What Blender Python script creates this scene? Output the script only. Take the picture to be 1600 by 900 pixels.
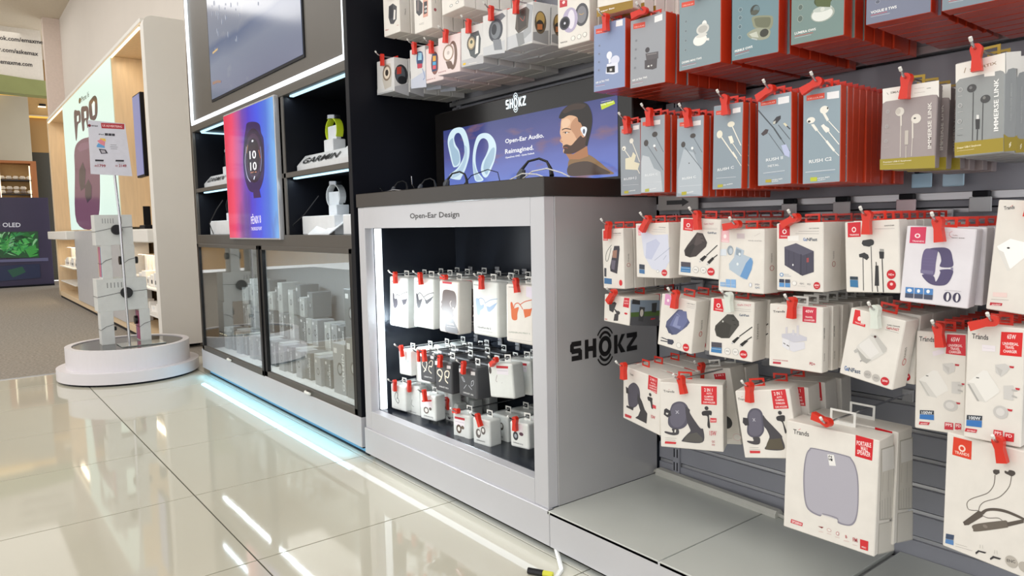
import bpy, bmesh, math, random
from mathutils import Vector, Matrix
random.seed(7)
for o in list(bpy.data.objects): bpy.data.objects.remove(o, do_unlink=True)
SC = bpy.context.scene
COL = SC.collection
# ------------------------------------------------------------------ camera
cam_data = bpy.data.cameras.new('camera'); cam = bpy.data.objects.new('camera', cam_data); COL.objects.link(cam)
def _cam_axes(yaw, pitch, roll):
    f = Vector((-math.sin(yaw)*math.cos(pitch), math.cos(yaw)*math.cos(pitch), math.sin(pitch)))
    r = f.cross(Vector((0, 0, 1))).normalized(); u = r.cross(f)
    return r*math.cos(roll)+u*math.sin(roll), -r*math.sin(roll)+u*math.cos(roll), f
_r, _u, _f = _cam_axes(0.90385, -0.089108, -0.0194073)
_m = Matrix((_r, _u, -_f)).transposed().to_4x4(); _m.translation = Vector((0, 0, 0.867))
cam.matrix_world = _m
cam_data.sensor_width = 36; cam_data.lens = 1126.28/1600*36; cam_data.clip_start = 0.05; cam_data.clip_end = 80
SC.camera = cam
# ------------------------------------------------------------------ world, exposure
W = bpy.data.worlds.new('world'); SC.world = W; W.use_nodes = True
W.node_tree.nodes['Background'].inputs[0].default_value = (1.0, 0.985, 0.96, 1)
W.node_tree.nodes['Background'].inputs[1].default_value = 1.35
SC.view_settings.view_transform = 'Standard'; SC.view_settings.look = 'None'
SC.view_settings.exposure = 0.0; SC.view_settings.gamma = 1; SC.view_settings.use_curve_mapping = False
def area(name, loc, size, energy, color=(1, 1, 1), rot=(0, 0, 0), sy=None):
    l = bpy.data.lights.new(name, 'AREA'); l.energy = energy; l.color = color; l.size = size
    if sy: l.shape = 'RECTANGLE'; l.size_y = sy
    o = bpy.data.objects.new(name, l); COL.objects.link(o); o.location = loc; o.rotation_euler = rot
    return o
# ceiling panel lamps of the shop (rows over the aisle); the last is added to brighten the sign wall
for i, (x, y, e) in enumerate([(-0.2, -1.0, 42), (-3.2, -1.2, 42), (-6.2, -1.4, 50), (-9.6, -1.2, 60), (-12.7, 0.3, 14)]):
    area('ceiling_lamp', (x, y, 4.02), 2.6, e, (1.0, 0.97, 0.93), (0, 0, 0), 1.8)
# light strips: blue-white under the watch cabinet, white under the audio cabinet, in the niche and the watch bays
area('plinth_strip_light', (-3.49, 1.165, 0.05), 2.0, 1.6, (0.25, 0.70, 1.0), (math.radians(-25), 0, 0), 0.02)
area('plinth_strip_light', (-1.6, 1.165, 0.045), 1.9, 0.25, (0.82, 0.90, 1.0), (math.radians(-25), 0, 0), 0.02)
area('niche_strip_light', (-2.345, 1.235, 0.52), 0.02, 4.5, (0.86, 0.95, 1.0), (0, math.radians(-90), math.radians(25)), 0.64)
area('cabinet_fill_light', (-3.5, 1.24, 0.76), 1.9, 6.5, (0.85, 0.95, 1.0), (math.radians(15), 0, 0), 0.02)  # added fill light, brightens the boxes behind the glass doors
area('bay_strip_light', (-2.80, 1.235, 1.432), 0.6, 0.60, (0.75, 0.9, 1.0), (math.radians(-20), 0, 0), 0.015)
area('bay_strip_light', (-2.80, 1.235, 1.075), 0.6, 0.48, (0.75, 0.9, 1.0), (math.radians(-20), 0, 0), 0.015)
area('bay_strip_light', (-4.20, 1.235, 1.432), 0.6, 0.48, (0.75, 0.9, 1.0), (math.radians(-20), 0, 0), 0.015)
area('bay_strip_light', (-4.20, 1.235, 1.075), 0.6, 0.42, (0.75, 0.9, 1.0), (math.radians(-20), 0, 0), 0.015)
area('alcove_lamp', (-6.2, 1.28, 2.28), 1.1, 1.8, (1.0, 0.85, 0.62), (math.radians(10), 0, 0), 0.05)
area('alcove_lamp', (-10.5, 1.28, 2.28), 1.2, 2.1, (1.0, 0.85, 0.62), (math.radians(10), 0, 0), 0.05)
area('alcove_lamp', (-6.2, 1.30, 0.74), 1.0, 2.2, (1.0, 0.82, 0.55), (math.radians(10), 0, 0), 0.05)
area('alcove_lamp', (-10.6, 1.30, 0.74), 1.0, 2.6, (1.0, 0.82, 0.55), (math.radians(10), 0, 0), 0.05)
area('cove_lamp', (-15.05, 0.2, 3.30), 0.3, 2.0, (1.0, 0.72, 0.30), (0, 0, 0), 1.6)
# ------------------------------------------------------------------ materials
def lin(h):
    h = h.lstrip('#'); c = [int(h[i:i+2], 16)/255 for i in (0, 2, 4)]
    return tuple(((v+0.055)/1.055)**2.4 if v > 0.04045 else v/12.92 for v in c)
_M = {}
def mat(name, col='cccccc', rough=0.5, metal=0.0, noise=0.04, scale=30, bump=0.0, emit=0.0, spec=0.5, coat=0.0, stretch=None):
    if name in _M: return _M[name]
    m = bpy.data.materials.new(name); m.use_nodes = True; nt = m.node_tree; b = nt.nodes['Principled BSDF']
    c = lin(col); b.inputs['Roughness'].default_value = rough; b.inputs['Metallic'].default_value = metal
    b.inputs['Specular IOR Level'].default_value = spec; b.inputs['Coat Weight'].default_value = coat; b.inputs['Coat Roughness'].default_value = 0.05
    tc = nt.nodes.new('ShaderNodeTexCoord'); mp = nt.nodes.new('ShaderNodeMapping'); nz = nt.nodes.new('ShaderNodeTexNoise')
    nz.inputs['Scale'].default_value = scale; nz.inputs['Detail'].default_value = 3
    if stretch: mp.inputs['Scale'].default_value = stretch
    nt.links.new(tc.outputs['Object'], mp.inputs[0]); nt.links.new(mp.outputs[0], nz.inputs['Vector'])
    mx = nt.nodes.new('ShaderNodeMixRGB'); nt.links.new(nz.outputs[0], mx.inputs[0])
    mx.inputs[1].default_value = (*[max(0, v*(1-noise*2)) for v in c], 1); mx.inputs[2].default_value = (*[min(1, v*(1+noise*2)) for v in c], 1)
    nt.links.new(mx.outputs[0], b.inputs['Base Color'])
    if bump:
        bp = nt.nodes.new('ShaderNodeBump'); bp.inputs['Strength'].default_value = bump; bp.inputs['Distance'].default_value = 0.002
        nt.links.new(nz.outputs[0], bp.inputs['Height']); nt.links.new(bp.outputs[0], b.inputs['Normal'])
    if emit:
        nt.links.new(mx.outputs[0], b.inputs['Emission Color']); nt.links.remove(b.inputs['Base Color'].links[0]); b.inputs['Base Color'].default_value = (0.02, 0.02, 0.02, 1); b.inputs['Emission Strength'].default_value = emit
    _M[name] = m; return m
def ink(name, emit=0.0, rough=0.35):
    if name in _M: return _M[name]
    m = bpy.data.materials.new(name); m.use_nodes = True; nt = m.node_tree; b = nt.nodes['Principled BSDF']
    a = nt.nodes.new('ShaderNodeAttribute'); a.attribute_name = 'print'
    b.inputs['Roughness'].default_value = rough
    if emit:
        b.inputs['Base Color'].default_value = (0, 0, 0, 1); nt.links.new(a.outputs[0], b.inputs['Emission Color']); b.inputs['Emission Strength'].default_value = emit
    else: nt.links.new(a.outputs[0], b.inputs['Base Color'])
    _M[name] = m; return m
INK = ink('printed_ink'); GLOW = ink('backlit_print', 1.0, 0.15)
WHITE = mat('white_card', 'e9e5df', 0.45); WHITE2 = mat('satin_white_card', 'e4e8e6', 0.35)
BLACKC = mat('charcoal_card', '45464a', 0.4); REDC = mat('red_card', 'cc4426', 0.3, coat=0.4)
GREYWHITE = mat('pale_card', 'dcdcdc', 0.4); PINKC = mat('pink_card', 'eddcdc', 0.4)
TAUPE = mat('taupe_card', 'a39899', 0.45); SLATE = mat('slate_card', '999d9f', 0.45)
REDP = mat('red_plastic', 'd8301e', 0.3, noise=0.02); WHITEP = mat('white_plastic', 'e8e8e4', 0.35); GOLDP = mat('gold_plastic', 'a88a28', 0.4)
CHROME = mat('chrome_wire', 'c4c4c8', 0.22, 1.0, 0.02); DARKWIRE = mat('dark_wire', '28282c', 0.35, 0.4)
BRONZE = mat('bronze_laminate', '4e4a45', 0.42, 0.05, 0.04, 12); BLACKL = mat('black_laminate', '12141b', 0.45, 0, 0.08, 4, spec=0.15)
SILVER = mat('silver_laminate', 'c9cad0', 0.42, 0.2, 0.02, 6); SILVERD = mat('grey_laminate', 'b8b8bb', 0.34, 0.3, 0.03, 5)
NICHE = mat('niche_black_panel', '30353f', 0.22, 0.2, 0.1, 5); COUNTER = mat('counter_top_black', '33302e', 0.3, 0, 0.06, 10)
SLAT = mat('grey_slat_board', '989aa4', 0.45, 0, 0.05, 8); ALU = mat('brushed_aluminium', 'c4c5ca', 0.3, 0.55, 0.05, 20, stretch=(1, 30, 30)); GROOVE = mat('dark_groove', '3c3d42', 0.4, 0.6)
BENCH = mat('bench_grey', 'c4c8c4', 0.2, 0, 0.09, 2.2)
TRUNK = mat('ivory_plastic', 'c9c9c2', 0.45)
OAK = mat('pale_oak', 'dac2a0', 0.45, 0, 0.07, 14, stretch=(3, 3, 0.3)); PLASTER = mat('cream_plaster', 'ddd6ce', 0.7, 0, 0.015, 3)
PODW = mat('white_lacquer', 'dcd8dc', 0.35, 0, 0.02, 5)
TILE = mat('polished_cream_tile', 'c4c1b2', 0.05, 0, 0.025, 1.6, spec=0.6); GROUT = mat('grey_grout', '34322c', 0.7)
CARPET = mat('grey_carpet', '8c857c', 0.95, 0, 0.35, 60, 0.6); CEIL = mat('ceiling_paint', 'd4c8b4', 0.8)
def glow(name, col, e): return mat(name, col, 0.3, 0, 0.0, 5, 0, e)
LEDW = glow('white_led', 'f2faff', 2.2); LEDB = glow('blue_led', '9fdcff', 1.6); LEDWARM = glow('warm_led', 'fff0cc', 2.0); LEDBAY = glow('bay_led', 'bfeaff', 1.5)
def glassmat():
    m = bpy.data.materials.new('cabinet_glass'); m.use_nodes = True; nt = m.node_tree; nt.nodes.remove(nt.nodes['Principled BSDF'])
    o = nt.nodes['Material Output']; t = nt.nodes.new('ShaderNodeBsdfTransparent'); t.inputs[0].default_value = (0.95, 0.97, 0.965, 1)
    g = nt.nodes.new('ShaderNodeBsdfGlossy'); g.inputs['Roughness'].default_value = 0.0; g.inputs[0].default_value = (1, 1, 1, 1)
    f = nt.nodes.new('ShaderNodeLayerWeight'); f.inputs[0].default_value = 0.5
    pw = nt.nodes.new('ShaderNodeMath'); pw.operation = 'POWER'; pw.inputs[1].default_value = 4.0; nt.links.new(f.outputs['Facing'], pw.inputs[0])
    ad = nt.nodes.new('ShaderNodeMath'); ad.operation = 'MULTIPLY_ADD'; ad.inputs[1].default_value = 0.85; ad.inputs[2].default_value = 0.06; ad.use_clamp = True
    mx = nt.nodes.new('ShaderNodeMixShader'); nt.links.new(pw.outputs[0], ad.inputs[0]); nt.links.new(ad.outputs[0], mx.inputs[0])
    nt.links.new(t.outputs[0], mx.inputs[1]); nt.links.new(g.outputs[0], mx.inputs[2]); nt.links.new(mx.outputs[0], o.inputs[0]); return m
GLASS = glassmat()
def rampmat(name, axis, stops, emit=1.0, noise=0.0, nscale=6, clouds=None, lo=-0.5, hi=0.5, stretch=(1, 1, 1)):
    m = bpy.data.materials.new(name); m.use_nodes = True; nt = m.node_tree; b = nt.nodes['Principled BSDF']; b.inputs['Roughness'].default_value = 0.12
    tc = nt.nodes.new('ShaderNodeTexCoord'); sp = nt.nodes.new('ShaderNodeSeparateXYZ'); nt.links.new(tc.outputs['Object'], sp.inputs[0])
    mr = nt.nodes.new('ShaderNodeMapRange'); mr.inputs[1].default_value = lo; mr.inputs[2].default_value = hi; nt.links.new(sp.outputs['XYZ'.index(axis)], mr.inputs[0])
    mp = nt.nodes.new('ShaderNodeMapping'); mp.inputs['Scale'].default_value = stretch; nt.links.new(tc.outputs['Object'], mp.inputs[0])
    nz = nt.nodes.new('ShaderNodeTexNoise'); nz.inputs['Scale'].default_value = nscale; nz.inputs['Detail'].default_value = 4; nt.links.new(mp.outputs[0], nz.inputs['Vector'])
    ma = nt.nodes.new('ShaderNodeMath'); ma.operation = 'MULTIPLY_ADD'; ma.inputs[1].default_value = noise*2; nt.links.new(nz.outputs[0], ma.inputs[0])
    sb = nt.nodes.new('ShaderNodeMath'); sb.operation = 'SUBTRACT'; nt.links.new(mr.outputs[0], sb.inputs[0]); sb.inputs[1].default_value = noise
    nt.links.new(sb.outputs[0], ma.inputs[2])
    cr = nt.nodes.new('ShaderNodeValToRGB'); e = cr.color_ramp.elements
    while len(e) < len(stops): e.new(0.5)
    for el, (p, c) in zip(e, stops): el.position = p; el.color = (*lin(c), 1)
    nt.links.new(ma.outputs[0], cr.inputs[0]); out = cr.outputs[0]
    if clouds:
        n2 = nt.nodes.new('ShaderNodeTexNoise'); n2.inputs['Scale'].default_value = clouds[1]; n2.inputs['Detail'].default_value = 6; nt.links.new(mp.outputs[0], n2.inputs['Vector'])
        c2 = nt.nodes.new('ShaderNodeValToRGB'); c2.color_ramp.elements[0].position = clouds[2]; c2.color_ramp.elements[1].position = clouds[3]; nt.links.new(n2.outputs[0], c2.inputs[0])
        mx = nt.nodes.new('ShaderNodeMixRGB'); mx.inputs[2].default_value = (*lin(clouds[0]), 1); nt.links.new(c2.outputs[0], mx.inputs[0]); nt.links.new(out, mx.inputs[1]); out = mx.outputs[0]
    if emit: b.inputs['Base Color'].default_value = (0.01, 0.01, 0.01, 1); nt.links.new(out, b.inputs['Emission Color']); b.inputs['Emission Strength'].default_value = emit
    else: nt.links.new(out, b.inputs['Base Color']); b.inputs['Roughness'].default_value = 0.4
    return m
# ------------------------------------------------------------------ mesh builder
class MB:
    def __init__(s): s.v = []; s.f = []; s.m = []; s.mi = 0
    def add(s, vs, fs):
        n = len(s.v); s.v += [tuple(v) for v in vs]; s.f += [tuple(n+i for i in f) for f in fs]; s.m += [s.mi]*len(fs); return s
    def box(s, x0, x1, y0, y1, z0, z1):
        return s.add([(x, y, z) for x in (x0, x1) for y in (y0, y1) for z in (z0, z1)], [(0, 1, 3, 2), (4, 6, 7, 5), (0, 4, 5, 1), (2, 3, 7, 6), (0, 2, 6, 4), (1, 5, 7, 3)])
    def cbox(s, x0, x1, y0, y1, z0, z1, b=0.002):
        bm = bmesh.new(); bmesh.ops.create_cube(bm, size=1)
        for v in bm.verts: v.co = Vector(((x0+x1)/2+v.co.x*(x1-x0), (y0+y1)/2+v.co.y*(y1-y0), (z0+z1)/2+v.co.z*(z1-z0)))
        bmesh.ops.bevel(bm, geom=bm.edges[:], offset=min(b, abs(x1-x0)*0.4, abs(y1-y0)*0.4, abs(z1-z0)*0.4), segments=1 if b < 0.004 else 3, affect='EDGES', profile=0.5)
        bm.verts.index_update(); s.add([v.co[:] for v in bm.verts], [[v.index for v in f.verts] for f in bm.faces]); bm.free(); return s
    def prism(s, pts, a0, a1, axis='y'):  # pts in the plane across the axis: y -> (x,z), x -> (y,z), z -> (x,y)
        def P(p, a): return {'y': (p[0], a, p[1]), 'x': (a, p[0], p[1]), 'z': (p[0], p[1], a)}[axis]
        n = len(pts); return s.add([P(p, a0) for p in pts]+[P(p, a1) for p in pts], [tuple(range(n)), tuple(range(2*n-1, n-1, -1))]+[(i, i+n, (i+1) % n+n, (i+1) % n) for i in range(n)])
    def tube(s, pts, r, seg=8, cap=True):
        pts = [Vector(p) for p in pts]; n = len(pts); rings = []; up = None
        for i, p in enumerate(pts):
            t = (pts[min(i+1, n-1)]-pts[max(i-1, 0)]).normalized()
            if up is None: up = t.orthogonal().normalized()
            up = (up-t*up.dot(t)).normalized(); bn = t.cross(up)
            rr = r[i] if isinstance(r, (list, tuple)) else r
            rings.append([p+up*math.cos(2*math.pi*k/seg)*rr+bn*math.sin(2*math.pi*k/seg)*rr for k in range(seg)])
        vs = [v for g in rings for v in g]; fs = [(i*seg+k, i*seg+(k+1) % seg, (i+1)*seg+(k+1) % seg, (i+1)*seg+k) for i in range(n-1) for k in range(seg)]
        if cap: fs += [tuple(range(seg))[::-1], tuple((n-1)*seg+k for k in range(seg))]
        return s.add(vs, fs)
    def disc(s, c, r, h, seg=48, axis='z', r2=None):
        c = Vector(c); r2 = r if r2 is None else r2; ax = {'x': Vector((1, 0, 0)), 'y': Vector((0, 1, 0)), 'z': Vector((0, 0, 1))}[axis]; u = ax.orthogonal().normalized(); w = ax.cross(u)
        ring = lambda rr, o: [c+ax*o+u*math.cos(2*math.pi*k/seg)*rr+w*math.sin(2*math.pi*k/seg)*rr for k in range(seg)]
        return s.add(ring(r, 0)+ring(r2, h), [tuple(range(seg))[::-1], tuple(range(seg, 2*seg))]+[(k, (k+1) % seg, (k+1) % seg+seg, k+seg) for k in range(seg)])
    def mesh(s, name, mats):
        me = bpy.data.meshes.new(name); me.from_pydata(s.v, [], s.f)
        for m in (mats if isinstance(mats, (list, tuple)) else [mats]): me.materials.append(m)
        for p, i in zip(me.polygons, s.m): p.material_index = i
        me.update(); bm = bmesh.new(); bm.from_mesh(me); bmesh.ops.recalc_face_normals(bm, faces=bm.faces); bm.to_mesh(me); bm.free(); return me
    def build(s, name, mats, parent=None, smooth=False, **kw):
        me = s.mesh(name, mats)
        if smooth:
            me.polygons.foreach_set('use_smooth', [True]*len(me.polygons))
            try: me.set_sharp_from_angle(angle=math.radians(40))
            except Exception: pass
        return obj(name, me, parent, **kw)
def obj(name, me, parent=None, loc=None, rot=None, label=None, cat=None, group=None, kind=None):
    o = bpy.data.objects.new(name, me); COL.objects.link(o)
    if parent is not None: o.parent = parent
    if loc is not None: o.location = loc
    if rot is not None: o.rotation_euler = rot
    if label: o['label'] = label
    if cat: o['category'] = cat
    if group: o['group'] = group
    if kind: o['kind'] = kind
    return o
def thing(name, label, cat, loc=(0, 0, 0), rot=(0, 0, 0), group=None): return obj(name, None, None, loc, rot, label, cat, group)
def B(name, ext, m, parent=None, b=0.0015, **kw): return MB().cbox(*ext, b).build(name, m, parent, **kw)


# ------------------------------------------------------------------ flat print
_T = {}
def textmesh(s):
    if s in _T: return _T[s]
    cu = bpy.data.curves.new('t', 'FONT'); cu.body = s; cu.size = 1; cu.resolution_u = 2; cu.offset = 0.018
    o = bpy.data.objects.new('t', cu); COL.objects.link(o); dg = bpy.context.evaluated_depsgraph_get(); me = o.evaluated_get(dg).to_mesh()
    vs = [(v.co.x, v.co.y) for v in me.vertices]; fs = [tuple(p.vertices) for p in me.polygons]
    o.to_mesh_clear(); bpy.data.objects.remove(o); bpy.data.curves.remove(cu)
    if not vs: vs = [(0, 0), (1, 0), (1, 1)]; fs = [(0, 1, 2)]
    x0 = min(v[0] for v in vs); x1 = max(v[0] for v in vs); _T[s] = (vs, fs, x0, x1); return _T[s]
class Print:
    def __init__(s, step=0.00002, base=0.0002): s.v = []; s.f = []; s.c = []; s.k = 0; s.step = step; s.base = base
    def face(s, pts, col, faces=None):
        d = s.base+s.k*s.step; n = len(s.v); s.v += [(p[0], -d, p[1]) for p in pts]
        for f in (faces or [tuple(range(len(pts)))]): s.f.append(tuple(n+i for i in f)); s.c.append(col)
    def shape(s, sh):
        k = sh[0]; col = sh[1]
        if k == 'p': s.face(sh[2], col)
        elif k == 's':
            P = [Vector(p) for p in sh[2]]; n = len(P); Q = []
            for i in range(n):
                a, b_, c, d = P[i-1], P[i], P[(i+1) % n], P[(i+2) % n]
                Q += [0.5*((2*b_)+(c-a)*t+(2*a-5*b_+4*c-d)*t*t+(3*b_-a-3*c+d)*t**3) for t in (0, .2, .4, .6, .8)]
            s.face([tuple(q) for q in Q], col)
        elif k == 'e':
            (cx, cy), rx, ry = sh[2:5]; s.face([(cx+rx*math.cos(a*math.pi/10), cy+ry*math.sin(a*math.pi/10)) for a in range(20)], col)
        elif k == 'l':
            w = sh[2]/2; P = [Vector(p) for p in sh[3]]
            if len(P) > 2:
                Q = []
                for i in range(len(P)-1):
                    a, b_, c, d = P[max(i-1, 0)], P[i], P[i+1], P[min(i+2, len(P)-1)]
                    for t in (0, .25, .5, .75):
                        Q.append(0.5*((2*b_)+(c-a)*t+(2*a-5*b_+4*c-d)*t*t+(3*b_-a-3*c+d)*t**3) if w > 0.3 else b_) if (w > 0.3 or t == 0) else None
                P = Q+[P[-1]]
            n = len(P); L = []; R = []
            for i in range(n):
                t = (P[min(i+1, n-1)]-P[max(i-1, 0)]); t = t.normalized() if t.length > 1e-6 else Vector((1, 0)); q = Vector((-t.y, t.x))*w; L.append(P[i]+q); R.append(P[i]-q)
            s.face(L+R, col, [(i, i+1, n+i+1, n+i) for i in range(n-1)])
        elif k == 't':
            h, p0, p1, txt = sh[2:6]; vs, fs, x0, x1 = textmesh(txt); p0 = Vector(p0); p1 = Vector(p1); d = p1-p0; W_ = d.length; d.normalize(); u = Vector((-d.y, d.x))
            if u.y < 0 and abs(d.y) < abs(d.x): u = -u
            sx = W_/(x1-x0); sy = h/0.729
            s.face([p0+d*((v[0]-x0)*sx)+u*(v[1]*sy) for v in vs], col, fs)
        s.k += 1
    def mesh(s, name, m, sc=0.001):
        me = bpy.data.meshes.new(name); me.from_pydata([(v[0]*sc, v[1], v[2]*sc) for v in s.v], [], s.f); me.materials.append(m)
        a = me.color_attributes.new('print', 'FLOAT_COLOR', 'CORNER'); i = 0; cache = {}
        for p, c in zip(me.polygons, s.c):
            if c not in cache: cache[c] = (*lin(c), 1)
            for l in p.loop_indices: a.data[l].color = cache[c]
        # normals towards the viewer side (-y)
        flip = [p.index for p in me.polygons if p.normal.y > 0]
        if flip:
            bm = bmesh.new(); bm.from_mesh(me); bm.faces.ensure_lookup_table(); bmesh.ops.reverse_faces(bm, faces=[bm.faces[i] for i in flip]); bm.to_mesh(me); bm.free()
        return me
def art_mesh(key, name='printed_front', m=None, bg=None, step=0.00002, base=0.0002, extra=None):
    P = Print(step, base)
    if bg: P.shape(bg)
    for sh in ART.get(key, []): P.shape(sh)
    for sh in (extra or []): P.shape(sh)
    return P.mesh(name, m or INK)
def shokz(P, x0, x1, z, h, col):   # the word mark with its ringed O, drawn in mm from (x0,z)
    w = x1-x0; lw = 0.165*w; t = 0.052*w
    def R(a, b, c, d): P.shape(('p', col, [(a, c), (b, c), (b, d), (a, d)]))
    o = x0; P.k += 1
    R(o+.02*w, o+lw, z, z+t); R(o+.02*w, o+lw-.01*w, z+h-t, z+h); R(o+.02*w, o+lw-.02*w, z+h/2-t/2, z+h/2+t/2)
    P.shape(('p', col, [(o, z+h/2), (o, z+h-t*.6), (o+t*.6, z+h), (o+t, z+h), (o+t, z+h/2-t*.3), (o+t*.5, z+h/2-t*.3)])); P.shape(('p', col, [(o+lw-t, z), (o+lw-t*.6, z), (o+lw, z+t*.6), (o+lw, z+h/2), (o+lw-t*.5, z+h/2+t*.4), (o+lw-t, z+h/2+t*.4)]))
    o = x0+.205*w; R(o, o+t, z, z+h); R(o+lw-t, o+lw, z, z+h); R(o+t, o+lw-t, z+h/2-t/2, z+h/2+t/2)
    o = x0+.635*w; R(o, o+t, z, z+h); P.shape(('p', col, [(o+t, z+h*.42), (o+lw-t, z+h), (o+lw+.005*w, z+h), (o+t*1.9, z+h*.5), (o+lw+.01*w, z), (o+lw-t*1.2, z), (o+t, z+h*.45)]))
    o = x0+.83*w; R(o, o+lw, z+h-t, z+h); R(o, o+lw, z, z+t); P.shape(('p', col, [(o, z+t), (o+t*1.25, z+t), (o+lw, z+h-t), (o+lw-t*1.25, z+h-t)]))
    cx = x0+0.50*w; cz = z+h/2; rx = 0.095*w; ry = h*0.55
    def ring(rx, ry, t1, a0, a1, n=16):
        pts = [(cx+rx*math.cos(math.radians(a0+(a1-a0)*i/n)), cz+ry*math.sin(math.radians(a0+(a1-a0)*i/n))) for i in range(n+1)]
        pts += [(cx+(rx-t1)*math.cos(math.radians(a1-(a1-a0)*i/n)), cz+(ry-t1)*math.sin(math.radians(a1-(a1-a0)*i/n))) for i in range(n+1)]
        m = n+1; P.face(pts, col, [(i, i+1, 2*m-2-i, 2*m-1-i) for i in range(n)]); P.k += 1
    ring(rx, ry, t*.95, 0, 360, 24); ring(rx*1.2, ry*1.48, t*.55, 38, 142); ring(rx*1.2, ry*1.48, t*.55, 218, 322); ring(rx*1.55, ry*1.9, t*.35, 38, 142); ring(rx*1.55, ry*1.9, t*.35, 218, 322)
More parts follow.
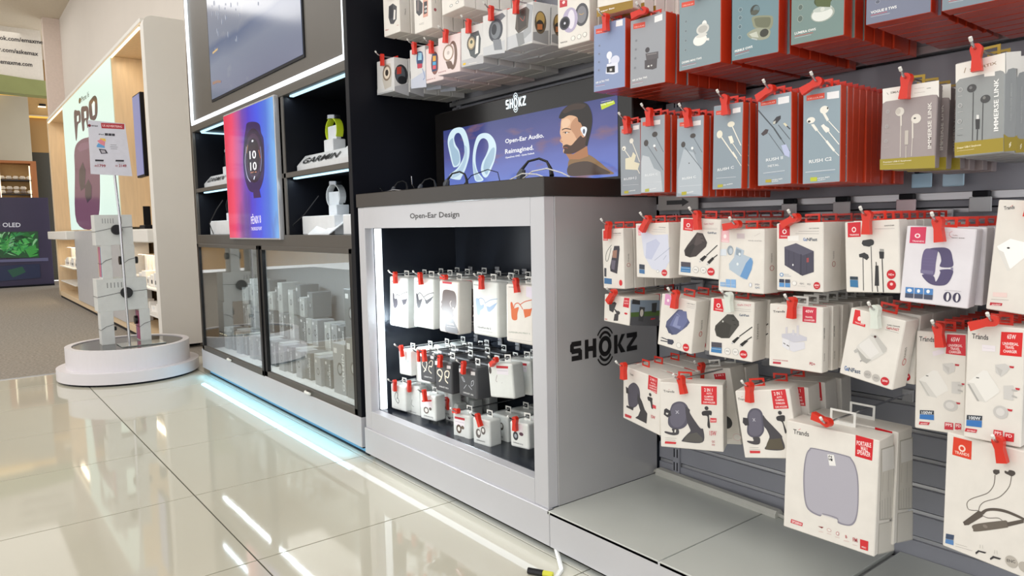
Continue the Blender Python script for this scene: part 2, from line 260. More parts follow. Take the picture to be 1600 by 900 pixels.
BOX = {
 'A1': (1.3, -2.308, 1.616, 0.08596, 0, 0.09978, 0.15),
 'A2': (1.3, -2.1, 1.583, 0.03788, 0, 0.102, 0.15),
 'A3': (1.3, -1.922, 1.605, -0.002936, 0, 0.1226, 0.15),
 'A5': (1.3, -1.378, 1.399, 0.07494, 0, 0.1091, 0.16),
 'A6': (1.3, -1.234, 1.449, 0.1743, 0, 0.1009, 0.165),
 'B1': (1.3, -2.367, 1.406, 0.02182, -0.03461, 0.1212, 0.1181),
 'B2': (1.3, -2.142, 1.401, 0.04949, -0.000197, 0.09076, 0.1223),
 'B3': (1.3, -2.037, 1.389, 0.0309, -0.02043, 0.09994, 0.1114),
 'B4': (1.3, -1.951, 1.403, 0.01575, -0.05542, 0.124, 0.1166),
 'B5': (1.3, -1.824, 1.406, 0.09666, -0.01909, 0.1028, 0.1162),
 'B6': (1.3, -1.712, 1.418, 0.01863, -0.04763, 0.1109, 0.1149),
 'B7': (1.3, -1.598, 1.413, -0.08812, -0.07297, 0.1337, 0.1093),
 'C1': (1.3, -1.253, 1.267, 0.05063, -0.01549, 0.1001, 0.1602),
 'C2': (1.3, -1.132, 1.255, -0.005573, -0.01701, 0.1055, 0.1551),
 'C3': (1.3, -0.9877, 1.276, -0.04075, 0, 0.1111, 0.165),
 'C4': (1.3, -0.8538, 1.272, 0.07716, 0, 0.101, 0.165),
 'C5': (1.3, -0.7232, 1.277, 0.07652, 0, 0.09961, 0.165),
 'C6': (1.3, -0.579, 1.283, 0.08329, 0, 0.1032, 0.165),
 'C7': (1.3, -0.4568, 1.278, 0.06172, 0, 0.1037, 0.165),
 'D1': (1.3, -1.186, 1.013, -0.0752, 0.01105, 0.06909, 0.1667),
 'D2': (1.3, -1.118, 1.019, -0.01046, -0.008011, 0.07233, 0.175),
 'D3': (1.3, -1.012, 1.005, -0.02283, -0.01332, 0.07337, 0.1733),
 'D4': (1.3, -0.9154, 1.018, -0.02367, -0.01466, 0.0727, 0.1755),
 'D5': (1.3, -0.8074, 1.021, -0.05709, 0.01095, 0.07561, 0.1756),
 'D6': (1.3, -0.7105, 1.019, -0.01225, 0.009597, 0.07368, 0.1751),
 'E1': (1.3, -0.5561, 1.016, 0.1542, -0.01051, 0.08487, 0.1371),
 'E2': (1.3, -0.4506, 1.036, -0.1692, 0.01915, 0.07445, 0.1512),
 'F1': (1.3, -1.245, 0.7756, 0.0003927, 0.02794, 0.07154, 0.1485),
 'F2': (1.3, -1.12, 0.798, -0.05266, 0.02166, 0.1037, 0.128),
 'F3': (1.3, -0.9869, 0.8055, -0.005739, -0.05021, 0.1077, 0.1282),
 'F4': (1.3, -0.8819, 0.7809, -0.08044, -0.001255, 0.1156, 0.1315),
 'F5': (1.3, -0.7507, 0.7915, -0.02787, 0.01892, 0.0985, 0.1327),
 'F6': (1.3, -0.6123, 0.7956, -0.05192, 0.04622, 0.09809, 0.1284),
 'F7': (1.3, -0.5043, 0.7822, 0.09339, -0.06661, 0.1035, 0.1298),
 'F8': (1.3, -0.3748, 0.7987, -0.1562, -0.07354, 0.1057, 0.1744),
 'G1': (1.3, -1.234, 0.6496, 0.006244, -0.05491, 0.08555, 0.06848),
 'G2': (1.3, -1.049, 0.6332, -0.01344, -0.1149, 0.09854, 0.1209),
 'G3': (1.3, -0.9035, 0.6345, 0.06905, -0.03251, 0.103, 0.1257),
 'G4': (1.3, -0.7568, 0.6335, 0.02767, 0.0007584, 0.1106, 0.1265),
 'G5': (1.3, -0.6087, 0.631, -0.0366, -0.1568, 0.0993, 0.1268),
 'G6': (1.3, -0.493, 0.5873, 0.09285, 0.00968, 0.07526, 0.1693),
 'G7': (1.3, -0.4146, 0.5965, 0.0005982, -4.352e-05, 0.08038, 0.188),
 'H1': (1.3, -1.156, 0.4375, -0.2669, -0.02111, 0.1598, 0.1341),
 'H2': (1.3, -1.006, 0.4251, 0.4907, 0.01619, 0.1399, 0.1512),
 'H3': (1.38, -1.014, 0.4336, 0.06354, 0.1743, 0.1331, 0.1744),
 'H4': (1.3, -0.8166, 0.4475, 0.2829, 0.1566, 0.1109, 0.1416),
 'I1': (1.3, -0.6826, 0.3551, 0.04431, -0.01737, 0.178, 0.22),
 'I2': (1.3, -0.4014, 0.3997, -0.1935, -0.005958, 0.1734, 0.2005),
 'S1': (1.27, -2.273, 0.5946, 0.1348, -0.03853, 0.1048, 0.18),
 'S2': (1.27, -2.102, 0.6034, 0.1841, -0.03881, 0.1015, 0.1719),
 'S3': (1.27, -1.945, 0.6023, 0.08354, -0.04149, 0.101, 0.1708),
 'S4': (1.27, -1.746, 0.6123, 0.02663, -0.006498, 0.1241, 0.1654),
 'S5': (1.27, -1.582, 0.6107, 0.08101, -0.01613, 0.1119, 0.1688),
 'T1': (1.27, -2.242, 0.3782, 0.09837, 0.01181, 0.0723, 0.09031),
 'T3': (1.27, -2.088, 0.3808, 0.04161, 0.01843, 0.09074, 0.09393),
 'T4': (1.27, -1.988, 0.3682, 0.06124, -0.01917, 0.0924, 0.1082),
 'T5': (1.27, -1.849, 0.3714, -0.0165, 0.01784, 0.1026, 0.09877),
 'T6': (1.27, -1.676, 0.404, 0.1349, 0.09092, 0.1027, 0.104),
 'U1': (1.27, -2.299, 0.2413, 0.103, 0.005914, 0.09159, 0.09518),
 'U2': (1.27, -2.193, 0.2498, 0.09309, 0.02811, 0.08427, 0.109),
 'U3': (1.27, -2.094, 0.2439, 0.1269, 0.01078, 0.08507, 0.08841),
 'U4': (1.27, -1.948, 0.2508, 0.08293, 0.01165, 0.06705, 0.07223),
 'U5': (1.27, -1.891, 0.2155, 0.1404, -0.002338, 0.08083, 0.08999),
 'U6': (1.27, -1.781, 0.2246, 0.1042, 0.01208, 0.07948, 0.08442),
 'U7': (1.27, -1.593, 0.2569, 0.126, 0.03498, 0.07467, 0.07511),
}
ART = {
 'A1': [
('p','4a4a50',[(-14.4,24.2),(10.9,28.3),(34.7,13.1),(30.2,-29.3),(11.7,-41.8),(-8.1,-37.6),(-18.7,-13.3)]),
('p','e8e4e0',[(16.6,6.3),(26.3,3.1),(22.5,-27.6),(10.5,-27.8)]),
('p','2e2e34',[(-12.5,21),(10.7,24),(11,-19.7),(-11.1,-20.5)]),
('t','b03030',3.3,(-41.6,-54),(-19.3,-56.3),'SMART'),
('t','b03030',2.1,(30.9,-51.2),(42.6,-52.5),'NEW'),
 ],
 'A1s': [
('t','8a8480',5.36,(26,-15.4),(26.9,6.6),'Watch'),
 ],
 'A2': [
('p','45454b',[(-37.5,33.1),(-13.6,27.4),(1.8,13.5),(-1.7,-16.5),(-21.2,-22.4),(-37.9,-8.3)]),
('p','7a6f70',[(-30,28.7),(-18.5,26),(-22.3,-6.6),(-33.6,-1.4)]),
('p','d8a090',[(5.2,22.9),(33,16.2),(30.4,-34),(2.2,-32.8)]),
('p','3a3a40',[(9.5,15.7),(28.3,14.3),(26.3,-22.9),(7.4,-23.7)]),
('t','ffffff',7.01,(12.2,-5.3),(26.2,-6.6),'09'),
('t','ffffff',7.11,(11.5,-17.5),(25.6,-18.6),'02'),
('l','8a8a88',0.74,[(-22.6,-48),(6,-49)]),
('l','8a8a88',0.75,[(-22.8,-51),(5.8,-53.1)]),
 ],
 'A2s': [
('e','b06068',(14.9,-15.8),5.2,5.1),
('l','8a8684',1.15,[(17.3,15),(16.9,4.8)]),
 ],
 'A3': [
('e','8a8a88',(-8.6,-56.6),9.2,4.4),
('e','efeeec',(-8.6,-56.6),6.4,2.9),
('e','8a8a88',(25.5,-54.8),9,4.3),
('e','efeeec',(25.5,-54.8),6.3,2.9),
 ],
 'A5': [
('p','c23440',[(-46.3,40.6),(-19.9,34.4),(-20.2,19.4),(-46.7,21.4)]),
('e','f4dcdc',(-32.3,31.7),5.1,4),
('e','55555c',(28.7,-12.1),22.8,28),
('e','85858c',(28.7,-12.1),16.4,21),
('l','e8b84a',0.94,[(20.6,-8.3),(28.7,-12.1),(36.8,-9.9)]),
('e','b9b0cc',(-11.3,-17.2),26.9,30.9),
('e','e6e2ee',(-6.9,-16.1),12.4,23.8),
('e','4c4c56',(-29.3,-21.3),18.3,16.8),
('e','26262c',(-29.3,-21.3),13.7,12.8),
('e','d8d8e4',(-29.3,-21.3),3.5,3.2),
('e','8a8a8a',(-1,-64.2),7.2,5.9),
('e','f2f0ea',(-1,-64.2),6.1,5.2),
('e','8a8a8a',(19.8,-64.4),7.1,5.9),
('e','f2f0ea',(19.8,-64.4),6.1,5.1),
('e','8a8a8a',(38.7,-63),7,5.9),
('e','f2f0ea',(38.7,-63),5.9,5.1),
('t','6a6a6a',3.6,(-46.1,-69.1),(-21.7,-69.8),'WATCH'),
 ],
 'A6': [
('p','9c7c2c',[(-51.4,-62.6),(51.2,-66.4),(51.1,-84.6),(-51.6,-85.3)]),
('t','ffffff',3.4,(-46.8,-75.7),(-0.5,-74.7),'Deeper Bass'),
 ],
 'B1': [
('p','d9dadc',[(-60.5,-39.9),(54.7,-45),(54.3,-58.9),(-61.3,-60)]),
('p','b9bcc0',[(-61,-54.2),(54.5,-53.4),(54.3,-58.9),(-61.3,-60)]),
('p','c9c4bc',[(-8.1,44.3),(37.3,40.6),(47.3,3.1),(40.3,-40.5),(-5.5,-46.3),(-21.6,-10.4)]),
('e','8a7a6c',(11.4,10.7),29.6,27.9),
('e','e9dccb',(11.4,10.7),21.7,21.2),
('e','3c3632',(11.4,10.7),11.4,11.2),
 ],
 'B1s': [
('p','b8b9bd',[(1.8,-42.8),(60.9,-25.4),(60.2,-70.6),(1.5,-59.5)]),
('e','2d2f35',(30.1,2),26.8,34.7),
('e','5a6068',(26.2,1.5),20,29),
('p','c8473a',[(12.2,24.9),(30.6,29.9),(30.2,4.8),(11.7,-0.1)]),
('e','1c1e24',(34.4,-17.1),18.8,14),
 ],
 'B2': [
('p','c5cbdc',[(-41.3,-38.1),(46.4,-20.7),(48.2,-75.7),(-42.9,-67.3)]),
('e','5578a8',(14.6,21.3),20.9,25.9),
('p','28406c',[(0.7,47.5),(30.9,41.8),(28.2,-7.2),(-2.2,-4.6)]),
('p','9fd4ec',[(4.3,44.2),(27,40),(25.7,16.7),(2.9,19.2)]),
('p','c43a50',[(0.4,8.1),(27,4.5),(26.2,-9.5),(-0.5,-7.6)]),
('l','6b88c0',2.93,[(28,-12.4),(40.6,-40.6),(30.7,-49.5)]),
 ],
 'B3': [
('e','8a5a52',(2.7,3),22.3,36.4),
('p','30406a',[(-13,33.5),(16.5,31.1),(14.9,-21.7),(-14.8,-22.3)]),
('p','f0b040',[(-8.6,27.6),(9.9,25.6),(9.4,9.5),(-9.1,10.4)]),
('p','50b0e0',[(-9.2,8.4),(9.3,6.5),(9,-3.1),(-9.5,-1.7)]),
('p','e05060',[(-9.5,-2.7),(9,-4.6),(8.6,-15.7),(-9.9,-14.9)]),
('t','a05058',3.6,(-47.8,-45.9),(3.1,-46.4),'ONYX II'),
 ],
 'B4': [
('e','7b6258',(21.9,-4.7),24.8,43.9),
('e','f6e4e6',(17.5,-4.1),14.2,35.2),
('e','a58c7c',(-3.1,6),30.6,25.6),
('e','f0e6e2',(-3.1,6),23.4,20.7),
('e','cfc4c0',(-3.1,6),7.3,5.9),
('p','6e564c',[(-18.2,-19.1),(13.2,-20.6),(31.1,-44.7),(-4.5,-43)]),
('t','a05058',3.5,(-59.5,-50.6),(-13.5,-49.3),'ONYX'),
 ],
 'B5': [
('p','c3c4c8',[(-51.4,-37.6),(51.1,-34.6),(50.7,-60.1),(-51.7,-54.3)]),
('p','5c6266',[(-6.1,35.7),(30.6,38.4),(41.1,13.4),(36.8,-27.7),(14.7,-40.6),(-7.3,-30.1),(-18.1,-4.7)]),
('e','444c50',(-0.7,6.5),22.3,23.4),
('e','8a7c6c',(-2.2,6.8),18,19.7),
('e','d8c8a4',(-2.2,6.8),13.5,15),
('e','5b6458',(-2.1,10.5),6,5.6),
('p','ecebe9',[(21.7,23.8),(31.8,23.4),(28.1,-26.3),(13.4,-28.7)]),
('e','f0c830',(-36.3,-49.4),7.6,3.4),
('l','f4f2ee',1.22,[(-15.2,-52.6),(21.8,-52.5)]),
 ],
 'B6': [
('p','cccfd4',[(-52,-33.5),(50,-26.3),(50.6,-61.7),(-51.7,-56.5)]),
('p','70747c',[(-14.2,46.5),(37.9,50.5),(52.6,39.1),(23.5,26.6),(-2.6,26.6)]),
('e','4a4e58',(7.4,7.1),33.1,32.3),
('e','7a8088',(7.4,7.1),22.7,24.2),
('e','30343c',(-0.1,10.6),12.2,15.3),
('p','888c94',[(-5.8,-17.7),(31.6,-21.2),(39.4,-51.3),(2.1,-48.1)]),
 ],
 'B7': [
('p','c9ccd2',[(-70.4,-22.8),(64.8,-13.1),(66.3,-48.7),(-69.1,-58.3)]),
('p','a8acb2',[(35.1,54.3),(67.6,44.3),(61.5,-25.1),(31.2,-37.4),(7.2,-29.7),(45.2,-1.7)]),
('p','5a5450',[(-11.7,41.5),(35.5,45.9),(51.3,34.8),(45.5,-10.1),(-1.2,-19.9),(-17.9,-4.5)]),
('p','3f3a38',[(-7.5,36.5),(34.1,41.1),(37.6,-4.7),(-1.5,-13.5)]),
('l','d05848',1.24,[(5.1,21.7),(21.4,10.6),(28.7,22)]),
('p','8f9296',[(-13.4,-18.1),(22.6,-19.2),(31.7,-50.2),(0.2,-54.4)]),
 ],
 'B7s': [
('p','9c9da0',[(2.6,-25.5),(53.7,-15),(55.1,-52.9),(3.3,-46.3)]),
('e','6a5c48',(26.2,2.4),19.5,29.9),
('e','c0a060',(25.9,10.7),14,18.7),
('e','3a3430',(24.9,-6.1),12.9,15),
('p','c07848',[(15.7,-3.1),(32.7,-0.9),(33.2,-15.5),(16.2,-17.6)]),
 ],
 'C1': [
('p','e0503c',[(-43.5,70.8),(-8.2,68.4),(-8.1,56.9),(-43.4,59.1)]),
('t','f8c8c0',2.9,(-41.2,61.9),(-10.3,60.5),'CELLULAR'),
('p','f2f2f4',[(21.8,77.7),(41.5,77.5),(41.6,63.1),(20.6,64.4)]),
('e','eef0fa',(0.5,1.3),8.7,9),
('p','eef0fa',[(-2.6,0.2),(6.1,0.4),(4.9,-17.1),(-1.2,-17.7)]),
('e','dfe3f6',(19,-13),13.8,10.8),
('p','e8ebfa',[(-6.8,-18.4),(27.6,-19.1),(29,-43.2),(12.8,-45.5),(-11.1,-40.4)]),
('p','1e1c1c',[(-7.7,-24.7),(18.3,-26.2),(18.4,-41.6),(-7.6,-38.3)]),
('p','c8c8c8',[(1.9,-31),(9.3,-31.2),(9.3,-37),(2,-36.5)]),
('t','ffffff',4.6,(-43.5,-60.1),(-0.1,-58.8),'AIR ULTRA TWS'),
('l','c06878',0.59,[(-43.4,-65.1),(-13.1,-65.3)]),
('l','e8eaf2',0.59,[(-43.4,-67.4),(-13.1,-67.6)]),
('e','9aa4bc',(-31.3,29.3),4.1,3.2),
('e','6f7d9e',(-31.3,29.3),2.7,2.3),
('e','9aa4bc',(-32.1,10),4.1,3.3),
('e','6f7d9e',(-32.1,10),2.7,2.3),
('e','9aa4bc',(-32.9,-9.4),4,3.2),
('e','6f7d9e',(-32.9,-9.4),2.7,2.3),
('e','9aa4bc',(-33.3,-28.9),4.1,3.2),
('e','6f7d9e',(-33.3,-28.9),2.7,2.3),
 ],
 'C2': [
('p','e0503c',[(-44.2,68.8),(-8,66.8),(-7.8,54.7),(-44.1,57.1)]),
('t','f8c8c0',2.7,(-41.2,59.6),(-9.9,58.1),'CELLULAR'),
('p','f4f4f6',[(19.8,72.3),(42.7,73.3),(42.9,59.7),(20,58.6)]),
('e','4a474c',(-0.2,2.3),6.7,6),
('p','605c60',[(-5.8,-4.9),(32.2,-6.4),(32.4,-22),(-2.7,-21.5)]),
('p','565256',[(-8.1,-19.7),(29.6,-20.9),(27.9,-42.3),(15.9,-44),(-7.8,-39)]),
('p','8a8688',[(-1.7,-7.1),(27.4,-8.6),(27.5,-10.7),(-1.6,-9.5)]),
('e','d8d8d8',(3.6,-34.7),3.3,2.1),
('e','d8d8d8',(12.6,-34.3),2.4,1.9),
('t','ffffff',4.4,(-46.2,-61.6),(-0.1,-60.3),'AIR ULTRA TWS'),
('l','c06878',0.57,[(-46.2,-66.2),(-12.4,-65.9)]),
('l','e8eaf2',0.57,[(-46.1,-68.7),(-13.2,-68.2)]),
('e','9a9ea6',(-34.5,29.4),4.3,3.4),
('e','80848c',(-34.5,29.4),3,2.5),
('e','9a9ea6',(-35.5,9.6),4.3,3.4),
('e','80848c',(-35.5,9.6),2.9,2.5),
('e','9a9ea6',(-36.6,-10.3),4.4,3.4),
('e','80848c',(-36.6,-10.3),3,2.5),
('e','9a9ea6',(-37.6,-31.8),4.2,3.4),
('e','80848c',(-37.6,-31.8),3,2.4),
 ],
 'C3': [
('p','e0503c',[(-48.7,63),(-13.1,59.7),(-13.1,49.5),(-48.7,52.6)]),
('t','f8c8c0',2.49,(-46,54.9),(-16,52.5),'CELLULAR'),
('e','f4f3f0',(13.3,3.3),6.6,8.4),
('e','d8d8d4',(9,-5.5),16.9,11.3),
('e','bcbcb8',(9,-5.5),12.5,7.4),
('e','f6f4f0',(1.9,-26.5),18.4,11.9),
('e','dcdcd8',(6.2,-18.1),14.8,4),
('p','f0eeea',[(15.3,-25.7),(26,-27.4),(26,-32.5),(15.3,-30.2)]),
('t','ffffff',4.3,(-47.3,-67),(6.5,-66.8),'DESIRE MINI TWS'),
('l','c06878',0.69,[(-47.3,-71.7),(-8.2,-72)]),
('l','e8eaf2',0.52,[(-47.3,-74),(-8.9,-74.2)]),
('e','9aa6ac',(-36.1,20.3),3.9,3.4),
('e','74828a',(-36.1,20.3),2.8,2.6),
('e','9aa6ac',(-36.8,0.4),3.9,3.5),
('e','74828a',(-36.8,0.4),2.8,2.6),
('e','9aa6ac',(-37.1,-19.7),3.9,3.5),
('e','74828a',(-37.1,-19.7),2.7,2.6),
('e','9aa6ac',(-37.4,-39.9),3.9,3.5),
('e','74828a',(-37.4,-39.9),2.6,2.6),
 ],
 'C4': [
('e','3f423c',(0.2,8.2),10.1,10),
('e','647a80',(3.1,9.1),6.6,6.8),
('e','55584e',(-0.3,3.6),8.9,4.7),
('s','8f937c',[(-3.8,-3.5),(31.5,-9.1),(38.6,-15.3),(37.4,-30.5),(29,-35.3),(1.5,-27),(-4.5,-16.5)]),
('s','70745f',[(1.3,-7.8),(28.7,-11.6),(33.8,-16.9),(32.3,-26.9),(26.1,-30.8),(5.8,-25.3),(0.5,-16.3)]),
('s','9ea290',[(-14.7,-33),(5.9,-27.9),(31.8,-35.9),(30.6,-49.9),(14.9,-52.6),(-5.6,-46.7),(-15.2,-38.7)]),
('p','c8ccc0',[(-11.7,-36.2),(4.5,-34.2),(9,-46.9),(-5.7,-42.7)]),
('e','3c3e36',(20.5,-40.1),9.3,7.8),
('p','b8c0c0',[(-5.7,-44.1),(6.1,-49),(5.6,-51.5),(-6.8,-46.5)]),
('t','ffffff',4.59,(-43,-66.4),(-4,-63.7),'PEBBLE OWS'),
('l','e04838',0.74,[(-43,-69.9),(-10.7,-67.2)]),
('l','e8eaf2',0.43,[(-42.9,-73.2),(-11.3,-70.9)]),
('e','a8b8be',(-31.3,15.8),4.3,4.3),
('e','5e757e',(-31.3,15.8),3.4,3.5),
('e','a8b8be',(-31.8,-0.1),4.4,4.3),
('e','5e757e',(-31.8,-0.1),3.5,3.5),
('e','a8b8be',(-32.2,-17.4),4.3,4.3),
('e','5e757e',(-32.2,-17.4),3.4,3.5),
('e','a8b8be',(-32.6,-38.7),4.3,4.3),
('e','5e757e',(-32.6,-38.7),3.4,3.5),
 ],
 'C5': [
('e','45502e',(11.3,-11.8),17.3,11.5),
('e','a8b0a8',(10.4,-36.6),22.3,14.2),
('e','e2e6e2',(9.6,-37.2),19.5,12),
('e','c0c8c2',(10.2,-27.8),17.8,5),
('p','58643e',[(-4.3,-8.2),(25.3,-15.1),(24.2,-27.8),(-1.2,-21.2)]),
('e','d8dcd6',(10.3,-28.4),4,3.8),
('t','ffffff',4.5,(-42.2,-63.7),(-1.8,-63.5),'LUMERA OWS'),
('l','e04838',0.74,[(-42.1,-67),(-6.9,-66.8)]),
('l','e8eaf2',0.44,[(-42.1,-69.9),(-10.3,-69.7)]),
('e','a4aea8',(-31.7,-15.7),4.8,5.5),
('e','5f6e68',(-31.7,-15.7),4,4.7),
('e','a4aea8',(-31.9,-36.4),5.4,6.2),
('e','5f6e68',(-31.9,-36.4),4.5,5.3),
 ],
 'C6': [
('t','ffffff',4.6,(-43.5,-64.8),(-1.5,-64),'VOGUE II TWS'),
('l','e04838',0.65,[(-43.4,-67.4),(-16.5,-66.7)]),
('l','e8eaf2',0.39,[(-43.4,-70),(-12,-70.2)]),
('e','a0a4b4',(-32.4,-46.9),4.1,3.5),
('e','636878',(-32.4,-46.9),3.4,2.8),
 ],
 'C7': [
('l','e04838',0.58,[(-42.4,-69.2),(-25.5,-69.4)]),
('l','e8eaf2',0.35,[(-41.4,-71.3),(-21.1,-71.8)]),
('t','ffffff',4.3,(-42.4,-67.3),(-12.8,-66.8),'ORBIT TWS'),
 ],
 'D1': [
('p','e0503c',[(-28.7,74.7),(7.4,73.9),(7.2,64),(-28.9,65.4)]),
('t','f8c8c0',2.3,(-26.6,67.5),(5,66.6),'CELLULAR'),
('p','f0f0f2',[(10.8,78),(30.5,77.7),(30.3,67.9),(10.6,68.2)]),
('e','f2efe6',(4.6,43.7),6.7,6.1),
('e','f2efe6',(-21.6,28.8),6.8,5.4),
('e','3a3a3a',(-23.3,27.5),2.2,1.6),
('l','e8e4da',2.38,[(-18.3,23.8),(-2.8,6.8),(19.1,-18.2),(30.8,-35.2)]),
('l','e8e4da',2.33,[(7.9,38.3),(19.6,16.1),(31.3,-7.9)]),
('p','e6e0c8',[(-16.9,4.3),(4,6.1),(9.7,17.1),(19.5,8.4),(13.7,-6.3),(31.2,-11.7),(24.4,-26.3),(-17.4,-21.3)]),
('t','e6e8ee',5.39,(-23.1,-47.4),(19.7,-45.9),'RUSH J'),
('l','cfd3da',0.73,[(-26.7,-58.9),(27.1,-60.2)]),
('p','b8b040',[(-22.4,-73.3),(-7.6,-72.6),(-7.7,-78.9),(-22.5,-78.8)]),
('t','ffffff',2.29,(-6.5,-75),(15.9,-74),'EARPHONE'),
 ],
 'D2': [
('p','e0503c',[(-30.3,76.9),(-0.5,77.3),(-0.4,66.9),(-30.3,68.7)]),
('p','f0f0f2',[(1,77.1),(22.8,76.8),(22.9,66.5),(1,66.7)]),
('p','c3cad2',[(-34.1,-13.9),(-30.1,0.9),(-9.9,-4.4),(5,-31.6),(24.6,-40.2),(30.7,-84.9),(-33.8,-84.3)]),
('e','4c4848',(7,45.4),8.3,6.2),
('e','4c4848',(-19.1,28.2),7,7.5),
('l','6e7680',1.73,[(9.5,40.4),(32.9,3.4)]),
('l','6e7680',1.74,[(-15.1,22.2),(31.8,-37)]),
('l','8a7e80',2.59,[(4.7,18.6),(13.6,6.8)]),
('e','ffffff',(5.7,19.7),3.4,3),
('t','e6eaf0',5.3,(-22.3,-48.8),(17.3,-47.2),'RUSH C'),
('l','dfe3ea',0.66,[(-22.2,-61.6),(26.6,-63.3)]),
('p','b8b850',[(-22.1,-78.3),(-9.6,-76.6),(-9.6,-84.1),(-22.1,-84.4)]),
('t','ffffff',2.19,(-7.6,-80.4),(11.2,-78.2),'HD AUDIO'),
 ],
 'D3': [
('p','e0503c',[(-29.2,77),(6.1,76.7),(6.2,66.9),(-29.1,68.5)]),
('t','f8c8c0',2.2,(-26.4,70.3),(-12.7,70.3),'CELL'),
('p','f0f0f2',[(7.4,75.9),(28.5,76.3),(28.7,65.9),(7.6,66.1)]),
('p','b6c0ca',[(-32.7,-31),(-17.3,18.2),(9.9,9),(32.7,-34.6),(33.6,-83.7),(-32,-78.1)]),
('e','4c4848',(7.9,45),7.6,5.2),
('e','4c4848',(-18.4,28.3),6,6.4),
('l','6e7680',1.6,[(10.2,40.6),(33.6,7.2)]),
('l','6e7680',1.62,[(-13.7,21.5),(32.5,-27.6)]),
('l','8a9098',1.98,[(8,16.2),(16.6,5)]),
('e','ffffff',(6.6,18.4),3.1,3.1),
('e','3a3a3a',(-1.4,-13.5),1.4,1.4),
('t','eef2f6',4.99,(-19.9,-48.9),(17.9,-46.1),'RUSH C'),
('l','dfe3ea',0.62,[(-27.1,-63.1),(33.2,-61.9)]),
('p','b8b038',[(-21.4,-75.6),(-7.6,-74.6),(-7.5,-81.8),(-21.2,-82.8)]),
('t','ffffff',2.49,(-5.7,-78.9),(11.4,-76.6),'HD AUDIO'),
 ],
 'D4': [
('p','e0503c',[(-30.3,76.5),(6.5,76.1),(6.7,66.7),(-30.2,68.3)]),
('t','f8c8c0',2.3,(-27.7,70.1),(4.2,70.4),'CELLULAR'),
('p','f0f0f2',[(11.3,76.5),(30.3,77.5),(30.5,67.3),(11.5,66.8)]),
('e','ece8d8',(8,45.3),8.9,5.7),
('e','ece8d8',(-20.1,27.3),7.4,8.2),
('l','f0ece0',2.23,[(11.4,40),(33,-0.1)]),
('l','f0ece0',2.63,[(-15,20.7),(19.7,-22.4)]),
('l','f0ece0',3.34,[(13.4,-11.9),(23.8,-26)]),
('l','f0ece0',1.46,[(21.7,-24.2),(34.8,-41.7)]),
('p','f4f0e2',[(1.4,20.9),(10.6,21.7),(16.2,7.9),(8.2,5.2)]),
('l','f0ece0',1.48,[(12.2,6.6),(34.3,-21.8)]),
('t','eef2f6',5.49,(-23.4,-49.5),(17.5,-45.7),'RUSH C'),
('l','dfe3ea',0.76,[(-26.5,-63.8),(22.7,-63.4)]),
('p','b8b038',[(-22.8,-77.7),(-9.5,-76.9),(-9.3,-83),(-22.7,-83.9)]),
('t','ffffff',2.29,(-7.8,-80.3),(15,-77.8),'HD AUDIO'),
 ],
 'D5': [
('p','e0503c',[(-31.2,78.2),(4.2,78.2),(4.2,69.6),(-31.2,70.3)]),
('t','f8c8c0',2.4,(-28.9,72.6),(2,72.5),'CELLULAR'),
('p','f2f2f6',[(8.2,80.5),(32.7,80),(32.7,67.4),(8.3,67.3)]),
('l','4d545c',2.56,[(-36.8,62.8),(-19.9,43.8),(0.9,21)]),
('l','4d545c',3.08,[(-0.5,22.4),(15.9,-0.7)]),
('l','4d545c',1.48,[(15.9,-0.7),(35.1,-26)]),
('p','3a3a40',[(-3.3,35.6),(4.9,43.9),(14.3,45.5),(14.3,39),(4.9,31),(-1.9,30)]),
('p','c8c8c0',[(-2.7,35.5),(3.5,37),(2.2,30.9),(-2.7,30.9)]),
('l','5a6068',1.5,[(9,28.1),(35,-2.9)]),
('p','e4dcc0',[(19.7,29),(23.7,30.3),(30.4,23.5),(26.4,22.1)]),
('l','4a4a50',2.26,[(27.7,23.8),(34.9,16.7)]),
('p','4c4448',[(-30.5,15.5),(-19.8,23.7),(-12.8,21.6),(-15.6,14.8),(-25.4,10.8)]),
('l','5a6068',1.02,[(-12.8,14.5),(22.7,-31.7)]),
('p','bcc4e6',[(15.9,-12.3),(26.6,-11.2),(34.6,-25.9),(34.1,-37.4),(22.7,-31.7)]),
('t','eef2f6',5.79,(-18.5,-40.5),(19.8,-38.8),'RUSH II'),
('t','eef2f6',4.3,(-14,-52.3),(11.3,-51.2),'METAL'),
('l','e8ecf4',0.78,[(-24.6,-62.9),(24.2,-61.6)]),
('l','90a8cc',0.39,[(-19.5,-66.7),(23.7,-66.3)]),
('p','b8a838',[(-19.5,-76.5),(-6.1,-76.3),(-6.1,-82.2),(-19.5,-82)]),
('t','ffffff',2.4,(-5,-79.2),(18.9,-78.1),'HIGH RES'),
('t','ffffff',1.9,(-5,-82.3),(9.8,-81.7),'AUDIO'),
 ],
 'D6': [
('p','e0503c',[(-30.2,78),(5.7,78),(5.8,67.8),(-30.1,68.1)]),
('t','f8c8c0',2.7,(-27.7,70.4),(3.5,70),'CELLULAR'),
('p','f2f2f6',[(10.4,77.4),(33.4,76.9),(33.6,63.9),(10.6,64.9)]),
('e','f0eee6',(5.4,46.8),8.5,7.1),
('e','3a3a3a',(11.9,48.7),1.4,2.2),
('p','f0eee6',[(0.7,42.6),(6.1,42.9),(14.9,27.4),(11,24.6)]),
('e','f0eee6',(-20.8,31),8.4,5.8),
('e','3a3a3a',(-24.4,29.1),2.9,2.1),
('p','f0eee6',[(-20.7,23.2),(-14.6,23.5),(-6.1,11.3),(-10.9,9.6)]),
('l','f4f2ec',1.62,[(-8.5,11.6),(9.5,-10.5)]),
('l','f4f2ec',4.06,[(10,-10.6),(25.6,-30.5)]),
('l','f4f2ec',1.35,[(25.6,-30.5),(34.9,-40.2)]),
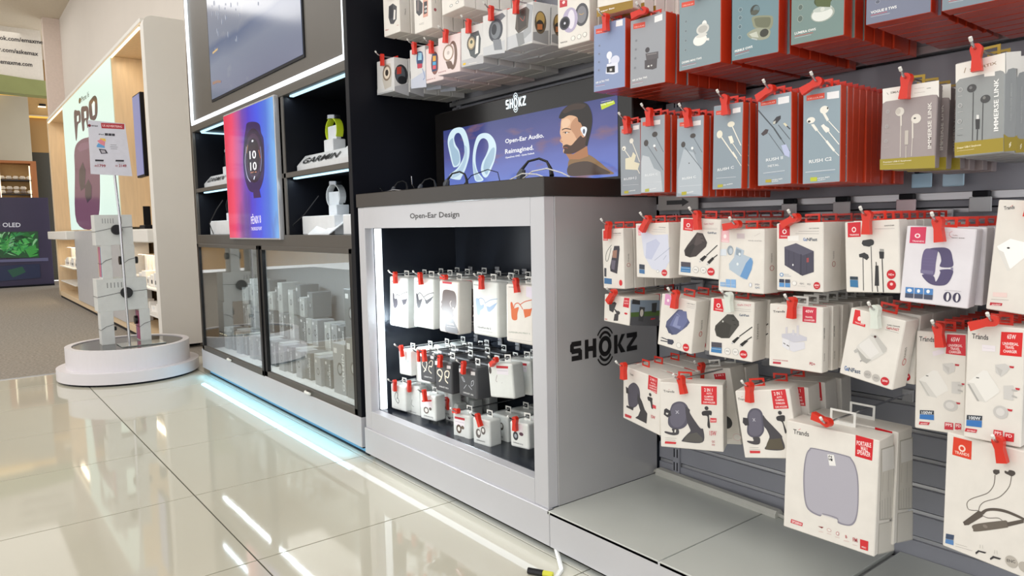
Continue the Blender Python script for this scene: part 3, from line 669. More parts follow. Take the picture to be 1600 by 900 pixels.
('p','f4f2ec',[(-0.7,18.4),(4.5,20.9),(8,16.9),(15.1,12),(16.3,6.4),(9.3,4.3),(4.6,10)]),
('l','f4f2ec',1.81,[(14.5,5.5),(34.6,-19.8)]),
('l','f4f2ec',1.58,[(13.8,25.4),(34.8,1.3)]),
('t','f4f6f8',6.39,(-23.7,-49.2),(21.1,-47.1),'RUSH C2'),
('l','e8ecf4',0.94,[(-30.9,-65.2),(27.8,-64.6)]),
('l','90a8cc',0.47,[(-23.5,-69.1),(27.4,-69)]),
('p','c0c838',[(-21,-75.7),(-7.4,-75.8),(-7.3,-83.4),(-20.9,-83.4)]),
('t','ffffff',2.3,(-6.4,-79.9),(17.3,-78.4),'HIGH RES'),
('t','ffffff',1.8,(-6.4,-83),(9.3,-81.9),'AUDIO'),
 ],
 'E1': [
('p','efede8',[(-42.6,69.7),(43,72.7),(44.1,44.8),(41,49.7),(34.1,50.6),(-36.4,47.8),(-41.7,44.4)]),
('p','a2922e',[(-43,-50.4),(41.9,-49.3),(42.8,-70),(-42.3,-68.5)]),
('t','8c8880',3.7,(-29.9,60),(-1.2,60.6),'SMARTIX'),
('l','9a9690',0.78,[(-35.7,62.8),(-33,58.8)]),
('l','a8a49c',0.37,[(6.8,63.5),(22,63.8)]),
('l','4a4a4a',0.72,[(25.6,61.8),(31.6,62.1)]),
('l','a8a49c',0.38,[(7,56.5),(23.4,56.7)]),
('e','e0dad2',(-14,28.2),6.8,7.4),
('e','c9c2ba',(-16.5,29),3.9,5.3),
('e','e6e0d8',(11.5,13.9),7.5,7.9),
('e','3a3a3a',(9.5,14.8),1.9,1.3),
('l','ddd6ce',2.55,[(-11.9,22.7),(-11.2,4.3)]),
('l','ddd6ce',1.04,[(-11.7,4.4),(-10.7,-48.5)]),
('l','ddd6ce',2.51,[(6.4,9.2),(7.5,-18.3)]),
('l','ddd6ce',1,[(7,-18.2),(6.7,-48.3)]),
('l','c8c0b8',5.51,[(-2.2,-4.4),(-1.8,-28)]),
('l','c8c0b8',1.28,[(-2.2,-30.6),(-1.9,-50.3)]),
('t','efeae6',5.58,(36.4,-37.4),(33.4,39),'IMMERSE LINK'),
('t','efe8d0',2.4,(-37.2,-56.9),(7,-55.9),'Premium USB-C Earphones'),
('l','efe8d0',0.39,[(-37.1,-59.6),(-4.2,-60)]),
('e','b8b0b0',(-32.8,30.2),3,3.2),
('e','a09a9c',(-32.8,30.2),2.3,2.4),
('l','b8b0b0',0.52,[(-36.6,18.7),(-28.4,19.2)]),
('e','b8b0b0',(-33.6,5.1),3,3.2),
('e','a09a9c',(-33.6,5.1),2.2,2.4),
('l','b8b0b0',0.52,[(-37,-5.5),(-27.5,-5.3)]),
('e','b8b0b0',(-34,-19.7),3,3.2),
('e','a09a9c',(-34,-19.7),2.3,2.4),
('l','b8b0b0',0.53,[(-37.4,-30.6),(-28.1,-30.2)]),
 ],
 'E2': [
('p','efede8',[(-37,74),(37.4,75.6),(38,43.1),(35.3,47.9),(30.7,50.3),(-30.4,49.3),(-36.5,43.6)]),
('p','a28e28',[(-36.8,-51.1),(37.2,-52.5),(37.6,-73.3),(-36.4,-72.4)]),
('t','9c8a70',4.4,(-14.7,58.4),(25.6,61.1),'SMARTIX'),
('l','9c8a70',1.26,[(-20.9,65.6),(-23.2,57.7)]),
('p','f6f4f0',[(7.4,49.9),(23.1,51),(23.2,43.8),(7.5,45.6)]),
('e','4a4a4c',(-11.1,31.3),7.3,6.4),
('e','7a7a7c',(-12.6,32.5),2.4,2.4),
('e','4a4a4c',(9.8,10.9),7.5,6.3),
('e','80807e',(8.1,13.1),2.3,2.4),
('l','4c4c4e',1.24,[(-8.6,24.7),(-8.8,-51.4)]),
('l','4c4c4e',1.18,[(6.4,5.7),(6,-52.1)]),
('p','3c3c3e',[(-4.5,-18.3),(2.1,-18.9),(1.9,-34.4),(-3.8,-34.1)]),
('p','e8e8e8',[(-3.2,-11.7),(0.8,-12.3),(0.9,-18.7),(-3.1,-18.1)]),
('l','3c3c3e',1.45,[(-1.2,-34.5),(-1.6,-51.6)]),
('t','ffffff',6.89,(29.8,-41.2),(28.7,38.9),'IMMERSE LINK'),
('t','fff4c8',3,(-32.3,-61.7),(4.7,-60.7),'Deeper USB-C Earphones'),
('l','fff4c8',0.38,[(-32.3,-65.3),(-5.7,-64.9)]),
('e','c8c8c8',(-28.6,32.1),3.5,3.5),
('e','96989a',(-28.6,32.1),2.7,2.7),
('l','c8c8c8',0.63,[(-32.4,22.4),(-25.5,22.1)]),
('e','c8c8c8',(-28.7,7.3),3.5,3.5),
('e','96989a',(-28.7,7.3),2.7,2.7),
('l','c8c8c8',0.63,[(-32,-3.1),(-23.6,-3)]),
('e','c8c8c8',(-28.8,-18.1),3.4,3.5),
('e','96989a',(-28.8,-18.1),2.7,2.8),
('l','c8c8c8',0.63,[(-32.1,-30.1),(-23.7,-29.6)]),
('l','707072',0.5,[(-32.4,-40.1),(-24,-40.2)]),
 ],
 'E2s': [
('p','efede8',[(1.2,76.2),(44.1,82.2),(45.4,51.7),(39,54.5),(22.1,54.5),(9.1,51.1),(3.3,43.6)]),
('p','a28e28',[(0.6,-47),(13,-51.3),(28.5,-50.7),(38.7,-47.4),(39.6,-71.1),(1.6,-73.7)]),
('l','f0e8c8',2.04,[(21.3,-58.7),(16.1,-63.2),(20.5,-62.5),(16.3,-67)]),
('t','b8bcbc',5.3,(21.8,-26.5),(20.8,30.7),'TUNED FOR DEEPER IMMERSION'),
 ],
 'F1': [
('p','d83038',[(-30.6,70.6),(-14.6,70.1),(-15.5,45.3),(-31.6,45.7)]),
('t','ffe0e0',3,(-29.9,47.1),(-16.5,46.8),'TRANDS'),
('e','ffe0e0',(-22.8,57.4),3.1,2.6),
('t','3a3a40',2.2,(1.4,61.1),(29.3,61.1),'WIRELESS'),
('l','a09ca0',0.44,[(1.2,57.5),(29.2,57.4)]),
('p','3e3a44',[(5.3,31.6),(22.8,31.4),(23.5,23.3),(12.8,-37.2),(-9.7,-31.2),(-10.9,-20.8)]),
('p','a07868',[(-0.2,19.9),(15,21.6),(12.2,1.4),(-1.8,2.9)]),
('p','6a6474',[(-5.1,-3),(9,-4.5),(4.1,-28.1),(-6.9,-24.5)]),
('l','3e4a48',1.31,[(-3.7,34),(-20.8,16.4),(-24.6,-2.2),(-17.4,-4.1),(-5,27.4)]),
('p','4a4c54',[(-30.6,-22.8),(-23.3,-23.5),(-24.2,-45.3),(-31.4,-44.3)]),
('p','4474a4',[(-31.6,-48),(-5.8,-49.8),(-6.4,-63.6),(-32.1,-62.3)]),
('e','d83038',(24,-59.1),5.5,7.4),
 ],
 'F1s': [
('e','c07070',(16.6,-16.2),6.5,4.8),
('e','ece8e0',(16.6,-16.2),4.8,3.7),
('t','8a8680',3.7,(18,-8.6),(18.7,11.5),'Trands'),
 ],
 'F2': [  # glare on this box is put into its pale print colours
('p','f0a8b4',[(-45.7,59.5),(-18.9,58.7),(-19.5,35.6),(-42.9,36)]),
('e','fff4f4',(-33.7,50),3.9,3.2),
('t','fff0f2',2.8,(-42.8,38.9),(-21.3,38.4),'TRANDS'),
('t','70707a',1.7,(23.5,52.6),(44.1,51.3),'POWER'),
('l','b8b8c0',0.62,[(4.7,49),(44,46.9)]),
('l','b8b8c0',0.62,[(-0.1,44.2),(43.9,41.8)]),
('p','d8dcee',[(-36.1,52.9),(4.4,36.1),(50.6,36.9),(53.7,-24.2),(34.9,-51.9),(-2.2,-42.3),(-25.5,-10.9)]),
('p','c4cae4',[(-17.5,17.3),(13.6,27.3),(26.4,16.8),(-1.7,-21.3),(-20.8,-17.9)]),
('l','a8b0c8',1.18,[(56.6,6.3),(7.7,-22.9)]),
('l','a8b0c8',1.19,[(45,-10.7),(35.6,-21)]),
('p','3c4452',[(-41.8,-32.3),(-24.1,-33.5),(-24.4,-44.8),(-42.1,-43.7)]),
('p','4a78a8',[(-42.1,-44.4),(-24.5,-45.5),(-24.7,-55.4),(-42.3,-53.7)]),
('e','9a9a9a',(17.4,-48.2),4.2,3.5),
('e','f4f4f2',(17.4,-48.2),3.3,2.8),
('e','d03038',(37.7,-51.2),8.7,7.6),
('t','fff2f0',2.7,(31.2,-52.7),(44.1,-53.1),'20W'),
 ],
 'F3': [
('p','d81c24',[(-45.1,62.6),(-18,62.9),(-18.3,36.3),(-45.1,37.5)]),
('e','ffe8e8',(-31.3,48.8),5,4.5),
('e','d81c24',(-31.3,48.8),3,2.7),
('t','ffe8e8',2.79,(-40.8,40),(-21.2,39.4),'TRANDS'),
('t','c8949c',4,(10.3,51.6),(36.2,52.3),'GaN FAST'),
('l','a8a4a8',0.44,[(2.9,44.5),(46.1,45.2)]),
('l','a8a4a8',0.45,[(-0.7,41.9),(46.2,42.4)]),
('t','50607a',4.41,(21.1,32.7),(44.4,33.3),'GaNFast'),
('p','403838',[(-6.4,34),(8.9,32.7),(21.2,13.7),(18.8,4.2),(-6.1,-18.4),(-23.5,-22.1),(-36.4,-19),(-39.6,-7.8),(-32,3.6)]),
('p','544a4a',[(-6.3,32),(7.3,30.6),(14.3,15),(-7.3,4.6),(-12.5,7.3)]),
('p','2c2626',[(-34.7,-2.3),(-15.1,9.2),(-11,3.3),(-23.5,-21.1),(-35.2,-18.4)]),
('l','201a1a',0.88,[(-1.2,29.4),(5,28.9)]),
('l','201a1a',1.13,[(4.1,22),(10.3,21.8)]),
('l','201a1a',1.1,[(7,14.5),(13.1,13.9)]),
('l','1c1a1c',1.99,[(48.1,9.4),(20.8,-14.8)]),
('p','1c1a1c',[(3.7,-24.1),(15.9,-14.7),(22.9,-16.6),(11.3,-28.8)]),
('p','c8c8cc',[(2,-29.3),(4.8,-26.5),(7.9,-28.9),(5.1,-31.3)]),
('l','1c1a1c',1.98,[(49.3,-11.1),(37.9,-19.5)]),
('p','1c1a1c',[(23.5,-28.6),(37.3,-16.7),(41.6,-20.2),(29.6,-32.6)]),
('p','c8c8cc',[(21.9,-33.8),(24.6,-31),(27.9,-32.7),(25.4,-35.3)]),
('p','4c4a56',[(-47,-33.3),(-20.3,-33.2),(-19.8,-43.4),(-46.5,-43.9)]),
('p','4080b8',[(-46.5,-44.3),(-19.8,-43.6),(-19.6,-56),(-46.9,-56.2)]),
('l','d8e4f0',0.71,[(-44.8,-47),(-21.2,-46.7)]),
('l','d8e4f0',0.46,[(-44.5,-52.9),(-20.8,-52.4)]),
('e','a8a8a8',(-5.5,-47.7),8,7),
('e','efedea',(-5.5,-47.7),7.2,6.4),
('t','8a8a8a',3.2,(-9.4,-49.7),(-1.4,-49.4),'PPS'),
('e','a8a8a8',(14.8,-46.8),7.8,6.8),
('e','efedea',(14.8,-46.8),7,6.2),
('t','8a8a8a',3.21,(11,-48.7),(18.8,-48.4),'QC'),
('e','d01c28',(34.8,-48.6),9.3,8.4),
('t','fff0f0',4.1,(28.6,-50.8),(41.1,-50.4),'65W'),
 ],
 'F4': [
('p','f4c4cc',[(-52.7,64.9),(-29.2,64.4),(-28.9,37.2),(-51.5,38.5)]),
('e','fff4f4',(-40.3,50.4),3.9,4.3),
('t','fff4f4',2.8,(-50,39.3),(-30.9,38.8),'TRANDS'),
('p','d4c8cc',[(-9.5,56.7),(10.1,56.4),(10.3,45.7),(-9.4,45.9)]),
('l','b8b0b4',0.43,[(-7.6,52.5),(9.3,52.2)]),
('l','b8b0b4',0.43,[(-7.6,49.4),(9.3,49.1)]),
('l','b8a8b0',0.42,[(34.4,51.2),(48.8,57.7)]),
('t','a8a4a8',1.9,(18.6,41.2),(52.4,40.5),'TRAVEL ADAPTER'),
('e','98a4b0',(-26.3,20.9),8.1,10.1),
('e','c0ccd8',(-24.4,19.8),4.8,6.6),
('p','b8c8d8',[(-10.4,28.8),(9.6,21.5),(7.4,12.9),(30.5,5.9),(31.8,-3.5),(27.4,-18.8),(17.4,-38.4),(8.1,-37.9),(-27.9,-19.3),(-29.2,-7.6),(-16.1,6.4),(-13.8,18.1)]),
('p','6c9cd0',[(25.9,7.7),(31.7,-0.7),(28.6,-16.9),(17.4,-38.4),(-0.2,-32.6),(14.6,-4.1)]),
('p','94a4b4',[(-10.4,25.9),(2.7,21.4),(0.5,8.8),(-11.4,12.4)]),
('e','e8f0f4',(-1.9,13.6),2.8,3.1),
('e','e8f0f4',(-6.9,-7.2),2.8,3.1),
('p','dce4ee',[(-52.8,23.1),(-35.6,23.5),(-35.5,9.8),(-52.7,9.3)]),
('p','98b8dc',[(-52.2,-47.2),(-37.8,-47),(-37.7,-56.8),(-52.1,-56.5)]),
('p','88b4e4',[(-36.9,-40.4),(-24.7,-40.3),(-24.5,-57.2),(-36.7,-56.8)]),
('p','88b4e4',[(-23.3,-40),(-10.8,-39.9),(-10.6,-57.4),(-23.1,-57.1)]),
('l','f0f4fa',0.45,[(-50.9,-52.1),(-11.8,-51.7)]),
('e','9a9aa2',(26.2,-48.9),3.7,4.6),
('e','eef2fa',(26.2,-48.9),3,4),
('t','a0a0ac',3,(37.6,-48.6),(48.4,-48.3),'PD'),
('t','8090a8',3.4,(37.7,-55.1),(49.4,-54.7),'QC'),
 ],
 'F4s': [
('t','9a9690',4.1,(26.6,-3.8),(26.2,16),'TRANDS'),
('e','c07878',(25.7,-14.3),7.1,5.6),
('e','e4e0d8',(25.7,-14.3),5.3,4.5),
 ],
 'F5': [
('p','d42030',[(-43.5,65.3),(-19.9,65.6),(-19.9,41.6),(-24.7,41.7),(-25.3,36.3),(-43.6,36.5)]),
('e','fff0f0',(-31.5,50),4.7,4.6),
('e','d42030',(-31.5,50),2.7,2.8),
('t','fff0f0',2.5,(-40.5,40),(-25.7,39.8),'TRANDS'),
('p','f4f3f0',[(-23.8,41.5),(-1,42.1),(-1,31.5),(-23.8,31.4)]),
('t','6c6868',1.7,(20.3,54.3),(41.1,54.1),'GaN CHARGER'),
('l','a8a4a4',0.54,[(-1,50),(40.8,49.4)]),
('l','a8a4a4',0.54,[(-7.6,45.7),(40.8,44.7)]),
('t','5080c0',6.1,(8.3,31.4),(15.7,31.3),'Ga'),
('t','384860',6.1,(16.1,31.3),(37.5,31),'NFast'),
('p','4c4a5c',[(-31.6,20),(-6.6,27.1),(30.3,11.6),(30.4,-28),(6.4,-36),(-31.3,-15.9)]),
('p','5a586a',[(-31.2,19.1),(-5.7,26.4),(30,11.2),(7.4,3.5),(-31.2,17.3)]),
('p','3c3a4c',[(2.7,6.1),(5.5,5.2),(5.5,-35.2),(0.8,-33.6)]),
('p','474557',[(6.5,2.7),(30,10.4),(30,-27.4),(6.8,-34.8)]),
('l','322f3e',0.54,[(-21.9,12.9),(-22,-18.4)]),
('l','322f3e',0.54,[(-10.8,9.5),(-10.9,-25.2)]),
('l','322f3e',0.54,[(15.7,5.3),(15.7,-31.5)]),
('e','e8e8ee',(-13.2,-15.1),1.5,2.1),
('p','a0484c',[(15.7,-1.6),(20.3,-0.7),(20.3,-9.2),(15.7,-10.1)]),
('e','7aa0cc',(-38,-34.9),4.3,3.9),
('e','f2f1ee',(-38,-34.9),2.4,2.1),
('l','7890a8',0.54,[(-32.7,-34.1),(-22,-34.1)]),
('l','7890a8',0.55,[(-31.7,-37),(-17,-37.5)]),
('p','2c3850',[(-43.2,-43.5),(-32.2,-43.6),(-32.2,-50.6),(-43.2,-50.3)]),
('p','5c98d4',[(-43.2,-51),(-32.2,-51),(-32.2,-59.1),(-43.2,-59.1)]),
('p','3c4458',[(-30.2,-43.8),(-19.4,-43.9),(-19.4,-50.5),(-30.2,-50.9)]),
('p','5c98d4',[(-30.2,-51.2),(-19.4,-51.2),(-19.4,-59.3),(-30.3,-59.3)]),
('e','b0b0b0',(-10.2,-50.9),4.9,4.5),
('e','f2f1ee',(-10.2,-50.9),4.4,4),
('t','8a8a90',2.8,(1.2,-52.2),(10.5,-52.2),'QC'),
('t','8a8a90',2.8,(17.2,-53),(23.8,-53.1),'PD'),
('l','b0b0b0',0.37,[(-3,-55.8),(12.9,-56.2)]),
('e','c81828',(36.7,-53.9),6.7,7),
('t','fff0f0',3.7,(32.2,-54.8),(41.2,-55.1),'65W'),
('l','fff0f0',0.52,[(34,-57.4),(39.8,-57.5)]),
 ],
 'F5s': [
('t','9a9490',4.5,(38.3,-5.5),(38.2,10.6),'TRANDS'),
('e','b06868',(36.7,-14.3),6.4,5.5),
('e','ddd8d0',(36.7,-14.3),4.8,4.4),
 ],
 'F6': [
('p','d42030',[(-43.2,63.1),(-18.5,63.1),(-19.1,36.6),(-43.2,36.4)]),
('e','fff0f0',(-31.4,49.9),4.1,4.9),
('e','d42030',(-31.4,49.9),2.5,3),
('t','fff0f0',2.8,(-39.9,39.3),(-22.2,39.1),'TRANDS'),
('t','706c6c',2,(24.3,53),(41.2,52.9),'EARPHONES'),
('l','a09ca0',0.45,[(6.3,49.2),(41.7,48.5)]),
('p','333336',[(-15.5,29.8),(-0.1,31.6),(5.2,27.2),(4.5,22.4),(-3.5,17.9),(-14.2,20.1),(-17.5,24.4)]),
('e','333336',(0.7,25.6),4.5,5.4),
('p','333336',[(-22.9,5.1),(-12.9,7.9),(-6.2,3.9),(-4.5,-1.3),(-8.6,-6),(-16.2,-1.1),(-22.4,-0.3)]),
('l','333338',1.2,[(-0.4,18.7),(0.4,-62.4)]),
('l','333338',1.22,[(-15.6,-1.1),(-15.9,-60.6)]),
('p','9a9a98',[(15.2,13.8),(22.3,13),(22.2,8.3),(15.1,9)]),
('p','28282c',[(13.9,9.1),(22.8,8.2),(22,-3.6),(14.8,-3.4)]),
('l','28282c',1.5,[(19,-3.5),(20.2,-63.5)]),
('l','2e2e32',1.5,[(8.1,-9.3),(8.6,-15.9)]),
('p','2e2e32',[(6.8,-15.8),(12.2,-15.9),(12.7,-51.7),(4.8,-51.8)]),
('l','2e2e32',1.5,[(9.1,-51.7),(10.1,-62.5)]),
('e','c81828',(34.4,-31.4),7.8,8.2),
('e','c81828',(34.6,-50.2),7.8,8.3),
('t','fff0f0',3.59,(29.7,-33.2),(39.6,-34),'HD+'),
('e','f8c8c8',(34.6,-48.5),2.7,2.6),
('p','2c3e4c',[(-40.7,-35.1),(-25.7,-35.7),(-25.8,-41.2),(-40.8,-40.6)]),
('p','3878a8',[(-40.8,-41.3),(-25.9,-41.8),(-25.5,-55.2),(-40.5,-54.2)]),
 ],
 'F7': [
('p','d83860',[(-45.9,63),(-21.6,64.4),(-20.9,36.3),(-45.3,35.8)]),
('e','fbe4ea',(-33.9,48.9),4.4,3.9),
('e','d83860',(-33.9,48.9),2.3,2.1),
('t','fbe4ea',2.51,(-41.2,38.3),(-23.1,38.8),'TRANDS'),
('l','e0b8b8',0.33,[(-4.2,57.2),(13.2,57.6)]),
('l','e0b8b8',0.33,[(-4.1,48),(15.6,48.3)]),
('l','d06068',0.5,[(17.6,59.6),(14,57.3),(13.6,52.9),(17.1,49.6)]),
('t','b09090',1.8,(18.4,52.3),(25.8,52.5),'TwiSm'),
('t','807878',1.6,(17.2,48.4),(36.4,48.7),'SMART BAND'),
('s','6a6088',[(-20.6,26.4),(-12.7,28.9),(0.2,28.1),(-0.8,22.7),(-1.7,6.5),(-3.5,-16.1),(-21.7,-13.5),(-23.2,-6.4),(-23.5,13.6)]),
('s','564e74',[(-12.7,28.9),(-4.8,30.9),(9.4,32),(17.6,27.7),(21.9,15.7),(23.3,1.8),(5.4,0),(5.9,10.8),(0.6,24.6),(-11,27.9)]),
('s','564e74',[(5.9,-5.3),(23.8,-3.5),(23.5,-15.9),(18.3,-27.2),(10.8,-31.1),(-2,-31.6),(-12.2,-27),(-20.6,-16.1),(-3.5,-16.6),(1.4,-25.5),(6.4,-10.6)]),
('l','ece8ee',0.68,[(5.6,-2.6),(22.4,-1.5)]),
('p','8a86a0',[(21,0.1),(24.4,0.5),(24.8,-3.7),(21.3,-3.7)]),
('p','7c7698',[(-23.9,-7.9),(-4.3,-8.1),(-3.8,-13.4),(-23,-13.6)]),
('l','7a7298',0.35,[(-21.7,11.9),(-3.9,12.6)]),
('l','7a7298',0.35,[(-22,6.5),(-3.3,6.7)]),
('l','7a7298',0.35,[(-21.8,1),(-3.2,1)]),
('p','5088c8',[(-44,-39.8),(-31.2,-39.2),(-30.7,-49.7),(-43.7,-50.2)]),
('p','5088c8',[(-29.9,-39.3),(-16.7,-38.8),(-16,-48.9),(-29.5,-49.9)]),
('p','5088c8',[(-15.2,-38.6),(-1.7,-38.1),(-1,-48.5),(-14.7,-49.1)]),
('p','485068',[(-43.7,-50.2),(-30.7,-49.7),(-30.5,-57.7),(-43.6,-58)]),
('p','485068',[(-29.5,-49.9),(-16,-48.9),(-15.6,-56.9),(-29.1,-57.6)]),
('p','485068',[(-14.7,-49.1),(-1,-48.5),(-0.9,-56.8),(-14.2,-57.1)]),
('e','f0f4fa',(-37.4,-44.9),3.7,3),
('e','f0f4fa',(-23.4,-44.4),2.3,3.2),
('e','f0f4fa',(-8.7,-43.3),2.6,3.2),
('l','8a8490',0.34,[(15.4,-38.2),(39.8,-37.4)]),
('e','3f3a56',(20.7,-48.6),5.9,8.2),
('e','e8e6ea',(21.2,-48.6),2.1,6.7),
('e','3f3a56',(34.4,-48.3),5.8,8.1),
('e','e8e6ea',(34.9,-48.3),2.1,6.6),
 ],
 'F8': [
('t','48484c',5.73,(-43,71.9),(-28,74.2),'Trands'),
('l','e04040',0.49,[(-34.3,77),(-31.1,79.7)]),
('p','ffffff',[(-46.8,14.4),(-28.8,27.9),(-9.4,24.3),(-2.5,4.3),(-23.5,-18.9),(-28.9,-14.2)]),
('p','e4e2de',[(-46.4,10.5),(-28,-22.1),(-23.2,-21.5),(-36.1,6.2)]),
('e','202020',(-30.1,13.3),2.2,1.3),
('p','f0d8d4',[(-44.9,-58.7),(-24.1,-56.6),(-23.3,-64),(-44.2,-65.6)]),
('l','a8a4a0',0.52,[(-46.2,-70.2),(-20.4,-67.8)]),
('p','c02838',[(-46.9,-75.3),(-29,-74),(-29.5,-78.4),(-47.3,-80.2)]),
('t','ffe8e8',2.41,(-44.4,-79.8),(-31,-78.1),'ADVENT'),
 ],
 'G1': [
('p','3e3c40',[(-26.2,10),(-7.6,18.7),(-0.5,16),(-11.2,-8.8),(-24.1,-5.4)]),
('p','3e3c40',[(-11.8,4.1),(0.3,-2),(12.3,-8.1),(4.3,-14.4)]),
('p','3e3c40',[(-6.2,-12.3),(7.4,-6.2),(6.3,-27.1),(-8.9,-29.3)]),
('p','3e3c40',[(3.7,-1.5),(12.2,-4.5),(11,-9.8),(4.1,-9.8)]),
('p','d02838',[(24,32.9),(41.4,34.1),(39.9,9.6),(21,10.1)]),
('t','ffe8e8',3.6,(25.1,23.9),(38.6,24.6),'2 IN 1'),
('t','ffe8e8',3.1,(24.7,17.7),(38.2,18.5),'AUTO'),
('e','d02838',(31.3,-5.4),5.3,2.5),
('t','d02838',3.2,(-38.6,-30.6),(-30.1,-30.4),'15W'),
 ],
 'G1s': [
('p','8c9cb0',[(3.2,28.9),(114.4,19.8),(113.7,-6.5),(3.4,-1.6)]),
('p','54703c',[(3.4,-1.6),(113.7,-6.5),(112.2,-21.2),(4.1,-14.4)]),
('p','5a5c62',[(4,-12.8),(112.1,-19.6),(112.2,-46.2),(2.1,-33.1)]),
('p','3a3c40',[(9,31),(36.3,25.2),(36.9,14.9),(6.7,19.5)]),
('p','3c3e42',[(80.7,14.8),(100.4,14.7),(98.8,-10.4),(82.1,-7.8)]),
('p','4a4c50',[(35.7,9.8),(55.7,6.5),(50.1,-29.2),(33.1,-24.9)]),
('e','d8d4cc',(44.2,-6.4),6.2,9.3),
('p','d03848',[(79.2,-23.3),(96.5,-23.9),(95.1,-26.9),(79.4,-27.5)]),
 ],
 'G2': [
('p','e0a0cc',[(-38.8,62.3),(-27.9,62.5),(-16.9,55.9),(-16,36.3),(-38.8,36.5)]),
('e','fbeaf4',(-29.1,47.8),3.5,3.7),
('t','707078',2.01,(25.2,50.8),(47.2,51.5),'USB TYPE-C'),
('l','a8a4a8',0.51,[(25.6,46.8),(47.7,47.7)]),
('l','a8a4a8',0.51,[(24.7,43.2),(46.8,43.7)]),
('p','585e82',[(4.5,33.4),(14.4,34.3),(37.5,10.4),(31.2,-0.1),(4.1,-24.7),(-9.9,-29.1),(-29.3,-14.6),(-27.9,-1.3),(0.5,31.5)]),
('p','6c74a0',[(4.8,31.2),(25.8,33.1),(31.2,11.4),(17.1,-12.5),(-18.2,-8.6),(-6.6,17.3)]),
('p','8c94bc',[(-0.8,17.3),(6.4,17.6),(3.2,-3.9),(14.6,-3.8),(11.1,-10.3),(-9.5,-7.9),(-6.4,3.3)]),
('p','4a5070',[(-29.7,-11.1),(-20.8,-11.5),(-4.2,-27.8),(-19.1,-26.5)]),
('l','a0a8cc',1.03,[(-1.4,23),(9.2,18.2)]),
('p','3a3e52',[(-20.3,-41),(-4.3,-39.6),(-0.8,-44.7),(-5.8,-51.8),(-19,-52.6)]),
('l','2e3040',2.12,[(-38.2,-41.6),(-20.1,-43.3)]),
('l','2e3040',2.16,[(-40.4,-49.3),(-19.5,-47.9)]),
('l','a8a8a8',1.06,[(-41.7,-42.9),(-37.5,-42.9)]),
('e','a8a8a8',(13.3,-48.3),6.9,6.4),
('e','efede8',(13.3,-48.3),6,5.7),
('e','d01c28',(33.8,-48.4),8.7,8.7),
('t','fff0f0',3.62,(27.9,-51.3),(40.1,-49.7),'30W'),
 ],
 'G2s': [
('t','8a8680',4.92,(31.6,-7.5),(29.1,15.8),'TRANDS'),
('e','c04848',(27,-16.5),5.8,6.2),
('e','dcd8d0',(27,-16.5),4,4.8),
 ],
 'G3': [
('p','d81c2c',[(-43.2,62.3),(-25.1,63.2),(-19.5,41.7),(-19.7,35.2),(-43.9,35.8)]),
('e','ffe8e8',(-31.7,47.9),4.8,4.7),
('e','d81c2c',(-31.7,47.9),2.8,2.8),
('t','ffe8e8',2.8,(-39.9,38.4),(-21.7,38.6),'TRANDS'),
('t','d89098',4.2,(13,52.1),(44.9,54.2),'GaN FAST'),
('l','a8a4a8',0.44,[(6.4,45.5),(44.1,47.1)]),
('l','a8a4a8',0.45,[(-1.7,41.2),(44.2,42.9)]),
('t','50607a',4.7,(18.1,30.9),(40.9,32.1),'GaNFast'),
('p','484642',[(-10,31.4),(4.6,32.6),(17.9,19.3),(18.9,11),(-2.7,-19.2),(-21.7,-21.8),(-34,-18.5),(-38.9,-5),(-37.3,3.9)]),
('p','3a3834',[(-37.2,1.8),(-16,15.2),(0.8,8.7),(-5.1,-18.9),(-21.7,-21.4),(-32.8,-17.2)]),
('l','201e1c',1.13,[(-1.2,28.7),(5.9,28.5)]),
('l','201e1c',1.36,[(2.2,20.6),(8.6,19.9)]),
('l','201e1c',1.35,[(6.6,11.6),(12,10.9)]),
('e','c8c8c4',(-19.6,14.8),1.9,2.2),
('l','1c1c1c',1.95,[(49,11.6),(20.4,-12.2)]),
('p','1c1c1c',[(3.4,-25.2),(15.8,-13.8),(21.6,-14.1),(9.4,-28.6)]),
('p','c8c8cc',[(1.9,-29.3),(4.6,-26.3),(7.6,-28.4),(4.8,-31)]),
('l','1c1c1c',1.95,[(49,-9.3),(36.7,-18.4)]),
('p','1c1c1c',[(22.2,-28.9),(34.4,-18.3),(41.3,-18.8),(28.2,-32.7)]),
('p','c8c8cc',[(20.8,-32.5),(23.4,-30),(26.8,-32.1),(24.1,-34.6)]),
('p','4c4a56',[(-45.7,-33.2),(-20.4,-31.8),(-19.9,-42.6),(-45.3,-44.2)]),
('p','4080b8',[(-45.2,-44.6),(-19.9,-43),(-19.9,-54.6),(-45.8,-55.5)]),
('l','d8e4f0',0.69,[(-44.1,-47.7),(-20.8,-46.4)]),
('e','a8a8a8',(-5.8,-48.1),7.2,7.3),
('e','efedea',(-5.8,-48.1),6.4,6.6),
('t','8a8a8a',3.2,(-9.6,-49.5),(-2,-49.2),'PPS'),
('e','a8a8a8',(13,-46.5),7,7.2),
('e','efedea',(13,-46.5),6.3,6.6),
('t','8a8a8a',3.2,(9.3,-48.3),(16.8,-47.6),'QC'),
('e','d01c28',(31.6,-48.7),8.7,8.5),
('t','fff0f0',4.6,(25.3,-51.4),(38.1,-51.1),'65W'),
 ],
 'G3s': [
('t','8a8680',5.65,(21.9,-16.9),(20,17),'TRANDS'),
 ],
 'G4': [
('t','4c4a4c',4.58,(-47.4,45.7),(-21.9,47.8),'Trands'),
('l','d04858',0.48,[(-38.4,54.2),(-34.7,56.3)]),
('p','d0344c',[(14.8,62.8),(42.7,62.2),(42.3,32.9),(14.8,33)]),
('t','ffe8e8',5.8,(20.5,51.2),(36.5,51.7),'40W'),
('t','ffe8e8',3.3,(20.2,41),(35.8,41.5),'TRAVEL'),
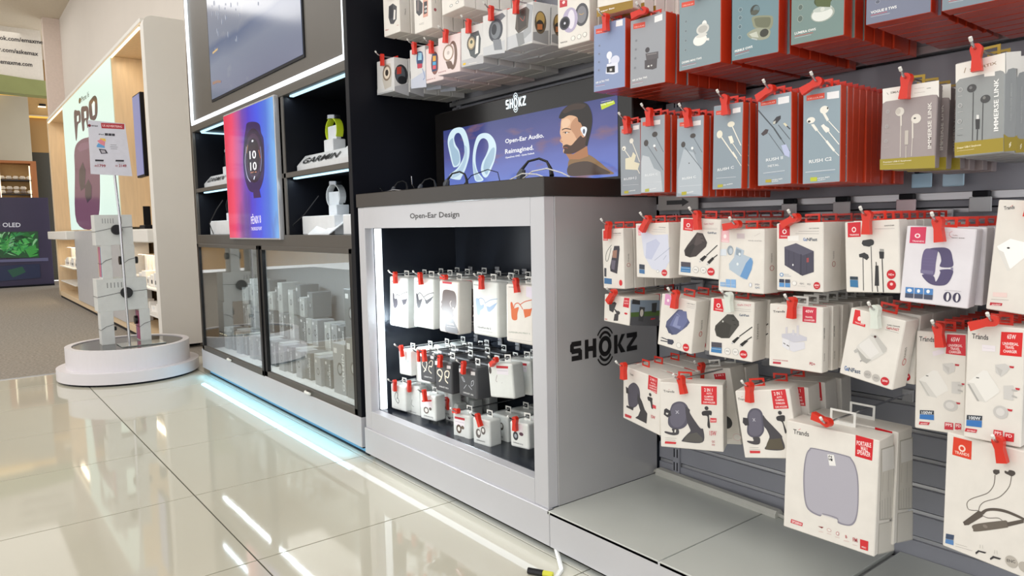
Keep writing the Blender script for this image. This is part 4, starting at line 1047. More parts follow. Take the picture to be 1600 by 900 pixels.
('t','ffe8e8',3.3,(18.5,35.1),(39.5,35.7),'CHARGER'),
('p','f4f2f4',[(-8.6,56.1),(13.5,58.7),(13.7,46.7),(-8.5,47.1)]),
('l','d8c8d0',0.47,[(-7.6,53),(12.6,54.6)]),
('p','ccccd8',[(-27.9,4.4),(-0.3,9.6),(24.4,3.2),(24.5,-3.4),(-2.4,-9.8),(-27.8,-2.4)]),
('p','dfdfe8',[(-11.9,-7.5),(-2.4,-9.8),(19.9,-6.2),(21.3,-19.4),(-2.1,-28.6),(-10.5,-26.7)]),
('p','e6e6ec',[(-26.5,-3.5),(-12,-6.4),(-11.7,-26.8),(-26.3,-20.6)]),
('p','d6d4dc',[(-20.1,18.9),(-16,19.3),(-15.8,6.8),(-19.9,6.4)]),
('p','d6d4dc',[(-5.6,14.6),(-1.6,15.1),(-1.4,4.9),(-5.4,4.5)]),
('p','d6d4dc',[(3,24.5),(7.7,24.9),(8.1,4.1),(3.4,3.6)]),
('p','3a3230',[(-24.4,-12.4),(-19.6,-14.8),(-19.5,-16.1),(-24.4,-14)]),
('p','3a3230',[(-17.1,-15.4),(-12.3,-17.8),(-12.2,-19.4),(-17.1,-17.2)]),
('t','b84858',1.9,(-46.1,-50.8),(-13.7,-49.2),'FOUR PORT CHARGER'),
('p','c43448',[(-46.1,-53.6),(-28.8,-52.6),(-29.2,-56.8),(-46.5,-57.8)]),
('t','b84858',5.8,(30.6,-49.9),(42,-50.1),'PD+'),
 ],
 'G4s': [
('t','48464a',3.98,(9,3.3),(8.2,24.3),'PORT CHARGER'),
('t','8a8680',3.58,(10.7,-40.9),(10.1,-25.4),'Trands'),
 ],
 'G5': [
('p','e02c34',[(-41.7,61.7),(-32.2,62.4),(-26.8,39.6),(-17.9,39.6),(-17.9,34.5),(-41.8,35)]),
('e','ffe4e4',(-30.6,47.1),3.4,4.3),
('t','ffe4e4',2.69,(-37.8,37.5),(-20.8,37.1),'TRANDS'),
('l','d0c8e4',0.46,[(-9.3,44.2),(8.7,45.9)]),
('l','d0c8e4',0.46,[(-8.4,37.3),(9.5,38.6)]),
('t','5a5658',2.03,(20.2,48),(42.2,50.1),'SUPER CHARGER'),
('t','c04048',4.54,(19.5,41.7),(41.8,43.1),'GaN-FAST'),
('l','908c8c',0.46,[(17.6,39.8),(41.5,39.7)]),
('p','dedcd8',[(-26.3,-2.8),(-4.1,26.5),(5.2,26.7),(27.2,8),(27.3,0.9),(13,-15.3),(-3.2,-30),(-12,-27.9),(-25.6,-13.6)]),
('p','c8c6c2',[(-5.7,22.5),(1.8,19.8),(22.3,-3),(27.1,2),(27.2,8),(5.4,25.6)]),
('p','b4b2ae',[(-26.8,-6.6),(-4.9,-20.8),(4.5,-20.4),(-3.2,-30),(-12,-27.9)]),
('p','e8e6e4',[(-22.1,0.9),(-7.1,17.3),(15.5,-3.8),(1.9,-18.8),(-21.3,-3.8)]),
('p','c0bebc',[(-30.4,-13.8),(-26.4,-8.9),(-21.9,-13.7),(-27.3,-17.3)]),
('p','a8a6a4',[(-16,-28.6),(-13.2,-25.3),(-11.9,-27.4),(-14.6,-30.7)]),
('e','4a2020',(3.2,22.5),2.3,2.2),
('t','4070b0',8.63,(-40.9,-54.8),(-33.1,-53.3),'Ga'),
('t','506078',8.1,(-33,-54.3),(-10.7,-52.1),'NFast'),
('e','c0bcb8',(2.2,-48.8),7,7.1),
('e','c0bcb8',(18.1,-50.5),7,6.9),
('t','8a8886',3.25,(-1.7,-51.1),(6.6,-49.8),'QC3'),
('t','8a8886',3.24,(15.1,-52.4),(22,-51.6),'PD'),
('e','c82430',(34.5,-51.3),7.5,7.6),
('t','fff0f0',3.65,(29.7,-52.9),(39.7,-52),'20W'),
 ],
 'G5s': [
('t','8a8680',6.68,(26.3,-7.6),(22.9,14.1),'TRANDS'),
('e','c86060',(23.6,-13.9),7,6.5),
('e','dcd8d0',(23.6,-13.9),5,4.8),
 ],
 'G6': [
('t','4c4a4c',8.4,(-33.1,67.2),(-10.1,67.7),'Trands'),
('l','e04040',0.54,[(-25.2,73),(-22.2,75.5)]),
('p','d42838',[(8.7,82.4),(35.7,83.5),(36.5,48.9),(7.4,49.6)]),
('t','ffe8e8',7.1,(14.7,71.2),(27.6,71.4),'65W'),
('t','ffe8e8',4.4,(10.6,62),(31.5,63.1),'UNIVERSAL'),
('t','ffe8e8',4.4,(14,56.9),(27.9,57.2),'TRAVEL'),
('t','ffe8e8',4.4,(12.2,51.2),(29.9,52),'CHARGER'),
('p','ece4ec',[(-12.7,50.7),(4.3,58.6),(5,49.9),(-11.1,43.1)]),
('p','eeece8',[(-32.4,1),(-10.6,19.4),(-4.4,18.8),(11.5,-6.9),(12.1,-12.4),(-6,-26.2),(-9.7,-27.4)]),
('p','dcdad6',[(-32.4,-0.4),(-21.4,-3.1),(-3.5,-27.3),(-19.8,-25.5)]),
('p','c8c6c2',[(-32.4,-1.8),(-29,-2.8),(-14.7,-26.2),(-17.7,-25.2)]),
('l','3a3a3a',1.33,[(-21.7,8.7),(-17.9,8.6)]),
('p','d2d0ce',[(2.9,32.2),(18.3,35.4),(22,30.4),(21,20.6),(11.5,14.7),(4.1,21.2)]),
('p','c4c2c0',[(3.9,30.9),(13.7,26.6),(12.7,16.8)]),
('p','d4d2d0',[(17.1,3.6),(29.7,5.3),(30.2,-15.2),(17.5,-15.7)]),
('p','bcbab8',[(26.3,0.7),(33.4,0.3),(33.4,-2.4),(26.3,-2.6)]),
('p','bcbab8',[(26.4,-7.5),(33.6,-9.2),(33.6,-11.9),(26.5,-10.8)]),
('e','cccac8',(16.3,-37.2),10.6,9.5),
('e','dedcda',(15.5,-36.8),6.4,5.6),
('p','c03040',[(21.2,34.1),(27.9,33.8),(27,31),(21.8,30.9)]),
('p','c03040',[(31.4,3.1),(35.7,3.1),(35.7,0.4),(32,0.4)]),
('p','c03040',[(24,-29.9),(30.7,-30),(29.8,-32.8),(26,-32.9)]),
('p','343c48',[(-29.9,-52.2),(-8.3,-49.7),(-8.1,-56.4),(-29.8,-59)]),
('p','3878c0',[(-29.8,-59.6),(-8.1,-57),(-7.9,-66),(-30.1,-67.7)]),
('t','f0f4fa',5.07,(-26.7,-58.5),(-10.1,-56.2),'100W'),
('p','c83040',[(-30,-72.2),(-13.8,-71),(-15.8,-75.9),(-31,-77.6)]),
('t','ffe8e8',2.29,(-28.4,-76.5),(-16.8,-75),'ADVENT'),
('p','c83040',[(8.4,-66.5),(21,-65.9),(21.2,-77.5),(8.1,-78.9)]),
('t','ffe8e8',5,(10,-72.9),(19.7,-72.3),'PPS'),
('p','c83040',[(23.9,-65.4),(32.4,-64.9),(32.7,-77),(23.6,-77.6)]),
('t','ffe8e8',4.98,(25.4,-71.8),(32.1,-71.1),'PD'),
 ],
 'G7': [
('t','4c4a4c',8.5,(-33.3,70.8),(-10,70.8),'Trands'),
('l','e04040',0.5,[(-25.1,77),(-22.8,79.9)]),
('p','e02020',[(7.6,85.8),(36.5,87.4),(36.2,49.5),(6.7,48.7)]),
('t','fff0f0',7.21,(16,75.9),(27.8,76.2),'65W'),
('t','fff0f0',4.7,(10.1,65.3),(31.7,66.4),'UNIVERSAL'),
('t','fff0f0',4.6,(13.5,60),(26.2,60.5),'TRAVEL'),
('t','fff0f0',4.6,(11.5,53.5),(30,54.3),'CHARGER'),
('p','f0eaf0',[(-18.5,62.4),(0.3,62.5),(0.7,53.1),(-18.1,51.8)]),
('l','d0c8d4',0.37,[(-16.4,57.3),(-0.8,57.1)]),
('p','eeece8',[(-36.6,-1.2),(-15.4,21),(-9.6,20.5),(7.7,-5.9),(8.6,-11),(-10.2,-30.3),(-14.8,-30.7)]),
('p','dcdad6',[(-37.6,-2.7),(-27.5,-2.4),(-10.2,-30.3),(-19.6,-29.4)]),
('p','b0aeac',[(-37.5,-4.9),(-34.1,-4.9),(-19,-30.6),(-22.3,-30.4)]),
('l','3a3a3a',1.51,[(-25,7.4),(-20.8,7.5)]),
('p','d2d0ce',[(1,32.1),(14.8,35.9),(22,31.7),(17.5,22),(10,14.2),(2.3,19.6)]),
('p','c4c2c0',[(1.9,30.1),(11.8,25),(8.8,14.8)]),
('p','d4d2d0',[(13.8,0.4),(27,3.1),(27.9,-20.7),(14.6,-20.5)]),
('p','bcbab8',[(25,-2.9),(32.7,-2.9),(32.8,-5.5),(25.2,-6)]),
('p','bcbab8',[(25.4,-12),(32.5,-14.1),(32.6,-16.2),(25.5,-15.4)]),
('e','cccac8',(11.3,-42.8),10.2,10.5),
('e','dedcda',(10.8,-42.3),6,6.3),
('p','c82838',[(20.4,33.3),(27,33.2),(26,30),(21.2,30.3)]),
('p','c82838',[(29.8,-0),(35.9,-0),(35.1,-3.3),(30.8,-3)]),
('p','c82838',[(20,-35.3),(27.6,-35.4),(26.4,-38.8),(21.9,-38.6)]),
('p','303844',[(-36.3,-56.5),(-14,-53.7),(-14.2,-61.3),(-36.5,-64.2)]),
('p','3878c0',[(-36.5,-64.8),(-14.2,-61.8),(-14.3,-72.9),(-36.6,-74.7)]),
('t','f0f4fa',5.39,(-32.7,-62.9),(-16.1,-61.1),'100W'),
('p','c82838',[(-37,-78.6),(-20.3,-77.7),(-22,-83.5),(-38.7,-84.5)]),
('t','ffe8e8',2.5,(-35.4,-83.2),(-22.5,-82.6),'ADVENT'),
('p','d02830',[(2.8,-72.7),(15.5,-72.1),(15.5,-85.4),(2.4,-86.8)]),
('t','ffe8e8',5.3,(4.4,-79.9),(14,-79.4),'PPS'),
('p','d02830',[(18.3,-73.6),(31.1,-72.9),(30.8,-86.7),(17.9,-87.5)]),
('t','ffe8e8',5.3,(19.9,-80.7),(28.3,-80.4),'PD'),
 ],
 'H1': [
('t','70706c',5.2,(-48.6,50.3),(-33.7,50.3),'Trands'),
('p','d02c34',[(32.4,67.3),(69.7,66.3),(67,29),(29.5,32.7)]),
('t','ffe8e8',5.89,(39.4,56.9),(63.2,56.1),'2 IN 1'),
('t','ffe8e8',3.98,(41.3,49.3),(61.7,47.9),'AUTO'),
('t','ffe8e8',3.5,(36.2,42.2),(65.1,42.8),'CLAMPING'),
('t','ffe8e8',3.4,(36.3,36.3),(65.2,36.9),'WIRELESS'),
('t','ffe8e8',3,(34.7,30.9),(65.3,31.1),'CAR HOLDER'),
('s','55525e',[(-57.7,12.8),(-43.7,29),(-25.1,34.7),(-6.8,24.4),(-3.7,-0.4),(-19.8,-22.4),(-42.9,-30.8),(-55.3,-23.4)]),
('p','3e3c40',[(-12.9,12.8),(5.4,-3.3),(20.8,-24.8),(-1.5,-28),(-15.4,-5.8)]),
('p','3a383c',[(-67.3,16.9),(-55.8,14.3),(-51.8,1),(-65.2,0.5)]),
('p','3e3c40',[(-1.5,-28),(20.7,-22.3),(28.7,-27.8),(25.6,-53),(-24,-52),(-10.3,-43.2)]),
('p','3e3c40',[(-47.7,-29.4),(-30.8,-27.8),(-33.5,-36.3),(-64.8,-35.3),(-62.9,-30.6)]),
('e','38363a',(40.1,21.2),5.2,4),
('s','38363a',[(29.8,13.7),(48.7,14.8),(48.9,7.3),(52.6,-9.2),(45.7,-9.4),(40.3,4.2),(31.7,5.6)]),
('p','d84450',[(50.7,0.3),(64.2,0.2),(64.4,-7.6),(50.8,-8.1)]),
('t','c84858',7.9,(44.4,-33.7),(61.5,-33.2),'15W'),
('p','c84048',[(-70.4,-53.7),(-39.8,-52),(-41.6,-58.8),(-70.3,-61.2)]),
 ],
 'H2': [
('t','706e6c',5.3,(-62.3,52.8),(-37.1,52.4),'Trands'),
('l','c06068',0.65,[(-50.5,58.1),(-47.9,60.3)]),
('p','dc3038',[(22.6,71.2),(56.6,72.2),(56.2,30.5),(22.7,30.1)]),
('t','fff0f0',7.7,(29.3,59.7),(47.3,60.1),'2 IN 1'),
('t','fff0f0',4.2,(34.2,53.5),(46,53.6),'AUTO'),
('t','fff0f0',4.2,(29.2,46.1),(49,46.7),'CLAMPING'),
('t','fff0f0',4.2,(29.1,39.6),(48.9,40.3),'WIRELESS'),
('t','fff0f0',4.2,(26.5,33),(53.1,33.5),'CAR HOLDER'),
('s','5a5868',[(-46.4,16.2),(-40.7,27.1),(-28.4,32.9),(-15.7,31.4),(-6.9,20.6),(-5,2.7),(-10,-19),(-23,-29.9),(-40.7,-31.4),(-51.9,-22.3),(-51.6,-4)]),
('s','6a6878',[(-43.1,16.4),(-36.6,25.1),(-26.9,29.1),(-17.3,27.4),(-12.7,15.3),(-11.3,2.3),(-15.7,-14.5),(-26.1,-25.2),(-39,-26.3),(-46.9,-16.9),(-47.6,-0.4)]),
('t','c8c8d4',7.27,(-35.3,4.4),(-26.9,5.1),'X'),
('p','3a383e',[(-61,11.9),(-56.1,15.5),(-46.5,9.6),(-45,-0.2),(-53.2,-5.8),(-61.9,0.2)]),
('p','d8d6d2',[(-56.6,5.5),(-51.4,4.3),(-52.8,0.5),(-57.3,1.5)]),
('s','4a4850',[(-12.7,20.2),(-3.2,15.9),(-1.8,6.2),(18.3,-23.3),(26.1,-27.5),(24.2,-57.1),(-18.6,-59.3),(-20.1,-54.4),(-10.4,-42.1),(-2.3,-33.1),(-5.3,-23.5),(-9.9,-10.8)]),
('p','5c5a58',[(-10.4,-42.1),(11.9,-35.2),(24.3,-47.3),(24.2,-57.1),(-18.6,-59.3)]),
('s','48464c',[(-43.9,-31.6),(-30,-30.5),(-28.9,-42),(-40.9,-46.3),(-58.7,-42.8),(-59.3,-38.5),(-42.4,-39.8)]),
('p','e2e0da',[(-37.8,-32.8),(-34.6,-32.5),(-35.3,-39.2),(-38.5,-39.5)]),
('e','3e3c40',(33.9,21.8),4.3,4.5),
('s','38363a',[(25,14),(43.7,16.7),(44.2,6.4),(39.2,5.4),(41.4,-19.8),(38.3,-23.3),(35.3,-17),(35.5,3.1),(24.9,4.9)]),
('p','dc4450',[(41.7,0.4),(55.3,0.7),(55.2,-9),(41.6,-10)]),
('t','ffe8e8',3.88,(42.8,-7.3),(53.9,-6.5),'360'),
('t','c84858',9.79,(40,-39.4),(54.8,-38.8),'15W'),
('l','e0a8a8',0.48,[(38.9,-29.7),(56.8,-28.9)]),
('t','c87880',4.6,(44.5,-55.3),(51.6,-55.3),'QC'),
('t','c87880',3.9,(44.4,-62.4),(51.5,-62.4),'10W'),
('l','a0a09c',0.66,[(-59.5,-53.9),(-33.6,-53)]),
('l','a0a09c',0.66,[(-59.6,-58.6),(-36.2,-57.9)]),
('p','d43840',[(-59.7,-61.9),(-34.4,-61.7),(-35.7,-66.4),(-61.1,-67.4)]),
 ],
 'H3': [
('p','d42c38',[(22.5,74.8),(52.9,76.4),(51.7,42.9),(44,41.4),(43.6,54.5),(24.3,58.2)]),
('t','ffe0e0',4.24,(26.8,68.7),(47.3,70.1),'2 IN 1'),
('p','3a3a3e',[(26.3,18.6),(43.1,18.5),(45.4,5.4),(39.3,-4.4),(24.3,-4.5)]),
('e','323236',(36.8,-37.1),15.5,14.7),
('l','b0aeac',0.53,[(27.6,-74),(45.5,-73.4)]),
('t','d08088',3.91,(53,-72.5),(64.6,-72.7),'15W'),
('e','e0b0b4',(59.2,-70.3),10.1,7.9),
('e','eceae6',(59.2,-70.3),9.4,7.3),
 ],
 'H4': [
('t','706e6c',4.84,(-52.1,51.7),(-32,49.9),'Trands'),
('l','c06068',0.59,[(-44,57.4),(-41.3,59.2)]),
('p','d43038',[(19.3,69.2),(47.7,70.7),(48.8,31.4),(18.8,30.9)]),
('t','fff0f0',6.91,(24,58.8),(40,60),'2 IN 1'),
('t','fff0f0',3.74,(28.3,52.8),(38.6,53.7),'AUTO'),
('t','fff0f0',3.8,(24.6,47.1),(42.1,47.2),'CLAMPING'),
('t','fff0f0',3.8,(24.8,40.7),(42.9,40.8),'WIRELESS'),
('t','fff0f0',3.69,(22.6,33.2),(46.3,33.8),'CAR HOLDER'),
('s','5a5868',[(-36.6,19),(-29.3,30.2),(-19.9,33.5),(-10,30.9),(-5,21.4),(-5.8,3.7),(-7.3,-14),(-18.4,-26.4),(-33.3,-27.4),(-42.4,-18.4),(-39.5,1.1)]),
('s','6a6878',[(-33.2,17.4),(-26.7,27.1),(-20.1,30),(-12,27.4),(-8.9,18.5),(-11.1,-12.5),(-20.2,-22.9),(-30.9,-23.5),(-38.3,-16.9)]),
('t','c8c8d4',6.51,(-27.7,6.3),(-21.3,6.2),'X'),
('p','3a383e',[(-46.5,14.6),(-36.2,13),(-36.1,-2),(-44.5,-2.5),(-48.9,4.1)]),
('s','4a484e',[(-4.6,18.4),(1.4,9.5),(25.5,-21.4),(27.3,-28.7),(27.3,-52),(-9.1,-52.4),(-6.4,-43.5),(-0.3,-31.7),(2.2,-24.3),(-1.6,-11.1),(-6.1,-2.2)]),
('p','5c5548',[(-0.3,-31.7),(24.4,-28.7),(27.3,-52),(-10,-52.4),(-5.3,-40.6)]),
('s','48464c',[(-31.8,-27.3),(-18.6,-27.3),(-19.8,-40.1),(-31,-42.3),(-43.8,-37.9),(-44.4,-34.3),(-32,-34.8)]),
('e','3e3c40',(30.2,23.1),3.9,4.1),
('s','38363a',[(22.9,15.6),(38.2,17.7),(37.3,6.1),(34.3,4.7),(37.8,-14.2),(34.4,-18.5),(31.9,3.3),(22.6,7.8)]),
('l','a0a09c',0.6,[(-42.3,-48.3),(-23.2,-49)]),
('l','a0a09c',0.6,[(-42.9,-52.2),(-20.9,-53.2)]),
('p','d43840',[(-42.8,-55.2),(-21.2,-55.5),(-21.9,-60.3),(-43,-60.6)]),
 ],
 'I1': [
('t','5a585a',9.7,(-74.4,85.7),(-42.2,87),'Trands'),
('l','d04040',0.7,[(-64.1,95),(-59.6,98.8)]),
('p','d41c28',[(46.7,111),(78.6,109.5),(77.9,69.6),(47.1,70.8)]),
('t','ffecec',8.41,(49.3,92.8),(75.1,93.9),'PORTABLE'),
('t','ffecec',8.3,(56.5,84.2),(70,84.3),'WALL'),
('t','ffecec',8.39,(50.6,76.2),(74.6,75.8),'SPEAKER'),
('s','8f8c9a',[(-40.9,62),(-30.8,66.9),(30.2,67.8),(41.4,63.4),(49.8,49.3),(55.2,24.6),(57,-20.8),(54.4,-48.1),(48,-61.8),(37,-67.1),(20.9,-67.4),(17.3,-60.1),(-8.3,-59.9),(-14.8,-65.4),(-33.1,-62.6),(-43.9,-52.1),(-49.5,-22.4),(-50.8,15.4),(-47.4,47.4)]),
('s','b4b2be',[(-39.1,59.7),(-29.7,64.8),(29.6,65.3),(39.9,61.1),(48,47.1),(53.1,22.3),(54.9,-21.5),(52.4,-45.4),(46.6,-58.9),(36.9,-64.4),(22.4,-63.9),(18.2,-57.1),(-8.3,-57.5),(-14.9,-62.4),(-31.5,-59.3),(-41.5,-49.6),(-46.7,-21.6),(-48,15.5),(-44.9,47.3)]),
('p','f2f1f0',[(-4.7,60.9),(7.7,62.7),(12.4,42.6),(0,40)]),
('t','303034',6.66,(4.3,50.5),(3.9,60.4),'S2'),
('p','3c3c40',[(1.5,54.4),(5.4,54.8),(5.6,50.1),(2.3,50)]),
('l','d0ced4',1.36,[(-12.6,-60.3),(15.7,-60.6)]),
('p','d04450',[(-72.8,-89.5),(-48.5,-90),(-49.7,-97.4),(-74,-97.7)]),
('t','ffe8e8',4.9,(-71.2,-96),(-50.4,-96.2),'SP200W'),
('p','8a3038',[(-18.1,-86.2),(-6.7,-84.4),(-9.9,-88.2)]),
('e','c8888c',(4.1,-86.9),4.2,3.1),
('e','efece6',(4.1,-86.9),3.5,2.4),
('e','c07078',(20.7,-88.1),3.1,3.7),
('e','efece6',(20.7,-88.1),2,2.7),
('t','c06068',5.99,(35.8,-91.7),(39,-91.3),'B'),
('t','b85058',7.89,(49.9,-93.5),(58.1,-92.6),'FM'),
('l','d09898',0.52,[(-16.4,-96),(-7,-94.8)]),
('l','d09898',0.52,[(0.4,-94.4),(9.1,-94.1)]),
('l','d09898',0.51,[(16.4,-95.7),(24.9,-95.5)]),
('l','d09898',0.5,[(32.8,-97.5),(43,-96.6)]),
('l','d09898',0.49,[(49.5,-99.6),(58.3,-99.2)]),
('p','d43038',[(62.7,-84.3),(77.6,-83.8),(77.7,-102.1),(63.5,-102.6)]),
('t','ffe0e0',3.31,(66.5,-99.6),(74.5,-99.3),'MIC'),
 ],
 'I1s': [
('p','b8b4ac',[(8.6,92.9),(68,87.4),(81.4,-60.6),(15.5,-44.6)]),
('p','d8d4cc',[(11.8,90.2),(65.1,85.4),(77.9,-56.8),(18.3,-42.8)]),
('p','e9e7e4',[(13.2,90.2),(65.1,85.1),(71.7,40.7),(19.3,47)]),
('l','8a8680',0.84,[(13.2,-8.1),(18.2,-42.1)]),
('l','8a8680',0.85,[(23.5,-7.7),(29,-45.3)]),
('l','8a8680',0.86,[(35.5,-7.7),(39.7,-47.1)]),
('l','8a8680',0.87,[(47.9,-9.4),(52.3,-50.1)]),
('l','8a8680',0.88,[(60.3,-11.1),(64.9,-53.1)]),
('l','9a968e',0.84,[(22.5,44.6),(21.8,9.1)]),
('l','9a968e',0.85,[(46.9,41.8),(49.7,1.7)]),
('p','c4c0b8',[(13.1,-49.8),(85,-64.3),(90.4,-126.3),(14.9,-110.1)]),
('p','dcd8d0',[(15.6,-52.5),(82,-65.5),(86.9,-123.4),(17.7,-109.1)]),
 ],
 'I2': [
('p','e04028',[(-75.3,95),(-45.1,95.3),(-44.9,63.8),(-76.2,63.6)]),
('e','fbe0d4',(-60.5,78.8),5.8,5.8),
('e','e04028',(-60.5,78.8),3.3,3.3),
('t','fbe0d4',5,(-72,67.1),(-48.2,68.3),'TRANDS'),
('p','4c4644',[(-10.5,56.3),(-7.6,59.1),(-0.7,60.2),(-0,55.5),(-4.8,50.8),(-9.3,52.1)]),
('s','4c4644',[(7.6,61.7),(11.9,61.4),(14.2,64.8),(21.4,64.9),(22.8,60.6),(18.2,55.9),(13.4,56.5),(7.7,58)]),
('l','6a625c',1.05,[(-6.8,50.7),(-7.8,34.1),(-13.5,21.3),(-20.8,13.4),(-39.8,-0),(-47.4,-8.3),(-48.4,-15.7),(-44.2,-21.2),(-29.8,-17.4)]),
('l','6a625c',1.03,[(17.5,56.2),(15.4,39.1),(6.4,22.6),(-3.1,12.6),(-20.3,1.2),(-27.6,-8.3),(-29.3,-17.3)]),
('p','5c544e',[(-29.8,-17.4),(-23.3,-17.8),(-22.3,-24.4),(-44.4,-47.5),(-51,-50.6),(-53.9,-46)]),
('s','6e665e',[(-35.3,-43.2),(5.9,-21.3),(14.4,-18.9),(16,-27.2),(12.4,-30.5),(-30.9,-53.6),(-36.8,-52.2)]),
('s','5c544e',[(-25.9,-18.8),(-17.3,-9.6),(-2.4,-3.4),(14.8,-1.3),(38.3,-4.6),(38.5,-8),(15,-6),(-2.2,-8),(-15.8,-13.5),(-22.4,-21.7)]),
('p','5c544e',[(14.4,-20.8),(38.4,-6.4),(38.7,-12.4),(16,-27.2)]),
('l','6a625c',1.07,[(-23.1,-23.3),(-14.1,-24.1),(0.8,-18.6),(7.1,-20.3)]),
('e','8a827a',(-18,-39.7),3.8,2.7),
('p','40506c',[(-81.1,-76.6),(-67.2,-74.1),(-68,-83),(-81.4,-85.5)]),
('p','5a88c0',[(-81.3,-86),(-68,-83.6),(-67.6,-92.1),(-81.6,-93.7)]),
('l','a09c98',0.44,[(-64.5,-87.9),(-44.9,-85.7)]),
('l','a09c98',0.43,[(-64.3,-91.9),(-36.2,-88.9)]),
('p','38363a',[(-31.5,-89.5),(-27,-83.9),(-14.1,-82.2),(-16.5,-85.2),(-25.6,-86.2),(-30.5,-92.7)]),
('p','38363a',[(-8.6,-90.2),(-3.8,-83.7),(8.6,-82.8),(6.3,-86),(-2.4,-87),(-7.3,-92.4)]),
('l','a8a4a0',0.42,[(-24.3,-73.3),(-24.6,-79.6)]),
('l','a8a4a0',0.4,[(-20.7,-72.4),(-19.9,-78.2)]),
('l','a8a4a0',0.4,[(-1.8,-73.5),(-2,-79.9)]),
('l','a8a4a0',0.4,[(1.7,-72.6),(2.5,-78.9)]),
('e','bcb6ae',(23.8,-81.8),9.3,9.5),
('t','4a4644',4.75,(17.6,-84.5),(30,-81.8),'ENC'),
('e','bcb6ae',(42.4,-82.6),8.1,8.3),
 ],
 'S1': [
('t','505050',3.5,(-40.1,70.6),(-13.5,71.2),'SHOKZ'),
('s','4e4c54',[(-33.2,28.5),(-25,25.4),(-23.4,10),(-8.2,11.5),(-4.7,-7.5),(-13.2,-22),(-25.8,-23.3),(-31.9,-6.4)]),
('l','48464e',2.56,[(-22.1,10.1),(-14.3,22.5),(0.2,25.8),(21.7,10.5)]),
('l','48464e',2.01,[(3.3,24.1),(28.2,34.1),(52.8,42.1)]),
('p','4e4c54',[(18.6,9.5),(51.2,17.3),(43,-2.6),(27.6,-8.8)]),
('t','3a3a3c',4.68,(-36.1,-64.7),(34.3,-59.5),'OPENRUN PRO 2'),
('l','8a8a8a',0.77,[(-23.5,-72.6),(34.1,-68.8)]),
('l','9a9a9a',0.78,[(-49.3,-83.6),(48.1,-77.9)]),
 ],
 'S2': [
('t','505050',3.3,(-42.4,71.1),(-21.6,71.3),'SHOKZ'),
('s','3c3a42',[(-36.1,29.7),(-27.4,26.8),(-21,9.7),(-5.7,14.8),(-10.2,-0.3),(-18.4,-17.6),(-29.4,-16.9),(-34.7,4.7)]),
('l','38363e',2.77,[(-31.9,12.4),(-25.2,29.6),(-12.7,32.5),(8.8,14.3)]),
('l','38363e',2.23,[(0.8,20.9),(27.6,34.2),(52.9,40.1)]),
('p','3c3a42',[(7.2,16),(16.8,11.5),(51.2,29.1),(38,11.7),(19.4,-1.8),(11.4,0)]),
('t','3a3a3c',4.8,(-31.3,-57.8),(23.9,-55.3),'OpenRun Air 2'),
('l','8a8a8a',0.69,[(-39.1,-66.9),(29.2,-64.9)]),
 ],
 'S3': [
('p','d03848',[(-33.3,80.7),(15.7,82.2),(15.7,76.1),(-32.2,74.5)]),
('p','f4eef2',[(-28.8,74.8),(15.7,75.4),(15.6,53.3),(-27.8,53.3)]),
('l','8a8a9c',0.69,[(-25.5,68.5),(12.3,68.5)]),
('l','8a8a9c',0.68,[(-25.5,61.6),(12.3,61.6)]),
('s','5e4c48',[(-26.6,52.7),(17.8,55.3),(34.2,48.3),(39.6,28.3),(36.9,7.4),(23.2,-11.4),(25.9,-25),(17.7,-39.9),(45,-64),(45,-81.3),(-17,-81.2),(-15.7,-44.1),(-18.4,-18.1),(-35.4,-16.6),(-38.2,-8.1),(-42.8,-5.1),(-37,6.1),(-41,12.7),(-35.3,20.4)]),
('p','5c5a60',[(-15.7,-44.1),(23.2,-35.7),(45,-64),(45,-81.3),(-17,-81.2)]),
('l','e8dcd4',2.23,[(12.3,21.9),(6.7,12.7),(12.2,1.1)]),
('e','f4ece4',(23.2,-1.1),3.9,3.4),
('t','ffffff',4.9,(-10.1,-57.4),(25.9,-56.2),'OPENDOTS'),
('l','f4f0f0',0.69,[(-10.2,-64.5),(34.1,-62.7)]),
 ],
 'S4': [
('t','505050',3,(-54,69.3),(-30.3,68.8),'SHOKZ'),
('s','98b4d8',[(-44.6,28),(-29.5,27.5),(-22,10.1),(-6,13),(-9,1.4),(-22.6,-6.2),(-28.3,-19.8),(-39.1,-19.2),(-43.7,5.1)]),
('l','7c9cc8',1.7,[(-34.9,25.4),(-21.4,31.3),(-5.6,27.7),(1.9,15.3)]),
('l','7c9cc8',1.71,[(2,18.5),(28.3,29.6),(61,35.2)]),
('p','98b4d8',[(7,9.3),(22.5,8),(59.7,24.7),(43,5.8),(22.1,-7.2),(11.7,-5.8)]),
('t','3a3a3c',5,(-38.8,-60.3),(26.7,-59.8),'OpenRun Air 2'),
('l','8a8a8a',0.66,[(-48.8,-68.6),(33.7,-68.1)]),
 ],
 'S5': [
('t','707070',2.8,(-43.5,73.3),(-15.8,74.3),'SHOKZ'),
('s','e0703c',[(-36,29.3),(-29.7,31.3),(-23.1,15),(-2.3,19.9),(-7.8,1.1),(-10.2,-16.9),(-30.2,-16.5),(-34.4,10.9)]),
('l','d86030',2.63,[(-32.1,11.1),(-33.3,26.4),(-29.7,29.8),(-23.1,15)]),
('l','d86030',2.63,[(-23.1,15),(-16.3,27.9),(-0.9,30.7),(14.3,15.3)]),
('l','d86030',2.23,[(1.3,26.3),(23.1,37.8),(51.4,44.9)]),
('p','e0703c',[(16.4,15.5),(51.2,20.1),(45.1,0.1),(22.7,-8.1)]),
('l','d86030',1.8,[(40.1,14.6),(51.2,21.6)]),
('t','b0b8b0',4.09,(-44.3,-57.7),(43.8,-52.7),'OPENRUN PRO 2'),
('l','a8a8a8',0.57,[(-41.8,-75.2),(50.4,-73.1)]),
